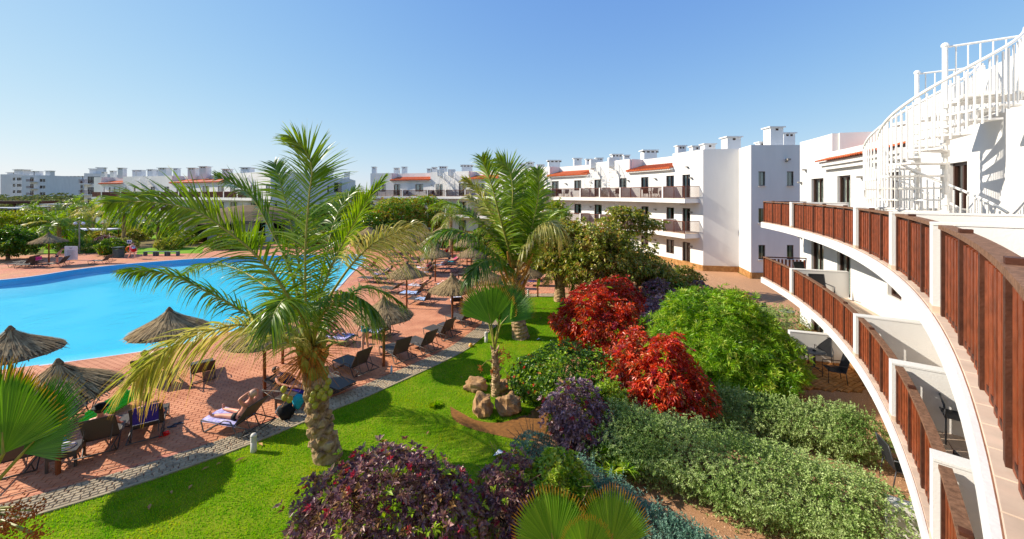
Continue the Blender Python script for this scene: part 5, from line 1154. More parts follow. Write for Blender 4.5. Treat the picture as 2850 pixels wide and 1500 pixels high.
# grey green hedges
def hedge(name, label, pts, w, h, m, dens, L_=.055, sprouts=260, wv=.018):
    loc = pts[len(pts) // 2]; root = thing(name, label, 'hedge', (loc[0], loc[1], 0)); ells = []
    C_ = catmull([(p[0] - loc[0], p[1] - loc[1], 0) for p in pts], max(4, int(dens / 700)))
    for p in C_: ells.append((p.x + random.uniform(-.1, .1), p.y + random.uniform(-.1, .1), h * .48, w * .62 * random.uniform(.85, 1.15), w * .62 * random.uniform(.85, 1.15), h * .54 * random.uniform(.88, 1.1)))
    A = crown(ells, dens, 5, L_, wv, shell=(.55, 1.08), rough=.26, updir=.6, tilt=1.0)
    parts = [A]; P_, D_ = [], []
    for i in range(sprouts):
        e = random.choice(ells); a = random.uniform(0, 6.28); r = random.uniform(0, .85); x, y = e[0] + math.cos(a) * e[3] * r, e[1] + math.sin(a) * e[4] * r; z = e[2] + e[5] * math.sqrt(1 - r * r) * .95; hh = random.uniform(.08, .26); lx, ly = random.gauss(0, .25), random.gauss(0, .25)
        for k in range(14): u = k / 13; P_.append((x + lx * hh * u, y + ly * hh * u, z + hh * u)); aa = random.uniform(0, 6.28); D_.append((math.cos(aa), math.sin(aa), .6))
    P_ = np.array(P_); v, f = leaves(P_, unit(np.array(D_)), rng.uniform(.6, 1, len(P_)) * L_ * .8, np.full(len(P_), wv * 1.1)); parts.append((v, f))
    v, f = merge(parts); link(bpy.data.objects.new('foliage', np_mesh('foliage', v, f, m)), root); branches(ells, min(50, len(ells) * 5), .012).build('stems', M_BARK, root); return root
q = lambda x, y, z=0: G(x, y, z)
hedge('hedge', 'long grey green hedge curving across the lower right bed, the largest', [(2.7, 10.0), (3.7, 9.35), (4.9, 8.6), (6.0, 7.9), (6.8, 7.2)], 1.45, 1.35, L_GREY, 15500, L_=.06, wv=.023, sprouts=420)
hedge('hedge', 'grey green hedge behind the largest one, along the gravel by the patios', [(5.4, 11.4), (6.7, 11.0), (8.0, 10.5), (9.0, 10.0)], .95, 1.1, L_GREY, 9500, L_=.06, wv=.023, sprouts=260)
hedge('hedge', 'low blue grey hedge at the bottom edge right of the fan palm', [(1.6, 8.6), (2.4, 7.6), (3.2, 6.9), (4.0, 6.2)], .95, .75, L_GREY2, 5600)
hedge('hedge', 'clipped grey green hedge under the far end of the balconies', [(11.2, 20.2), (12.2, 19.3), (12.9, 18.4)], 1.5, 1.3, L_GREY, 2600, L_=.08, wv=.03, sprouts=60)
hedge('hedge', 'clipped hedge with dry brown patches behind the green bush', [(9.6, 23.5), (11.4, 23.0), (12.8, 22.0)], 1.6, 1.2, leafmat('dry_patched_hedge', ['#5a6a24', '#8a8a34', '#a0703c', '#b0804c', '#4c6a20'], .25, .5, clump=.8), 2200, L_=.1, wv=.045, sprouts=20)
# tree mass right of the middle palm
def tree(name, label, loc, ells, m, ncl, per, L_, W_, hgt, r0=.12, nb=16, group=None, **kw):
    t = thing(name, label, 'tree', loc, 0, group); v, f = crown(ells, ncl, per, L_, W_, zmin=.3, **kw)
    link(bpy.data.objects.new('crown', np_mesh('crown', v, f, m)), t); m_ = MB()
    fork = Vector((random.uniform(-.15, .15), random.uniform(-.15, .15), hgt)); m_.tube([(0, 0, 0), fork * .5 + Vector((.06, 0, 0)), fork], [r0 * 1.25, r0, r0 * .8], 8, jit=.05); m_.build('trunk', M_BARK, t)
    b_ = branches(ells, nb, r0 * .45, base=fork, spread=.05); b_.build('branches', M_BARK, t); return t
tree('almond_tree', 'spreading olive leaved tree immediately right of the middle coconut palm', (2.9, 24.6, 0), [E_(0, 0, 3.2, 1.7, 1.5, 1.3), E_(-1.2, .2, 2.7, 1.0, 1.0, .9), E_(.9, .4, 4.1, 1.2, 1.1, .9), E_(-.4, 0, 4.3, .9, .9, .6)], L_OLIVE, 1500, 6, .22, .11, 1.4, tilt=1.1, shell=(.2, 1.15), rough=.5)
tree('almond_tree', 'olive leaved tree with reddish leaves behind the red shrubs', (5.0, 23.4, 0), [E_(0, 0, 3.2, 1.8, 1.6, 1.3), E_(1.3, .2, 2.7, 1.3, 1.2, 1.1), E_(-1.1, -.2, 2.4, 1.1, 1.1, 1.0), E_(.3, .2, 4.3, 1.1, 1.0, .7), E_(1.5, 0, 3.9, .8, .8, .5)], L_OLIVE, 1700, 6, .21, .11, 1.2, tilt=1.1, shell=(.2, 1.15), rough=.5)
tree('almond_tree', 'low dusky green tree by the pale gable wall', (8.0, 25.2, 0), [E_(0, 0, 2.3, 1.9, 1.6, 1.2), E_(-1.4, 0, 2.9, 1.3, 1.2, 1.0), E_(1.5, -.2, 1.4, 1.2, 1.1, .8)], L_OLIVE, 1800, 6, .2, .11, 1.0, tilt=1.1, shell=(.3, 1.06), rough=.35)
tree('almond_tree', 'slim taller tree with layered sparse crown in front of the far balconies', (8.0, 26.6, 0), [E_(0, 0, 5.35, 1.5, 1.1, .35), E_(-1.2, 0, 4.9, 1.1, .9, .3), E_(1.4, .1, 4.7, 1.2, .9, .3), E_(.3, 0, 4.3, 1.3, 1.0, .3), E_(-.6, 0, 5.7, .9, .7, .25)], L_OLIVE, 750, 6, .2, .12, 3.6, r0=.07, tilt=1.1, shell=(.1, 1.06), rough=.3)
shrub('croton_bush', 'small dark leaved bush in front of the stone plinth of the pale gable', 'bush', (12.1, 27.2, 0), [E_(0, 0, .9, 1.2, 1.0, .8), E_(-1.2, 0, .8, 1.0, .9, .7)], L_OLIVE, 700, 6, .19, .1, 8, shell=(.3, 1.06))
rand_palm((8.35, 29.2, 0), 1.6, 14, 1.7, 'small feathery palm before the ground floor door of the far wing', n=26, rt=.12, Lm=.55, seed=4)
shrub('green_bush', 'small round bright bush near the far wing ground floor door', 'bush', (7.3, 27.6, 0), [E_(0, 0, .8, .7, .7, .6)], L_GREEN, 420, 6, .14, .05, 5)
for x, y, sc_, lab in ((1558, 838, 1.0, 'stout palm trunk with peeling bark left of the red shrubs'), (1655, 822, .9, 'stout palm trunk deeper in shade among the almond trees')):
    p = G(x, y); rand_palm(p, 2.0 * sc_, 12, 2.0, lab, n=34, rt=.3, Lm=.75, seed=int(x), name='stout_palm')
shrub('shade_bush', 'glossy green bush at the foot of the stout palm', 'bush', (4.1, 22.0, 0), [E_(0, 0, .55, .8, .7, .55)], L_DKGREEN, 600, 5, .12, .07, 6)
# trees beyond the deck in the centre
def TR(x, ytop, ybase_Y, m, w, lab, name='leafy_tree', L_=.3, ncl=1300, W_=.15, group=None, hbase=.25):
    Y = ybase_Y; p = D(x, 540, Y); zt = EYE - (ytop - HY) / F * Y; rr = w / F * Y / 2; h = max(.6, zt)
    return tree(name, lab, (p.x, Y, 0), [E_(0, 0, h * .62, rr * .8, rr * .75, h * .38), E_(-rr * .5, 0, h * .52, rr * .55, rr * .5, h * .33), E_(rr * .5, .2, h * .55, rr * .55, rr * .5, h * .33), E_(0, -.2, h * .78, rr * .5, rr * .5, h * .24)], m, ncl, 6, L_, W_, h * .3, r0=.14, group=group, tilt=1.1, shell=(.45, 1.06), rough=.3)
TR(1105, 552, 52, L_RUST, 150, 'rusty tipped green tree in front of the far wing, left one', ncl=1700)
TR(1185, 545, 55, L_RUST, 110, 'rust coloured tree touching the far wing balconies, right one', ncl=1300)
TR(985, 530, 62, L_YELL, 120, 'yellow green tree behind the big palm beside the end block', ncl=1200)
TR(1030, 600, 50, L_DKGREEN, 140, 'dark low tree behind the far parasols', ncl=1200)
TR(910, 575, 56, L_DKGREEN, 150, 'dark green tree right behind the big palm crown', ncl=1200)
TR(640, 590, 66, L_YELL, 90, 'yellow green tree peeping over the pool bar', ncl=700)
TR(1350, 640, 40, L_DKGREEN, 140, 'dark tree filling the gap behind the middle palm trunk', ncl=1200, L_=.22)
TR(1545, 560, 38, L_YELL, 90, 'yellow green tree right of the middle palm top', ncl=900, L_=.22)
TR(1585, 640, 33, L_OLIVE, 120, 'olive tree below the far wing balconies', ncl=1100, L_=.22)
rand_palm(D(1255, 540, 45) * Vector((1, 1, 0)) if False else (D(1255, 540, 45).x, 45, 0), 4.2, 16, 3.0, 'bushy palm left of the middle palm in front of the far wing', n=30, seed=21, Lm=1.0)
rand_palm((D(1555, 540, 36).x, 36, 0), 3.6, 16, 2.6, 'bushy green palm between middle palm and far wing', n=30, seed=22, Lm=.95)
# left garden
TR(22, 640, 40, L_DKGREEN, 150, 'dark round tree at the left edge beside the thatched parasol', ncl=1800, L_=.22)
TR(50, 592, 58, L_YELL, 170, 'yellow green tree mass at the left edge above the dark tree', ncl=1500)
TR(-10, 598, 66, L_YELL, 160, 'yellowing tree cut by the left edge', ncl=1000)
rand_palm((D(165, 540, 46).x, 46, 0), 3.0, 18, 3.7, 'dark feathery palm between the left tree and the lamp post', n=34, seed=31, Lm=1.3, W=.09)
rand_palm((D(345, 540, 52).x, 52, 0), 4.2, 16, 3.2, 'palm whose pale trunk rises behind the flowering bush', n=32, seed=33, Lm=1.2, W=.09)
rand_palm((D(262, 540, 66).x, 66, 0), 3.0, 12, 3.0, 'shaggy dull green palm near the left wing corner', n=28, seed=36, Lm=1.2, W=.1, mats=[FR_Y, FR_D, FR_Y, FR_D])
for i, (x, yb, yt, w, m) in enumerate(((310, 712, 663, 56, L_DKGREEN),)):
    p = G(x, yb); shrub('flowering_bush', 'round dark bush with pale flowers beside the litter bin', 'bush', (p.x, p.y, 0), [E_(0, 0, 1.0, 1.25, 1.1, .85), E_(.5, 0, .6, .8, .8, .5)], m, 1100, 6, .15, .08, 8)
p = G(235, 703); hedge('hedge', 'clipped dark hedge behind the white notice board', [(p.x - 3, p.y + .5), (p.x, p.y), (p.x + 3.0, p.y - .3)], 1.2, 1.3, L_DKGREEN, 1800, L_=.12, wv=.06, sprouts=10)
bush_protos = []
for k, (m, L_, lab) in enumerate(((L_GREEN, .2, 0), (L_YELL, .24, 0), (L_DKGREEN, .2, 0), (L_MAUVE, .2, 0), (L_OLIVE, .22, 0))):
    bush_protos.append((m, [E_(0, 0, .8, 1.3, 1.1, .75), E_(.9, .1, .6, .8, .8, .55), E_(-.8, -.1, .65, .8, .8, .6)], L_))
gl = ['bright green garden bush beyond the pool', 'yellow green garden bush beyond the pool', 'dark green garden bush beyond the pool', 'dusky purple garden bush beyond the pool', 'olive garden bush beyond the pool']; first = {}
def gbush(x, y, k, sc):
    p = (x, y, 0)
    if k not in first:
        m, el, L_ = bush_protos[k]; first[k] = shrub('garden_bush', gl[k], 'bush', p, el, m, 420, 6, L_, L_ * .45, 6, group=gl[k].replace('bush', 'bushes')); first[k].scale = (sc, sc, sc); return
    dup(first[k], p, random.uniform(0, 6.28), None, None, sc)
random.seed(11)
for i in range(150):
    Y = 48 + 88 * random.random() ** 1.5; x = random.uniform(-30, 700); X = D(x, 540, Y).x
    if Y > 74 and X > -100: continue
    if 545 < x and Y > 50 and Y < 66: continue
    if inside((X, Y), [(a * 1.0, b_) for a, b_ in POOL]): continue
    if Y < 56 and random.random() < .35: continue
    gbush(X, Y, random.choice((0, 0, 1, 1, 2, 2, 2, 3, 4, 4)), random.uniform(.55, 1.15) * (1 + Y / 300))
for x, Y, k, s_ in ((1010, 52, 2, 1.4), (1075, 49, 4, 1.2), (1150, 52, 1, 1.2), (1225, 50, 2, 1.3), (1290, 47, 0, 1.2), (1330, 45, 4, 1.2), (1600, 30, 2, 1.0), (1500, 34, 0, .9), (1700, 28, 1, .8), (1880, 24, 2, .9), (1845, 25.5, 4, 1.0), (1940, 26, 3, .6), (950, 56, 2, 1.5), (880, 52, 4, 1.4), (820, 50, 2, 1.3), (1420, 38, 2, 1.2)):
    gbush(D(x, 540, Y).x, Y, k, s_)
# far tree belt left: one mass reading as scrub beyond the gardens
ells = []
for i in range(80):
    Y = random.uniform(115, 168); x = random.uniform(-60, 330); ells.append((D(x, 540, Y).x, Y, random.uniform(.5, 1.5), random.uniform(4, 8), random.uniform(3, 5), random.uniform(1.6, 2.8) + (Y - 115) * .045))
v, f = crown(ells, 9000, 5, .9, .5, shell=(.7, 1.05))
tag(link(bpy.data.objects.new('scrub_belt', np_mesh('scrub_belt', v, f, leafmat('scrub_leaves', ['#44562c', '#5c6e38', '#78844a', '#8a8458', '#50643a'], .2, .6, clump=.15)))), 'far scrubby tree belt in front of the distant apartment blocks', 'scrub', kind='stuff')
ells = [(D(x, 540, Y).x, Y, 2, 7, 4, 4.5) for x, Y in ((990, 95), (1015, 92), (1000, 105), (975, 100), (1025, 110))]
v, f = crown(ells, 1500, 5, .6, .3, shell=(.7, 1.05)); tag(link(bpy.data.objects.new('far_thicket', np_mesh('far_thicket', v, f, L_YELL))), 'far thicket in the gap between the two hotel wings', 'thicket', kind='stuff')
# boulders
for x, y, w, h_, lab, sd_ in ((1324, 1092, 64, 30, 'smooth tan boulder behind the others on the lawn side', 1), (1345, 1163, 62, 55, 'tall tan boulder left of the fan palm foot', 2), (1415, 1158, 66, 52, 'wide tan boulder right of the fan palm foot', 3), (1405, 1100, 50, 36, 'rough boulder close behind the fan palm trunk', 4), (1432, 1092, 40, 28, 'small boulder half hidden by the hibiscus bush', 5)):
    p = G(x, y); s_ = p.y / F; t = MB(); t.ball((0, 0, 0), 1, 22, 16, .55, seed=sd_ * 7)
    o = t.build('boulder', M_ROCK, smooth=False); o.location = (p.x, p.y + w * s_ * .3, h_ * s_ * .42); o.scale = (w * s_ * .5, w * s_ * .42, h_ * s_ * .62); tag(o, lab, 'boulder')
# hibiscus flowers and fallen leaves
fl_ = bpy.data.objects
hb = [o for o in bpy.data.objects if o.name.startswith('hibiscus_bush')][0]; M_FLOW = mat('pink_flower', '#e8705a', .6, .2, .1)
for (x, y, z) in ((1528, 998, 1.35), (1533, 1002, 1.3), (1596, 1130, 1.2), (1500, 1040, 1.1), (1650, 1050, 1.45)):
    p = G(x, y, z); m_ = MB()
    for k in range(5): a = k * 1.257; m_.add([p, p + Vector((math.cos(a) * .05, math.sin(a) * .05, .03)), p + Vector((math.cos(a + .5) * .08, math.sin(a + .5) * .08, .02)), p + Vector((math.cos(a + 1) * .05, math.sin(a + 1) * .05, .03))], [(0, 1, 2, 3)])
    m_.build('flower', M_FLOW, hb, hb.location)
M_DRY = mat('dry_fallen_leaf', '#b08a5c', .9, .1, .3)
lf = MB().add([(-.09, 0, 0), (0, .035, .025), (.1, 0, .01), (0, -.035, .03)], [(0, 1, 2), (0, 2, 3)]).mesh('fallen_leaf', M_DRY)
for i, (x, y) in enumerate(((572, 1304), (610, 1290), (667, 1281), (477, 1370), (416, 1411), (530, 1355), (725, 1237), (1284, 1050), (1463, 872), (1480, 880), (1505, 885), (1470, 855), (1512, 860), (1190, 1205))):
    p = G(x, y, .04); o = inst('fallen_leaf', lf, p, random.uniform(0, 6.28), None, random.uniform(.7, 1.4)); tag(o, 'dry fallen leaf lying on the grass', 'leaf', 'dry fallen leaves on the lawn')
for x, y, lab, s_ in ((1388, 1265, 'crumpled white paper scrap on grass above the small purple shrub', 1.6), (1499, 945, 'small white scrap in the palm shadow on the lawn', 1.1)):
    p = G(x, y, .05); o = MB().add([(-.09, -.03, 0), (0, .06, .05), (.1, .03, .01), (.03, -.06, .06), (-.02, 0, .03)], [(0, 4, 1), (1, 4, 2), (2, 4, 3), (3, 4, 0)]).build('paper_scrap', mat('white_paper', (.8, .8, .8), .8, .1, .02)); o.location = p; o.scale = (s_,) * 3; tag(o, lab, 'litter')

# more palms, sunshades and lawn strips in the garden beyond the pool
for (x, Y, hh, L_, sd, lab) in ((255, 72, 4.0, 3.2, 51, 'dull palm in front of the far end of the left wing'), (95, 84, 3.5, 3.0, 52, 'small palm above the yellow tree at the left edge'), (215, 92, 4.5, 3.0, 53, 'palm far back near the scrub belt'), (440, 58, 2.6, 2.6, 54, 'short palm behind the benches'), (510, 62, 3.4, 2.8, 55, 'palm behind the frond leaflets near the pool bar'), (130, 60, 2.4, 2.4, 56, 'short bright palm behind the lone parasol'), (900, 60, 4.0, 3.0, 57, 'palm half hidden behind the big palm crown'), (1010, 58, 3.0, 2.6, 58, 'palm behind the farthest parasols')):
    rand_palm((D(x, 540, Y).x, Y, 0), hh, 13, L_, lab, n=24, seed=sd, Lm=1.1, W=.1)
M_LAWN2 = mat('garden_lawn_green', '#6a9a24', .95, .05, .25, .8, .6, 40, col2='#8aa83a')
for i, (x0, x1, y0, y1) in enumerate(((120, 330, 694, 706), (380, 560, 690, 708), (-20, 110, 690, 702), (240, 520, 655, 668), (60, 300, 628, 636))):
    q = [G(x0, y1), G(x1, y1 - 3), G(x1 + 10, y0 - 2), G(x0 + 5, y0)]; poly_sheet('lawn', [(a.x, a.y) for a in q], [], .009 + i * .004, M_LAWN2)
M_SHADE = mat('white_sunshade', (.75, .75, .74), .8, .1, .05)
for i, (x, y, w_) in enumerate(((28, 578, 9), (85, 580, 7), (112, 574, 8), (160, 568, 5))):
    c = D(x, y, 92); t = thing('white_sunshade', ('flat white sunshade above the left edge trees', 'second flat white sunshade right of the first', 'flat white sunshade near the small palm', 'small flat sunshade below the little red roofed house')[i], 'sunshade', (c.x, c.y, 0)); MB().box((0, 0, c.z), (w_, 3, .15)).build('canopy_top', M_SHADE, t)
    for s in (-.45, .45): MB().box((s * w_, 0, c.z / 2), (.15, .15, c.z)).build('post', M_SHADE, t)
p = D(60, 563, 110); t = thing('pergola', 'long brown pergola roof at the left edge below the apartment blocks', 'pergola', (p.x, p.y, 0)); MB().box((0, 0, p.z), (16, 4, .8)).build('roof', M_WOODD, t)
for s in (-7, 0, 7): MB().box((s, -1.5, p.z / 2), (.3, .3, p.z)).build('post', M_WOODD, t)
# ------------------------------------------------------------------ furniture, people and small things
def thatch_parasol(loc, label, rz=0.0, sc=1.0, group=None, tilt=0.0):
    global PARA
    if PARA is None:
        t = thing('thatched_parasol', label, 'parasol', loc, rz, group)
        MB().tube([(0, 0, -.02), (.01, 0, 1.1), (0, 0, 2.3)], [.055, .05, .045], 8).build('post', M_POST, t)
        cone = MB().lathe([(1.12, 1.93), (1.13, 1.97), (.62, 2.24), (.2, 2.44), (.085, 2.56), (.06, 2.66), (.02, 2.68)], 28, jit=.03)
        n = 1500; an = rng.uniform(0, 6.283, n); u0 = rng.uniform(0, .72, n); ln = rng.uniform(.28, .5, n); V = np.zeros((n, 4, 3))
        def prof(u):
            r = np.interp(u, [0, .1, .25, 1.0, 1.25], [.05, .12, .3, 1.13, 1.30]); z = np.interp(u, [0, .1, .25, 1.0, 1.25], [2.68, 2.5, 2.41, 1.97, 1.80]); return r, z
        lift = rng.uniform(.01, .045, n); w_ = rng.uniform(.007, .02, n); dA = rng.normal(0, .05, n)
        for j, u in enumerate((u0, np.minimum(u0 + ln, 1.24))):
            r, z = prof(u); a = an + dA * j; wj = w_ * (1 if j else .6)
            for k, s_ in enumerate((-1, 1)):
                V[:, j * 2 + k, 0] = r * np.cos(a) - s_ * wj * np.sin(a); V[:, j * 2 + k, 1] = r * np.sin(a) + s_ * wj * np.cos(a); V[:, j * 2 + k, 2] = z + lift * (1 + j * .4)
        Fq = np.arange(n)[:, None] * 4 + np.array([0, 1, 3, 2])[None]
        can = link(bpy.data.objects.new('thatch_canopy', cone.mesh('thatch_canopy', M_THATCH)), t)
        o = link(bpy.data.objects.new('loose_straw', np_mesh('loose_straw', V.reshape(-1, 3), Fq, leafmat('straw_strands', ['#6a5740', '#8a7454', '#a58c64', '#b89e74', '#7a6448'], 0, .9, gloss=.1, clump=6))), can); tag(o, kind='stuff')
        kn = MB(); kn.lathe([(.09, 2.5), (.075, 2.6), (.1, 2.68), (.03, 2.8)], 9, jit=.15); kn.build('top_knot', M_THATCH, t)
        ribs = MB()
        for k in range(8): a = k * math.pi / 4; ribs.tube([(0, 0, 2.3), (math.cos(a) * 1.05, math.sin(a) * 1.05, 1.93)], .018, 4)
        ribs.build('ribs', M_POST, t); PARA = t
    else: t = dup(PARA, loc, rz, label, group)
    t.scale = (sc, sc, sc); t.rotation_euler = (tilt, tilt * .5, rz); t.location = loc
    if group: t['group'] = group
    return t
PARA = None
def gx(px_, py_, sc=1): p = G(px_, py_); return (p.x, p.y, .02)
paras = [((-15.2, 11.75), 'thatched parasol at the left edge standing beside the pool water', 1), ((-11.0, 9.40), 'nearest thatched parasol, half hidden by the left fan palm', 1), ((-12.1, 13.7), 'thatched parasol at the pool edge under the big palm fronds', 1), ((-8.25, 12.95), 'thatched parasol directly behind the big palm trunk', 1),
         ((-9.16, 15.5), 'thatched parasol seen through the big palm fronds beside the pool', 1), ((-5.05, 15.27), 'thatched parasol right of the big palm, over the standing woman', 1), ((-3.0, 19.5), 'thatched parasol behind the small fan palm leaves', 1), ((-1.47, 21.6), 'thatched parasol below the hanging fronds of the middle palm', 1),
         ((-6.24, 23.0), 'thatched parasol in the middle of the deck touching the palm frond tips', 1), ((-5.95, 30.1), 'thatched parasol over the sunbathers with white towels', 1.02), ((-16.7, 50), 'thatched parasol farthest back below the rusty tree', 1.25), ((-16.4, 44.5), 'dark thatched parasol left of the farthest one', 1.15), ((-10.1, 38.6), 'thatched parasol partly behind the drooping yellow frond tip', 1.1),
         ((-7.6, 35), 'thatched parasol overlapped by the one over the sunbathers', 1.05), ((-9.8, 43), 'thatched parasol in the back row, third from its right end', 1.1), ((-12, 46.5), 'thatched parasol in the back row under the trees', 1.1), ((-44.4, 37.2), 'lone thatched parasol across the pool by the notice board', 1.12), ((1.7, 25.6), 'thatched parasol whose post stands on the lawn corner farthest right', 1), ((.72, 23.1), 'thatched parasol hidden by the middle palm with two posts near', 1), ((-6.3, 41), 'thatched parasol in the back row, right end', 1.1), ((-4.2, 36.2), 'thatched parasol behind the left fronds of the middle palm', 1.05), ((-8.9, 33.2), 'thatched parasol left of the sunbathers with white towels', 1.05), ((-13.4, 41.5), 'thatched parasol near the pool corner in the back rows', 1.1), ((-3.2, 30.4), 'thatched parasol directly left of the middle palm crown', 1.0), ((-11.9, 50.5), 'thatched parasol in the shade under the rusty trees', 1.1), ((-8.4, 47), 'thatched parasol in the back row before the hedge', 1.1)]
for i, (p, lab, sc) in enumerate(paras): thatch_parasol((p[0], p[1], .02), lab, i * 1.3, sc, 'thatched parasols around the pool')
# sun loungers
def lounger_parts(back):
    w = .33; out = []
    fr = MB()
    for s in (-w, w):
        fr.tube([(-.97, s, .33), (-.88, s, .02), (-.80, s, .03), (-.3, s * 1.03, .34), (-.12, s * 1.05, .44), (.10, s * 1.05, .44), (.36, s, .02), (.46, s, .05), (.97, s, .29)], .017, 6)
        fr.tube([(-.97, s, .33), (.22, s, .33), (.97, s, .29)], .017, 6); fr.tube([(.46, s, .05), (.62, s, .3)], .014, 5)
    for x, z in ((-.97, .33), (-.86, .02), (.38, .02), (.97, .29), (.22, .32)): fr.tube([(x, -w, z), (x, w, z)], .015, 6)
    seat = MB(); n = 6
    for i in range(n):
        x0, x1 = -.95 + 1.17 * i / n, -.95 + 1.17 * (i + 1) / n; z0 = .345 - .02 * math.sin(math.pi * i / n); z1 = .345 - .02 * math.sin(math.pi * (i + 1) / n)
        seat.add([(x0, -w + .01, z0), (x1, -w + .01, z1), (x1, w - .01, z1), (x0, w - .01, z0), (x0, -w + .01, z0 - .012), (x1, -w + .01, z1 - .012), (x1, w - .01, z1 - .012), (x0, w - .01, z0 - .012)], [(0, 1, 2, 3), (7, 6, 5, 4), (0, 4, 5, 1), (2, 6, 7, 3)])
    a = R_(back); bx, bz = .22 + .74 * math.cos(a), .35 + .74 * math.sin(a); bk = MB(); nx_, nz_ = -math.sin(a), math.cos(a)
    bk.add([(.22, -w + .01, .35), (bx, -w + .01, bz), (bx, w - .01, bz), (.22, w - .01, .35), (.22 - nx_ * .012, -w + .01, .35 - nz_ * .012), (bx - nx_ * .012, -w + .01, bz - nz_ * .012), (bx - nx_ * .012, w - .01, bz - nz_ * .012), (.22 - nx_ * .012, w - .01, .35 - nz_ * .012)], [(0, 1, 2, 3), (7, 6, 5, 4), (0, 4, 5, 1), (2, 6, 7, 3), (1, 5, 6, 2)])
    bf = MB()
    for s in (-w, w): bf.tube([(.22, s, .35), (bx, s, bz)], .016, 6)
    bf.tube([(bx, -w, bz), (bx, w, bz)], .016, 6)
    if back > 8: 
        for s in (-w * .8, w * .8): bf.tube([(.22 + .45 * math.cos(a), s, .35 + .45 * math.sin(a)), (.68, s, .30)], .011, 5)
    return fr, seat, bk, bf
LG = {}
def lounger(x, y, deg, back, label, group='dark sling sun loungers on the red deck', name='sun_lounger'):
    if back not in LG:
        t = thing(name, label, 'sun lounger', (x, y, .02), R_(deg), group); fr, st, bk, bf = lounger_parts(back)
        fr.build('frame', M_LFRAME, t, smooth=True); st.build('seat', M_PLASTIC, t); b = bk.build('backrest', M_PLASTIC, t); bf.build('back_frame', M_LFRAME, b); LG[back] = t
    else: t = dup(LG[back], (x, y, .02), R_(deg), label, group)
    return t
Ls = [(-5.97, 14.8, -33, 60, 'empty sun lounger in front of the parasol with the standing woman'), (-4.7, 15.95, -46, 62, 'empty sun lounger immediately right of the parasol post'), (-3.84, 16.8, -38, 60, 'third raised sun lounger along the lawn from the big palm'), (-3.3, 18.35, -36, 60, 'raised sun lounger just left of the small bollard'),
      (-2.55, 20.2, -38, 50, 'sun lounger beside the small box table under the parasol'), (-2.1, 21.7, -30, 35, 'sun lounger half hidden by the small fan palm leaves'), (-3.35, 23.6, -80, 30, 'sun lounger draped with a white towel seen from its head end'), (-5.4, 23.8, -20, 62, 'sun lounger with blue towel left of the middle parasol'), (-6.3, 25.3, -15, 55, 'sun lounger with patterned blue towel behind another lounger'),
      (-6.35, 13.5, -30, 0, 'flat empty sun lounger right behind the big palm trunk'), (-7.85, 11.15, -14, 50, 'sun lounger with the sunbathing man in dark trunks'), (-10.28, 11.0, -54, 62, 'sun lounger with a purple towel hung over its back'), (-10.95, 10.45, -59, 62, 'sun lounger of the person in a dark cap'), (-12.15, 9.65, -57, 62, 'sun lounger behind the left fan palm stems'),
      (-13.25, 11.55, 112, 25, 'sun lounger next to the green inflatable'), (-13.3, 14.2, -60, 55, 'sun lounger by the pool edge below the palm frond'), (-11.4, 14.3, -50, 40, 'sun lounger in the shade under the parasol at the pool edge'), (-8.1, 17.7, 165, 35, 'sun lounger with lilac towel near the pool behind the palm'), (-6.3, 18.3, -20, 40, 'sun lounger loaded with towels behind the standing woman'),
      (-7.25, 12.95, 168, 22, 'sun lounger behind the sunbathing man, with second sunbather'), (-9.0, 36.6, -20, 62, 'far sun lounger with tall white towel on its raised back'), (-7.5, 34, -25, 40, 'far sun lounger of the reclining woman in pink'), (-7.0, 32.2, -15, 45, 'far sun lounger with white towel beside the red chair back'), (-4.6, 27.6, -35, 62, 'sun lounger with white towel by the dark raised chair back'),
      (-6.4, 27.4, -20, 30, 'sun lounger with sunbather with bent knees'), (-2.1, 32.4, -10, 45, 'far sun lounger with pale towel below the middle palm frond'), (-3.4, 34.6, 5, 30, 'far sun lounger in the row behind the middle palm'), (-1.2, 30.2, 0, 20, 'far sun lounger left of the middle palm crown'), (2.0, 28.8, -5, 35, 'sun lounger with purple towel beyond the far lawn edge'), (1.2, 31.6, -5, 30, 'sun lounger farther behind the purple towel one'), (2.9, 31.0, -8, 25, 'sun lounger under the almond trees'),
      (-4.2, 39.0, -10, 35, 'far sun lounger with pink bag in the back rows'), (-5.6, 37.2, -12, 30, 'far sun lounger with turquoise towel'), (-8.6, 40.6, -10, 30, 'far sun lounger in the back rows under the parasols'), (-12.4, 41.8, -8, 30, 'far sun lounger near the pool corner'), (-10.9, 37.3, -8, 30, 'far sun lounger with a dark bag'), (-2.6, 36.8, -8, 40, 'far sun lounger with blue towel'), (-9.6, 29.5, -25, 35, 'sun lounger alone near the pool rim behind the yellow frond'), (-8.2, 26.6, -25, 35, 'sun lounger behind the yellow palm frond'),
      (-45.6, 36.3, 15, 55, 'black sun lounger farthest left across the pool'), (-44.3, 35.7, 12, 60, 'black sun lounger with pink towel across the pool'), (-42.4, 36.3, 15, 55, 'black sun lounger beside the bending man across the pool'), (-46.6, 37.4, 10, 45, 'black sun lounger behind the pink towel one'), (-39.9, 37.8, 10, 45, 'single black sun lounger on the far pool edge left of the bin')]
LOBJ = {}
for (x, y, d, b_, lab) in Ls: LOBJ[lab] = lounger(x, y, d, b_, lab)
random.seed(5); k_ = 0
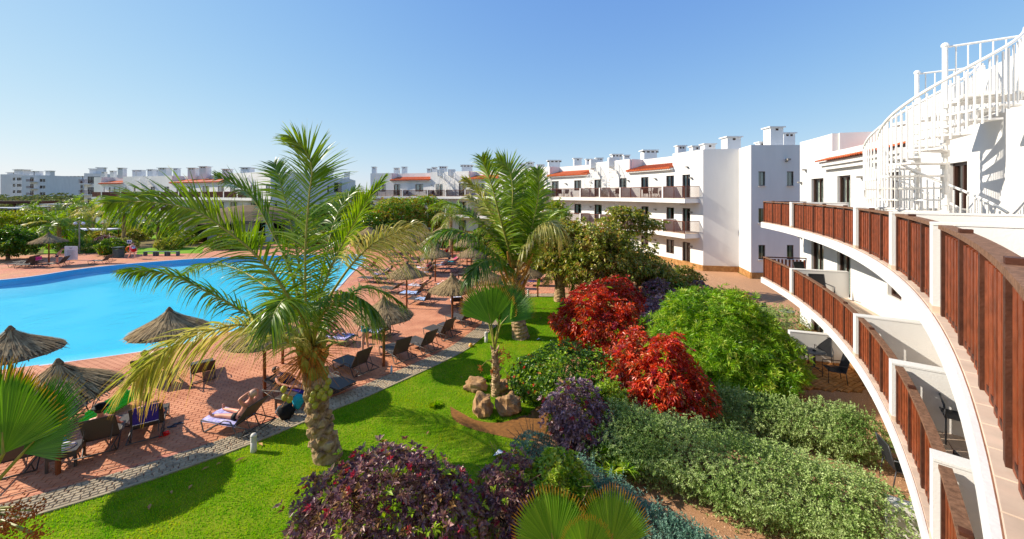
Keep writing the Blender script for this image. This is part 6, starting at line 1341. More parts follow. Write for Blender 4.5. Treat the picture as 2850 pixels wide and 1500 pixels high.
for gx_, gy_ in ((-12.6, 34.5), (-11.4, 33.0), (-10.4, 31.4), (-5.2, 33.6), (-6.4, 35.4), (-3.0, 38.2), (-7.4, 42.6), (-9.4, 44.8), (-13.8, 45.0), (-1.0, 34.6), (-0.4, 28.0), (-4.9, 43.2), (-11.8, 47.2), (-10.9, 29.9)):
    k_ += 1; L0 = lounger(gx_, gy_, random.uniform(-30, 0), (30, 62, 0, 45, 25)[k_ % 5], 'sun lounger in the crowded far part of the deck'); L0['group'] = 'sun loungers in the crowded far part of the deck'
    if k_ % 2: LOBJ['x%d' % k_] = L0
# side tables
def side_table(x, y, deg, label, s=.5, h=.38):
    t = thing('side_table', label, 'side table', (x, y, .02), R_(deg), 'low wicker side tables'); MB().bev((0, 0, h - .02), (s, s, .04), .008).build('table_top', M_LFRAME, t)
    for sx, sy in ((-1, -1), (1, -1), (1, 1), (-1, 1)): MB().box((sx * (s / 2 - .03), sy * (s / 2 - .03), (h - .04) / 2), (.05, .05, h - .04)).build('leg', M_LFRAME, t)
    m_ = MB()
    for k in range(4): a = k * math.pi / 2; m_.box((math.cos(a) * (s / 2 - .03), math.sin(a) * (s / 2 - .03), h - .1), (.04 if k % 2 == 0 else s - .11, .04 if k % 2 else s - .11, .11))
    m_.build('apron', M_LFRAME, t); return t
side_table(-11.2, 9.75, 30, 'wicker side table with hat and bottle beside the nearest parasol post', .55, .42)
side_table(-7.15, 12.35, -15, 'wicker side table behind the sunbathing man with brown crumbs on it', .5)
side_table(-3.35, 19.15, -30, 'box side table beneath the parasol right of the raised loungers', .5)
side_table(-4.1, 31.2, 0, 'small side table among the far loungers', .45)
side_table(-6.2, 18.75, -20, 'side table behind the standing woman holding towels', .5)
# cloth
def cloth(name, label, cat, loc, deg, L_, W_, col, stripe=None, drape=.12, h0=.375, amp=.012, parent=None, slope=0.0):
    nu, nv = 18, 12; vs = []
    for i in range(nu + 1):
        for j in range(nv + 1):
            u, v = (i / nu - .5) * L_, (j / nv - .5) * W_; z = h0 + slope * u + amp * math.sin(u * 9 + j * .8) * math.cos(v * 11) + amp * noise.noise(Vector((u * 6, v * 6, loc[0])))
            e = abs(v) - .33
            if e > 0: z -= e * 1.6; v = math.copysign(.33 + e * .45, v)
            vs.append((u, v, z))
    fs = [(i * (nv + 1) + j, (i + 1) * (nv + 1) + j, (i + 1) * (nv + 1) + j + 1, i * (nv + 1) + j + 1) for i in range(nu) for j in range(nv)]
    m = MB().add(vs, fs); o = m.build(name, col, None, smooth=True); o.location = (loc[0], loc[1], .02); o.rotation_euler = (0, 0, R_(deg)); return tag(o, label, cat)
def cm(name, c, c2=None, sc=20): return mat(name, c, .9, .1, .15, sc, .2, 60, col2=c2)
C_PUR = cm('purple_towel_cloth', '#3d2f7c'); C_WHT = cm('white_towel_cloth', '#e4e0ea'); C_LIL = cm('lilac_towel_cloth', '#8f88c8', '#d8d4f0', 14); C_BLU = cm('blue_pattern_cloth', '#3c6fb4', '#d8e4f0', 10); C_PNK = cm('pink_cloth', '#d8407c'); C_RED = cm('red_cloth', '#c02428'); C_TUR = cm('turquoise_cloth', '#2aa0b4'); C_NAVY = cm('navy_cloth', '#1e2848'); C_GREYC = cm('grey_cloth', '#c8c4cc')
# purple towel hung over a lounger back
def hung_towel(lab, lounger_lab, col, back, w=.52, dn=.42):
    lo = LOBJ[lounger_lab]; a = R_(back); bx, bz = .22 + .74 * math.cos(a), .35 + .74 * math.sin(a); vs, n = [], 10
    prof = [(bx - .18 * math.cos(a) - .02, bz - .18 * math.sin(a) + .015), (bx - .01, bz + .02), (bx + .015, bz + .022), (bx + .03, bz - .01), (bx + .028, bz - dn)]
    for (x, z) in prof:
        for j in range(n + 1): vs.append((x + .006 * math.sin(j * 1.7), (j / n - .5) * w, z + (.004 * math.sin(j * 2.3))))
    fs = [(i * (n + 1) + j, i * (n + 1) + j + 1, (i + 1) * (n + 1) + j + 1, (i + 1) * (n + 1) + j) for i in range(len(prof) - 1) for j in range(n)]
    o = MB().add(vs, fs).build('towel', col, smooth=True); o.location = lo.location; o.rotation_euler = lo.rotation_euler; tag(o, lab, 'towel')
    e = MB(); e.box((bx + .03, 0, bz - dn), (.008, w, .012)); ob = e.build('white_hem', C_WHT, o); return o
hung_towel('purple towel with white hem hung over the lounger back', 'sun lounger with a purple towel hung over its back', C_PUR, 62)
hung_towel('long white towel over the tall far lounger back', 'far sun lounger with tall white towel on its raised back', C_WHT, 62, .6, .5)
hung_towel('pink towel over the lounger back across the pool', 'black sun lounger with pink towel across the pool', C_PNK, 60, .6, .3)
for lab, ll, col, L_, dx, W_ in (('striped lilac towel spread under the sunbathing man', 'sun lounger with the sunbathing man in dark trunks', C_LIL, 1.2, -.33, .74), ('white towel covering the lounger seen from its head end', 'sun lounger draped with a white towel seen from its head end', C_WHT, .9, -.2, .86), ('blue and white towel lying on the lounger left of the middle parasol', 'sun lounger with blue towel left of the middle parasol', C_BLU, .7, -.1, .6), ('patterned blue towel on the rear one of two loungers', 'sun lounger with patterned blue towel behind another lounger', C_BLU, 1.3, -.3, .7), ('lilac towel under the seated bather by the pool', 'sun lounger with lilac towel near the pool behind the palm', C_LIL, 1.1, -.3, .74), ('heap of striped towels behind the standing woman', 'sun lounger loaded with towels behind the standing woman', C_LIL, .7, 0, .7), ('towel under the second sunbather behind the palm trunk', 'sun lounger behind the sunbathing man, with second sunbather', C_PUR, 1.1, -.3, .72),
        ('white towel under the far reclining woman', 'far sun lounger of the reclining woman in pink', C_WHT, 1.3, -.3, .7), ('white towel beside the red chair back', 'far sun lounger with white towel beside the red chair back', C_WHT, 1.2, -.3, .7), ('white towel near the dark raised chair back', 'sun lounger with white towel by the dark raised chair back', C_WHT, 1.0, -.2, .72), ('pale towel below the middle palm frond', 'far sun lounger with pale towel below the middle palm frond', C_WHT, 1.2, -.3, .72), ('purple towel beyond the far lawn edge', 'sun lounger with purple towel beyond the far lawn edge', C_PUR, 1.1, -.2, .72), ('pink towel in the back rows', 'far sun lounger with pink bag in the back rows', C_PNK, .5, -.5, .6), ('turquoise towel in the back rows', 'far sun lounger with turquoise towel', C_TUR, .9, -.3, .7), ('blue towel in the back rows', 'far sun lounger with blue towel', C_BLU, .9, -.3, .7), ('grey towel below the sunbather with bent knees', 'sun lounger with sunbather with bent knees', C_GREYC, 1.2, -.3, .72)):
    lo = LOBJ[ll]; dg = math.degrees(lo.rotation_euler.z); cloth('towel', lab, 'towel', (lo.location.x + math.cos(lo.rotation_euler.z) * dx, lo.location.y + math.sin(lo.rotation_euler.z) * dx), dg, L_, W_, col)
# ---- people: one skinned body each
def person(label, loc, deg, J, skin=M_SKIN, cloth_=(), hair='#3a2a20', scale=1.0, hat=None):
    """J: joints in local metres (see POSES); cloth_: list of (name, material, [joint names], radii)"""
    me = bpy.data.meshes.new('person'); V, E, Rr = [], [], []
    def jv(p, r): V.append(Vector(p)); Rr.append(r); return len(V) - 1
    pel = jv(J['pelvis'], (.135, .115)); wa = jv(J['waist'], (.115, .095)); ch = jv(J['chest'], (.14, .11)); nk = jv(J['neck'], (.055, .055)); hd0 = jv(Vector(J['head']) + (Vector(J['neck']) - Vector(J['head'])) * .35, (.07, .075)); hd = jv(J['head'], (.085, .1)); top = jv(Vector(J['head']) + (Vector(J['head']) - Vector(J['neck'])).normalized() * .08, (.06, .07))
    E += [(pel, wa), (wa, ch), (ch, nk), (nk, hd0), (hd0, hd), (hd, top)]
    for s in 'LR':
        sh, el, wr, hn = J['sh' + s], J['el' + s], J['wr' + s], J['ha' + s]; a = jv(sh, (.06, .06)); b = jv(el, (.042, .042)); c = jv(wr, (.027, .027)); d = jv(hn, (.034, .018))
        E += [(ch, a), (a, b), (b, c), (c, d)]; dv = (Vector(hn) - Vector(wr)).normalized(); sv = dv.cross(Vector((0.1, .3, 1))).normalized()
        for k, (o, ln) in enumerate(((-.032, .07), (-.011, .085), (.011, .08), (.032, .062))):
            f1 = jv(Vector(hn) + dv * .035 + sv * o, (.010, .010)); f2 = jv(Vector(hn) + dv * (.035 + ln) + sv * o * 1.2 + Vector((0, 0, -.012)), (.007, .007)); E += [(d, f1), (f1, f2)]
        tb = jv(Vector(wr).lerp(Vector(hn), .6) + sv * .055 + dv * .02, (.010, .010)); E.append((d, tb))
        h, k_, an, to = J['hi' + s], J['kn' + s], J['an' + s], J['to' + s]; a = jv(h, (.10, .10)); m_ = jv(Vector(h).lerp(Vector(k_), .5), (.082, .082)); b = jv(k_, (.058, .058)); m2 = jv(Vector(k_).lerp(Vector(an), .35), (.058, .058)); c = jv(an, (.036, .036)); d = jv(to, (.042, .022))
        E += [(pel, a), (a, m_), (m_, b), (b, m2), (m2, c), (c, d)]
    me.from_pydata([tuple(v) for v in V], E, []); o = bpy.data.objects.new('person', me); COL.objects.link(o)
    md = o.modifiers.new('s', 'SKIN'); ss = o.modifiers.new('u', 'SUBSURF'); ss.levels = 1; ss.render_levels = 1
    for i, r in enumerate(Rr): me.skin_vertices[0].data[i].radius = r
    me.skin_vertices[0].data[0].use_root = True
    dg = bpy.context.evaluated_depsgraph_get(); bm = bpy.data.meshes.new_from_object(o.evaluated_get(dg)); COL.objects.unlink(o); bpy.data.objects.remove(o)
    bm.materials.clear(); bm.materials.append(skin); bm.polygons.foreach_set('use_smooth', [True] * len(bm.polygons)); bm.name = 'person'
    p = bpy.data.objects.new('person', bm); COL.objects.link(p); p.location = loc; p.rotation_euler = (0, 0, R_(deg)); p.scale = (scale,) * 3; tag(p, label, 'person')
    H = Vector(J['head']); up = (H - Vector(J['neck'])).normalized(); face = Vector(J['face']).normalized(); sd_ = up.cross(face)
    m_ = MB(); m_.ball(H + up * .035 - face * .022, .108, 10, 8, sc=(1, 1, 1.0)); hm_ = mat('hair_' + hair[1:], hair, .6, .3, .2); hr_ = m_.build('hair', hm_, p, smooth=True)
    fm = MB(); fm.ball(H + face * .075 + up * -.005, .058, 8, 6); fm.ball(H + face * .125 - up * .01, .014, 5, 4); fm.build('face', skin, p, smooth=True)
    ey = MB()
    for s in (-1, 1): ey.ball(H + face * .122 + up * .012 + sd_ * s * .028, .009, 5, 4)
    ey.build('eyes', M_BLACK, p)
    for s in (-1, 1): e_ = MB(); e_.ball(H + sd_ * s * .1, .022, 6, 4); e_.build('ear', skin, p)
    for nm, m, js, rr in cloth_:
        pts = [Vector(J[j]) if isinstance(j, str) else Vector(J[j[0]]).lerp(Vector(J[j[1]]), j[2]) for j in js]; c_ = MB(); c_.tube(catmull(pts, 9) if len(pts) > 2 else [pts[0], pts[0].lerp(pts[1], .5), pts[1]], [rr[0] + (rr[-1] - rr[0]) * k / 8 for k in range(9)] if len(pts) > 2 else [rr[0], (rr[0] + rr[-1]) / 2, rr[-1]], 12); c_.build(nm, m, p, smooth=True)
    if hat is not None:
        m_ = MB(); c = H + up * .06; M_ = Matrix.Translation(c) @ up.to_track_quat('Z', 'Y').to_matrix().to_4x4(); tmp = MB().lathe([(.17, 0), (.17, .01), (.115, .02), (.11, .09), (.04, .11)], 14); m_.add([M_ @ Vector(v) for v in tmp.v], tmp.f); m_.build('hat', hat, p, smooth=True)
    return p
def pose_recline(back=55, knees=None, arms='side'):
    a = R_(back); d = Vector((math.cos(a), 0, math.sin(a))); n_ = Vector((-math.sin(a), 0, math.cos(a))); P0 = Vector((.10, 0, .46)); J = {'pelvis': P0, 'waist': P0 + d * .2 + n_ * .02, 'chest': P0 + d * .42 + n_ * .03, 'neck': P0 + d * .60 + n_ * .05, 'head': P0 + d * .72 + n_ * .12, 'face': -d * .35 + n_}
    for s, g in (('L', 1), ('R', -1)):
        J['sh' + s] = P0 + d * .50 + n_ * .03 + Vector((0, .19 * g, 0)); J['hi' + s] = P0 + Vector((-.03, .1 * g, -.02))
        if arms == 'side' or (arms == 'one' and g > 0): J['el' + s] = P0 + d * .27 + Vector((0, .30 * g, .0)); J['wr' + s] = P0 + Vector((-.12, .30 * g, .06)); J['ha' + s] = P0 + Vector((-.2, .28 * g, .05))
        else: J['el' + s] = P0 + d * .62 + n_ * .2 + Vector((0, .30 * g, 0)); J['wr' + s] = P0 + d * .76 + n_ * .2 + Vector((0, .1 * g, 0)); J['ha' + s] = P0 + d * .78 + n_ * .17 + Vector((0, .03 * g, 0))
        kz = (knees or {}).get(s, 0)
        if kz: J['kn' + s] = Vector((-.30, .11 * g, .42 + kz)); J['an' + s] = Vector((-.52, .12 * g, .42)); J['to' + s] = Vector((-.66, .13 * g, .41))
        else: J['kn' + s] = Vector((-.36, .14 * g, .44)); J['an' + s] = Vector((-.78, .18 * g, .41)); J['to' + s] = Vector((-.82, .21 * g, .55))
    return J
def pose_stand(step=.0, lean=0.0, arms=0.0):
    J = {'pelvis': (0, 0, .92), 'waist': (lean * .2, 0, 1.08), 'chest': (lean * .5, 0, 1.27), 'neck': (lean * .8, 0, 1.46), 'head': (lean + .02, 0, 1.60), 'face': (1, 0, -lean)}
    for s, g in (('L', 1), ('R', -1)):
        J['sh' + s] = (lean * .7, .18 * g, 1.39); J['el' + s] = (lean * .7 + arms * .12, .25 * g, 1.12); J['wr' + s] = (lean * .7 + arms * .34, .2 * g, 1.02 - .1 * (1 - arms)); J['ha' + s] = (lean * .7 + arms * .42, .18 * g, 1.02 - .18 * (1 - arms))
        J['hi' + s] = (0, .1 * g, .88); J['kn' + s] = (step * g * .8 + .03, .11 * g, .48); J['an' + s] = (step * g * 1.5 - (.05 if g < 0 else 0), .11 * g, .08 + (.05 if g < 0 and step else 0)); J['to' + s] = (step * g * 1.5 + .14, .13 * g, .03)
    return J
def on(ll, lab, dx=0, **k):
    lo = LOBJ[ll]; rz_ = lo.rotation_euler.z; return person(lab, (lo.location.x + math.cos(rz_) * dx, lo.location.y + math.sin(rz_) * dx, .02), math.degrees(rz_), **k)
TR_ = lambda m, r=.145: [('trunks', m, ['waist', 'pelvis', ('pelvis', 'knL', .0)], [r * .86, r])]
def trunks(m): return [('trunks', m, [('pelvis', 'waist', .35), 'pelvis'], [.142, .15]), ('trunk_leg', m, ['hiL', ('hiL', 'knL', .3)], [.112, .1]), ('trunk_leg', m, ['hiR', ('hiR', 'knR', .3)], [.112, .1])]
def swimsuit(m): return [('swimsuit', m, [('chest', 'neck', .25), 'chest', 'waist', 'pelvis'], [.15, .158])]
on('sun lounger with the sunbathing man in dark trunks', 'man in dark trunks sunbathing on his back with hands behind his head', J=pose_recline(50, None, 'up'), cloth_=trunks(M_BLACK), hair='#c8a088')
on('sun lounger with a purple towel hung over its back', 'sunbather hidden by the purple towel with only feet showing', J=pose_recline(60, None, 'side'), cloth_=trunks(C_NAVY))
on('sun lounger of the person in a dark cap', 'person wearing a dark cap reclining with bent elbow', J=pose_recline(60, {'L': .18}, 'side'), cloth_=trunks(C_LIL), hat=M_BLACK)
on('sun lounger behind the left fan palm stems', 'person reclining behind the left fan palm stems', J=pose_recline(60, {'R': .15}, 'side'), cloth_=swimsuit(C_LIL), skin=M_SKIN2)
on('sun lounger behind the sunbathing man, with second sunbather', 'second sunbather lying behind the big palm trunk', J=pose_recline(22, None, 'side'), cloth_=swimsuit(C_NAVY), skin=M_SKIN)
on('sun lounger by the pool edge below the palm frond', 'sunbather at the pool edge with feet up', J=pose_recline(52, None, 'side'), cloth_=trunks(C_NAVY))
on('sun lounger with lilac towel near the pool behind the palm', 'bather sitting on the lilac towel near the pool', J=pose_recline(75, {'L': .22, 'R': .22}, 'side'), cloth_=trunks(M_BLACK))
on('far sun lounger of the reclining woman in pink', 'far reclining woman in pink bikini', J=pose_recline(38, {'L': .22}, 'side'), cloth_=swimsuit(C_PNK), skin=M_SKIN2)
on('far sun lounger with white towel beside the red chair back', 'far reclining person in navy next to the red chair back', J=pose_recline(45, None, 'side'), cloth_=swimsuit(C_NAVY))
on('sun lounger with sunbather with bent knees', 'sunbather with bent knees in black swimwear', J=pose_recline(28, {'L': .26, 'R': .24}, 'side'), cloth_=trunks(M_BLACK))
on('sun lounger with purple towel beyond the far lawn edge', 'sunbather beyond the far lawn edge', J=pose_recline(32, None, 'side'), cloth_=trunks(C_RED))
on('far sun lounger with pale towel below the middle palm frond', 'far sunbather below the middle palm frond', J=pose_recline(42, None, 'up'), cloth_=trunks(C_BLU))
on('far sun lounger with turquoise towel', 'far sunbather in the back rows', J=pose_recline(30, {'L': .2}, 'side'), cloth_=swimsuit(C_PNK), skin=M_SKIN2)
on('sun lounger by the dark raised chair back' if False else 'sun lounger with white towel by the dark raised chair back', 'sunbather with towel over the head near the dark chair back', J=pose_recline(55, {'R': .2}, 'side'), cloth_=swimsuit(C_WHT), skin=M_SKIN2)
for k_, (key, pk, cl) in enumerate((('x1', 35, 'pink'), ('x3', 30, 'navy'), ('x5', 28, 'white'), ('x7', 40, 'red'), ('x9', 30, 'turquoise'), ('x11', 32, 'blue'), ('x13', 30, 'purple'))):
    cc_ = dict(pink=C_PNK, navy=C_NAVY, white=C_WHT, red=C_RED, turquoise=C_TUR, blue=C_BLU, purple=C_PUR)[cl]; lo = LOBJ[key]; rz_ = lo.rotation_euler.z
    on(key, 'sunbather in %s swimwear in the crowded far part of the deck' % cl, J=pose_recline(pk, {'L': .2 * (k_ % 2)}, 'up' if k_ % 3 == 0 else 'side'), cloth_=swimsuit(cc_) if k_ % 2 else trunks(cc_), skin=M_SKIN2 if k_ % 2 else M_SKIN)
    cloth('towel', '%s towel under a far sunbather' % ('white', 'lilac', 'blue', 'pink', 'grey', 'turquoise', 'striped')[k_], 'towel', (lo.location.x - math.cos(rz_) * .3, lo.location.y - math.sin(rz_) * .3), math.degrees(rz_), 1.2, .7, (C_WHT, C_LIL, C_BLU, C_PNK, C_GREYC, C_TUR, C_LIL)[k_])
C_FLOR = cm('floral_swimsuit_cloth', '#2a5fb0', '#4cc08a', 9)
p = G(1017, 985); person('woman in a colourful floral swimsuit standing under the parasol', (p.x, p.y, .02), 165, pose_stand(.03, .1, .6), cloth_=swimsuit(C_FLOR), skin=M_SKIN2, hair='#6a4a30')
p = G(367, 720); person('woman in hat walking along the far pool edge carrying blue and red things', (p.x, p.y, .02), 5, pose_stand(.16, .06, .7), cloth_=[('pink_dress', C_PNK, [('chest', 'neck', .3), 'chest', 'waist', 'pelvis'], [.16, .19])], skin=M_SKIN2, hat=M_THATCH)
b_ = thing('beach_bag', 'red and blue beach bag carried by the walking woman', 'bag', (p.x + .45, p.y - .25, .75)); MB().lathe([(.1, 0), (.2, .08), (.22, .3), (.16, .38)], 10).build('bag_body', C_RED, b_); MB().tube([(-.15, 0, .36), (-.08, 0, .6), (.08, 0, .6), (.15, 0, .36)], .015, 5).build('strap', C_TUR, b_); MB().ball((.05, -.05, .42), .14, 8, 6, .3).build('folded_towel', C_BLU, b_)
p = G(158, 737); J = pose_stand(.05, .0, .5); 
for k in ('waist', 'chest', 'neck', 'head'): v = Vector(J[k]); h_ = v.z - .92; J[k] = (h_ * .55, 0, .92 + h_ * .8)
for s in 'LR':
    for k in ('sh', 'el', 'wr', 'ha'): v = Vector(J[k + s]); h_ = v.z - .92; J[k + s] = (v.x + max(0, h_) * .55, v.y, .92 + h_ * .8 if h_ > 0 else v.z)
person('man in dark shorts bending beside the far parasol', (p.x, p.y, .02), 60, J, cloth_=trunks(C_NAVY), hair='#8a6a50')
# three sitting figures on a garden bench far left, kept as people in dark clothes
for i, (x, y) in enumerate(((282, 672), (294, 670))):
    p = G(x, y); J = pose_recline(80, {'L': .02, 'R': .02}); person(('dark clothed person sitting far behind the clipped hedge, left one', 'dark clothed person sitting far behind the clipped hedge, right one')[i], (p.x, p.y, .1), 95, J, cloth_=[('shirt', M_BLACK, ['chest', 'waist', 'pelvis'], [.17, .17])])
# small things by the loungers
tb = Vector((-11.2, 9.75, .44))
h = thing('sun_hat', 'white sun hat on the near side table', 'hat', tb + Vector((-.02, .0, 0))); MB().lathe([(.19, 0), (.2, .012), (.1, .02), (.09, .09), (.03, .11)], 16).build('brim_and_crown', C_WHT, h, smooth=True)
def bottle(loc, lab, c, cap, r=.035, hh=.2):
    t = thing('bottle', lab, 'bottle', loc); MB().lathe([(r, 0), (r, hh * .75), (r * .4, hh * .88), (r * .4, hh)], 10).build('bottle_body', c, t, smooth=True); MB().lathe([(r * .45, hh), (r * .45, hh + .03)], 8).build('cap', cap, t)
bottle(tb + Vector((-.17, .12, 0)), 'blue sun cream bottle with orange cap on the near side table', mat('blue_plastic', '#1f4fc0', .3, .5, .05), mat('orange_plastic', '#f07818', .4, .4, .05))
bottle(tb + Vector((-.18, -.1, 0)), 'clear water bottle lying near the sun hat', mat('clear_blue_plastic', '#a8c8e0', .2, .5, .1), C_WHT)
bottle(Vector((-4.55, 14.65, .02)), 'water bottle standing under the raised lounger left of the parasol post', mat('clear_blue_plastic', '#a8c8e0', .2, .5, .1), C_BLU, .045, .28)
bottle(Vector((-6.15, 12.25, .02)) + Vector((-.75, -.2, 0)), 'water bottle beside the black backpack', mat('clear_blue_plastic', '#a8c8e0', .2, .5, .1), C_BLU, .045, .28)
bp_ = thing('backpack', 'black backpack beside the big palm trunk', 'bag', (-6.85, 11.75, .02)); m_ = MB(); m_.ball((0, 0, .22), .25, 14, 10, .5, (1, .7, 1.0), 9); m_.build('bag_body', M_BLACK, bp_, smooth=True); MB().tube([(-.12, -.15, .15), (-.16, -.25, .3), (-.1, -.16, .45)], .02, 5).build('strap', cm('pale_strap', '#8a9098'), bp_)
bb_ = MB(); bb_.ball((0, 0, .0), .2, 12, 8, .4, (.8, .7, 1.1), 4); o = bb_.build('beach_bag', C_TUR, smooth=True); o.location = (-6.6, 11.95, .42); tag(o, 'bright turquoise blue bag on top of the black backpack', 'bag')
# green inflatable lilo
li = thing('inflatable_lilo', 'bright green inflatable lilo lying by the left loungers', 'inflatable', (-12.35, 12.0, .28)); li.rotation_euler = (R_(10), R_(28), R_(-4)); M_LILO = mat('green_vinyl', '#3fe01c', .25, .5, .05)
for k in range(5):
    m_ = MB(); y = (k - 2) * .0; x = (k - 2) * .1; hl = .85 * math.sqrt(max(.12, 1 - ((k - 2) / 2.7) ** 2)); m_.tube([(x, -hl, 0), (x, -hl * .95, 0), (x, 0, .0), (x, hl * .95, 0), (x, hl, 0)], [.01, .055, .06, .055, .01], 8); m_.build('air_tube', M_LILO, li, smooth=True)
# flip-flops, red toys, ball
for (x, y, a_) in ((478, 1191, .2), (497, 1182, .3)):
    p = G(x, y); t = thing('flip_flop', ('left one of a grey flip flop pair on the red deck', 'right one of a grey flip flop pair on the red deck')[x > 480], 'flip-flop', (p.x, p.y, .03), a_); m_ = MB(); m_.add([(math.cos(k * .628) * .13, math.sin(k * .628) * .045, z) for z in (0, .02) for k in range(10)], [tuple(range(10, 20)), tuple(range(9, -1, -1))] + [(k, (k + 1) % 10, (k + 1) % 10 + 10, k + 10) for k in range(10)]); m_.build('sole', cm('grey_rubber', '#5a5e68'), t); MB().tube([(-.02, -.045, .02), (.07, 0, .06), (-.02, .045, .02)], .007, 4).build('thong', M_BLACK, t)
p = G(462, 1213); o = MB().ball((0, 0, .07), .075, 10, 7, .5, seed=3).build('red_toy', mat('red_plastic', '#e01818', .3, .5, .05)); o.location = p; tag(o, 'crumpled red toy on the deck beside the purple towel lounger', 'toy')
p = G(447, 1218); o = MB().ball((0, 0, .05), .05, 8, 6, .5, seed=8).build('red_toy', mat('red_plastic', '#e01818', .3, .5, .05)); o.location = p; tag(o, 'smaller red toy under the purple towel lounger', 'toy')
p = G(1310, 966); m_ = MB(); m_.ball((0, 0, .09), .09, 14, 10); o = m_.build('beach_ball', mat('orange_yellow_vinyl', '#f0902a', .35, .5, .2, 9, col2='#f0c050'), smooth=True); o.location = p; tag(o, 'orange beach ball on the cobbles by the lawn edge', 'ball')
# bollard lights
def bollard(px_, py_, lab, hh=.45):
    p = G(px_, py_); t = thing('bollard_light', lab, 'bollard light', (p.x, p.y, .01), 0, 'white bollard lights in the lawn'); M_B = mat('off_white_metal', '#c9c4b8', .5, .4, .05); MB().lathe([(.07, 0), (.075, .01), (.07, hh * .62)], 14).build('post', M_B, t, smooth=True)
    for k in range(4): MB().lathe([(.078, hh * .64 + k * .035), (.078, hh * .64 + k * .035 + .018), (.06, hh * .64 + k * .035 + .022)], 14).build('louvre', M_B, t)
    MB().lathe([(.062, hh * .62), (.06, hh * .93)], 12).build('diffuser', mat('frosted_diffuser', '#d8d8d0', .3, .4, .05), t)
    MB().lathe([(.08, hh * .93), (.078, hh * .96), (.055, hh * 1.05), (.01, hh * 1.08)], 14).build('cap', M_B, t, smooth=True)
bollard(706, 1258, 'white ribbed bollard light left of the big palm trunk'); bollard(1353, 953, 'white bollard light beside the small fan palm leaves'); bollard(1470, 826, 'white bollard light by the far cobbles'); bollard(1345, 862 if False else 905, 'white bollard light hidden by the fan palm')
# across the pool: litter bin, lifebuoy stand, benches, notice board, lamp post
p = G(330, 717); t = thing('litter_bin', 'grey green litter bin with lid beside the flowering bush', 'bin', (p.x, p.y, .02)); M_BIN = mat('grey_green_wood', '#51605c', .7, .2, .2)
MB().box((0, 0, .42), (.62, .62, .84)).build('bin_body', M_BIN, t); m_ = MB(); m_.box((0, 0, 1.08), (.7, .7, .1)); m_.build('lid', M_BIN, t)
for sx, sy in ((-1, -1), (1, -1), (1, 1), (-1, 1)): MB().box((sx * .28, sy * .28, .94), (.07, .07, .2)).build('corner_post', M_BIN, t)
for k in range(6): MB().box((-.26 + k * .104, -.32, .42), (.09, .02, .78)).build('slat', M_BIN, t)
p = G(352, 716); t = thing('lifebuoy_stand', 'orange lifebuoy on a post with small sign', 'lifebuoy', (p.x, p.y + .3, .02)); MB().box((0, .08, .9), (.1, .06, 1.8)).build('post', M_POST, t); m_ = MB(); m_.tube([(math.cos(a) * .3, 0, .8 + math.sin(a) * .3) for a in [k * math.pi / 10 for k in range(21)]], .075, 8, caps=False); m_.build('ring', mat('orange_foam', '#f07a18', .5, .3, .05), t, smooth=True); MB().box((0, .02, 1.62), (.5, .03, .38)).build('sign', C_WHT, t)
m_ = MB(); m_.box((-.1, -.0, 1.62), (.16, .01, .2)); m_.box((.1, 0, 1.62), (.12, .01, .2)); m_.build('sign_print', cm('blue_print', '#284878'), t)
for i, x in enumerate((418, 450, 482)):
    p = G(x, 712); t = thing('bench', ('grey backless bench nearest the walking woman', 'middle one of three grey benches by the far pool edge', 'grey bench farthest right under the palm leaflets')[i], 'bench', (p.x, p.y, .02), .05)
    for k in range(4): MB().box((0, -.18 + k * .12, .44), (1.15, .1, .05)).build('slat', mat('grey_bench_wood', '#5c6a6c', .7, .2, .2), t)
    for sx in (-.5, .5): MB().box((sx, 0, .21), (.08, .45, .42)).build('leg', mat('grey_bench_wood', '#5c6a6c', .7, .2, .2), t)
p = G(198, 724); t = thing('notice_board', 'white notice board with rows of pool rules beside the far parasol', 'notice board', (p.x, p.y, .02)); w_ = 35 / F * p.y; MB().box((0, 0, .72), (w_, .08, 1.38)).build('panel', mat('white_panel', (.72, .74, .76), .6, .2, .02), t)
pr = MB(); pr.box((0, -.045, 1.24), (.34, .01, .05)); pr.box((0, -.045, 1.16), (.2, .01, .03))
for k in range(9):
    pr.box((-w_ / 2 + .12, -.045, 1.02 - k * .1), (.04, .01, .04)); pr.box((.02, -.045, 1.02 - k * .1), (w_ * (.72 if k % 3 else .6), .01, .018)); pr.box((-.05, -.045, .985 - k * .1), (w_ * .5, .01, .014))
pr.build('printed_lines', cm('grey_print', '#8a90a0'), t)
p = G(221, 706); t = thing('lamp_post', 'slim lamp post with two globes left of the white canopy', 'lamp post', (p.x, p.y, 0)); MB().tube([(0, 0, 0), (0, 0, 3.6)], .06, 8).build('post', mat('lamp_grey', '#9a9488', .6, .3, .1), t)
MB().tube([(-.45, 0, 3.6), (0, 0, 3.75), (.45, 0, 3.6)], .03, 6).build('arm', mat('lamp_grey', '#9a9488', .6, .3, .1), t)
for s in (-.45, .45): MB().ball((s, 0, 3.45), .17, 10, 8).build('globe', C_WHT, t, smooth=True)
p = G(262, 676); t = thing('white_canopy', 'long low white garden canopy beyond the clipped hedge', 'canopy', (p.x, p.y, 0)); MB().box((0, 0, 1.9), (5.6, 1.8, .16)).build('canopy_top', C_WHT, t)
for sx in (-2.6, 2.6):
    for sy in (-.8, .8): MB().box((sx, sy, .92), (.08, .08, 1.84)).build('post', M_POST, t)
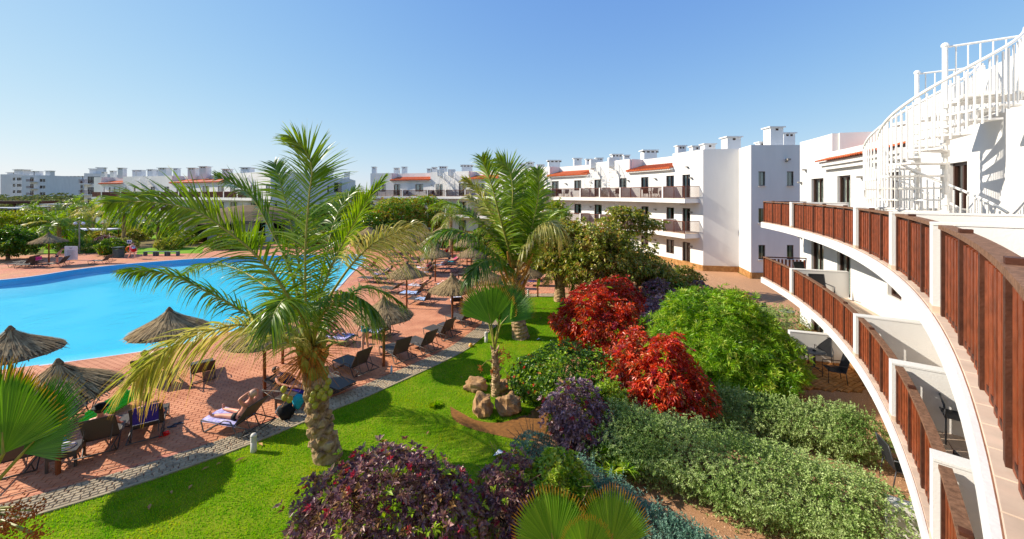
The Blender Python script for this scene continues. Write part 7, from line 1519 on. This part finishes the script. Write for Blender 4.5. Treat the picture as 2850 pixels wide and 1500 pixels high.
# tables and chairs on the balconies and patios
M_WICK = mat('black_woven_sling', '#26272b', .6, .3, .2, 80, .4, 160); M_CFR = mat('charcoal_tube', '#3c3e42', .4, .4, .1); M_MOS = mat('grey_mosaic_top', '#8c8a84', .5, .3, .35, 25, col2='#5c5c58')
CH = None
def chair(loc, rz, lab, grp='sling armchairs of the hotel terraces'):
    global CH
    if CH is None:
        t = thing('armchair', lab, 'chair', loc, rz, grp); m_ = MB(); m_.add([(x, y, z) for y in (-.26, .26) for x, z in ((.26, .44), (-.02, .41), (-.24, .42))] , [(0, 1, 4, 3), (1, 2, 5, 4)]); m_.build('seat', M_WICK, t)
        m_ = MB(); m_.add([(x, y, z) for y in (-.26, .26) for x, z in ((-.24, .42), (-.30, .7), (-.38, .98))], [(0, 1, 4, 3), (1, 2, 5, 4)]); m_.build('backrest', M_WICK, t)
        for s in (-.27, .27):
            m_ = MB(); m_.tube([(.26, s, 0), (.27, s, .44), (-.24, s, .42), (-.38, s, .99)], .014, 6); m_.tube([(-.24, s, .42), (-.30, s, 0)], .014, 6); m_.build('side_frame', M_CFR, t, smooth=True)
            m_ = MB(); m_.tube([(.27, s, .44), (.25, s * 1.06, .64), (-.29, s, .66)], .016, 6); m_.build('armrest', M_CFR, t, smooth=True)
        m_ = MB(); m_.tube([(-.38, -.27, .99), (-.38, .27, .99)], .014, 6); m_.build('top_rail', M_CFR, t); CH = t
    else: t = dup(CH, loc, rz, lab, grp)
    return t
TBL = None
def rtable(loc, lab, grp='round mosaic bistro tables'):
    global TBL
    if TBL is None:
        t = thing('bistro_table', lab, 'table', loc, 0, grp); MB().lathe([(.36, .70), (.37, .71), (.37, .73), (.36, .735), (.0, .735)], 28).build('table_top', M_MOS, t); MB().tube([(0, 0, .12), (0, 0, .7)], .03, 8).build('stem', M_CFR, t)
        for k in range(4): a = k * math.pi / 2 + .4; MB().tube([(0, 0, .14), (math.cos(a) * .32, math.sin(a) * .32, .01)], .016, 6).build('foot', M_CFR, t)
        m_ = MB(); m_.lathe([(.05, .736), (.06, .75), (.055, .775), (.02, .77)], 10); m_.build('ashtray', M_BLACK, t); TBL = t
    else: t = dup(TBL, loc, random.uniform(0, 1), lab, grp)
    return t
def onpx(x, y, z): p = G(x, y, z); return p
T = onpx(2266, 1033, .03); 
pa = MB(); C_ = [(2165, 1010), (2225, 1082), (2400, 1095), (2420, 1000), (2330, 925), (2200, 985)]; P_ = [G(x, y) for x, y in C_]
poly_sheet('patio', [(p.x, p.y) for p in P_], [], .012, M_SOIL, label=None)
patio = bpy.data.objects['patio']; M_CLAY = mat('ochre_patio_paver', '#c08a54', .9, .15, .25, 6, .3, 40, objvar=.15, col2='#9a6a3c'); pm_ = MB().bev((0, 0, 0), (.2, .13, .05), .012).mesh('paver', M_CLAY)
pc = [(p.x, p.y) for p in P_]
for i in range(-20, 20):
    for j in range(-26, 26):
        u, v = (i + (.5 if j % 2 else 0)) * .213, j * .143; a = .5; x, y = T.x + u * math.cos(a) - v * math.sin(a), T.y + u * math.sin(a) + v * math.cos(a)
        if inside((x, y), pc): inst('paver', pm_, (x, y, .03 + random.uniform(-.004, .006)), a, patio)
rtable(T + Vector((0, 0, .04)), 'round bistro table on the ochre patio between three black armchairs')
for (x, y, d, lab) in ((2222, 1012, -50, 'black armchair at the patio, left of the bistro table'), (2292, 1016, -125, 'black armchair at the patio, behind the bistro table'), (2322, 1062, 160, 'black armchair at the patio nearest, seen from behind')): p = onpx(x, y, .03); chair((p.x, p.y, .05), R_(d), lab)
def onarc(r, a, z): return pol(C1, r, a, z)
rtable(onarc(R1 + 1.15, -36.9, Z1 + .02), 'bistro table with ashtray on the lower balcony behind the third railing'); chair(onarc(R1 + .9, -35.95, Z1 + .02), R_(-130), 'black woven armchair beside the bistro table on the lower balcony')
chair(onarc(R1 + .72, -39.3, Z1 + .02), R_(60), 'teal shaded woven armchair top seen over the lower balcony rail')
chair(onarc(R1 + .75, ang_px(C1, R1 + .75, 2257, -46, -12), Z1 + .02), R_(-100), 'dark armchair poking above the long lower railing, left one'); chair(onarc(R1 + .75, ang_px(C1, R1 + .75, 2288, -46, -12), Z1 + .02), R_(-100), 'dark armchair poking above the long lower railing, right one'); chair(onarc(R1 + 1.3, -15.3, Z1 + .02), R_(-80), 'dark armchair at the far end of the lower balcony')
p = onpx(2512, 1350, .02); chair((p.x - .0, p.y, .03), R_(-20), 'shaded armchair beside the white ground wall under the balconies'); rtable((p.x + .55, p.y + .1, .03), 'mosaic table partly under the lower balcony at ground level')
p = G(2190, 925, 0); chair((p.x, p.y + 1.2, .03), R_(-60), 'brown chair on the terrace behind the white garden wall'); rtable((p.x + .7, p.y + 1.0, .03), 'wooden topped table on the terrace behind the white garden wall')
# terrace furniture on the far wing, a pair per bay
for i, (x, lab) in enumerate(((1820, 'armchair on the far top balcony below the right canopy'), (1800, 'second armchair on the far top balcony below the right canopy'), (1715, 'armchair on the far top balcony by the spiral stairs'), (1668 + 8, 'armchair on the far top balcony next to the lattice door'), (1575, 'armchair on the far top balcony below the middle canopy'), (1560, 'second armchair on the far top balcony below the middle canopy'), (1205, 'armchair on the far top balcony left part'), (1190, 'second armchair on the far top balcony left part'), (1130, 'armchair on the far top balcony near the rusty tree'))):
    a = ang_px(C2, R2 + .8, x, 2, 85); chair(pol(C2, R2 + .8, a, ZA2 + .01), R_(a + (30 if i % 2 else 200)), lab)
for i, (x, lab) in enumerate(((540, 'armchair on the left wing top balcony between fronds'), (580, 'second armchair on the left wing top balcony between fronds'), (480, 'armchair on the left wing top balcony by the orange canopy'))):
    a = ang_px(C3, R3 + .7, x, 48, 84); chair(pol(C3, R3 + .7, a, ZB2 + .01), R_(a + 200), lab)
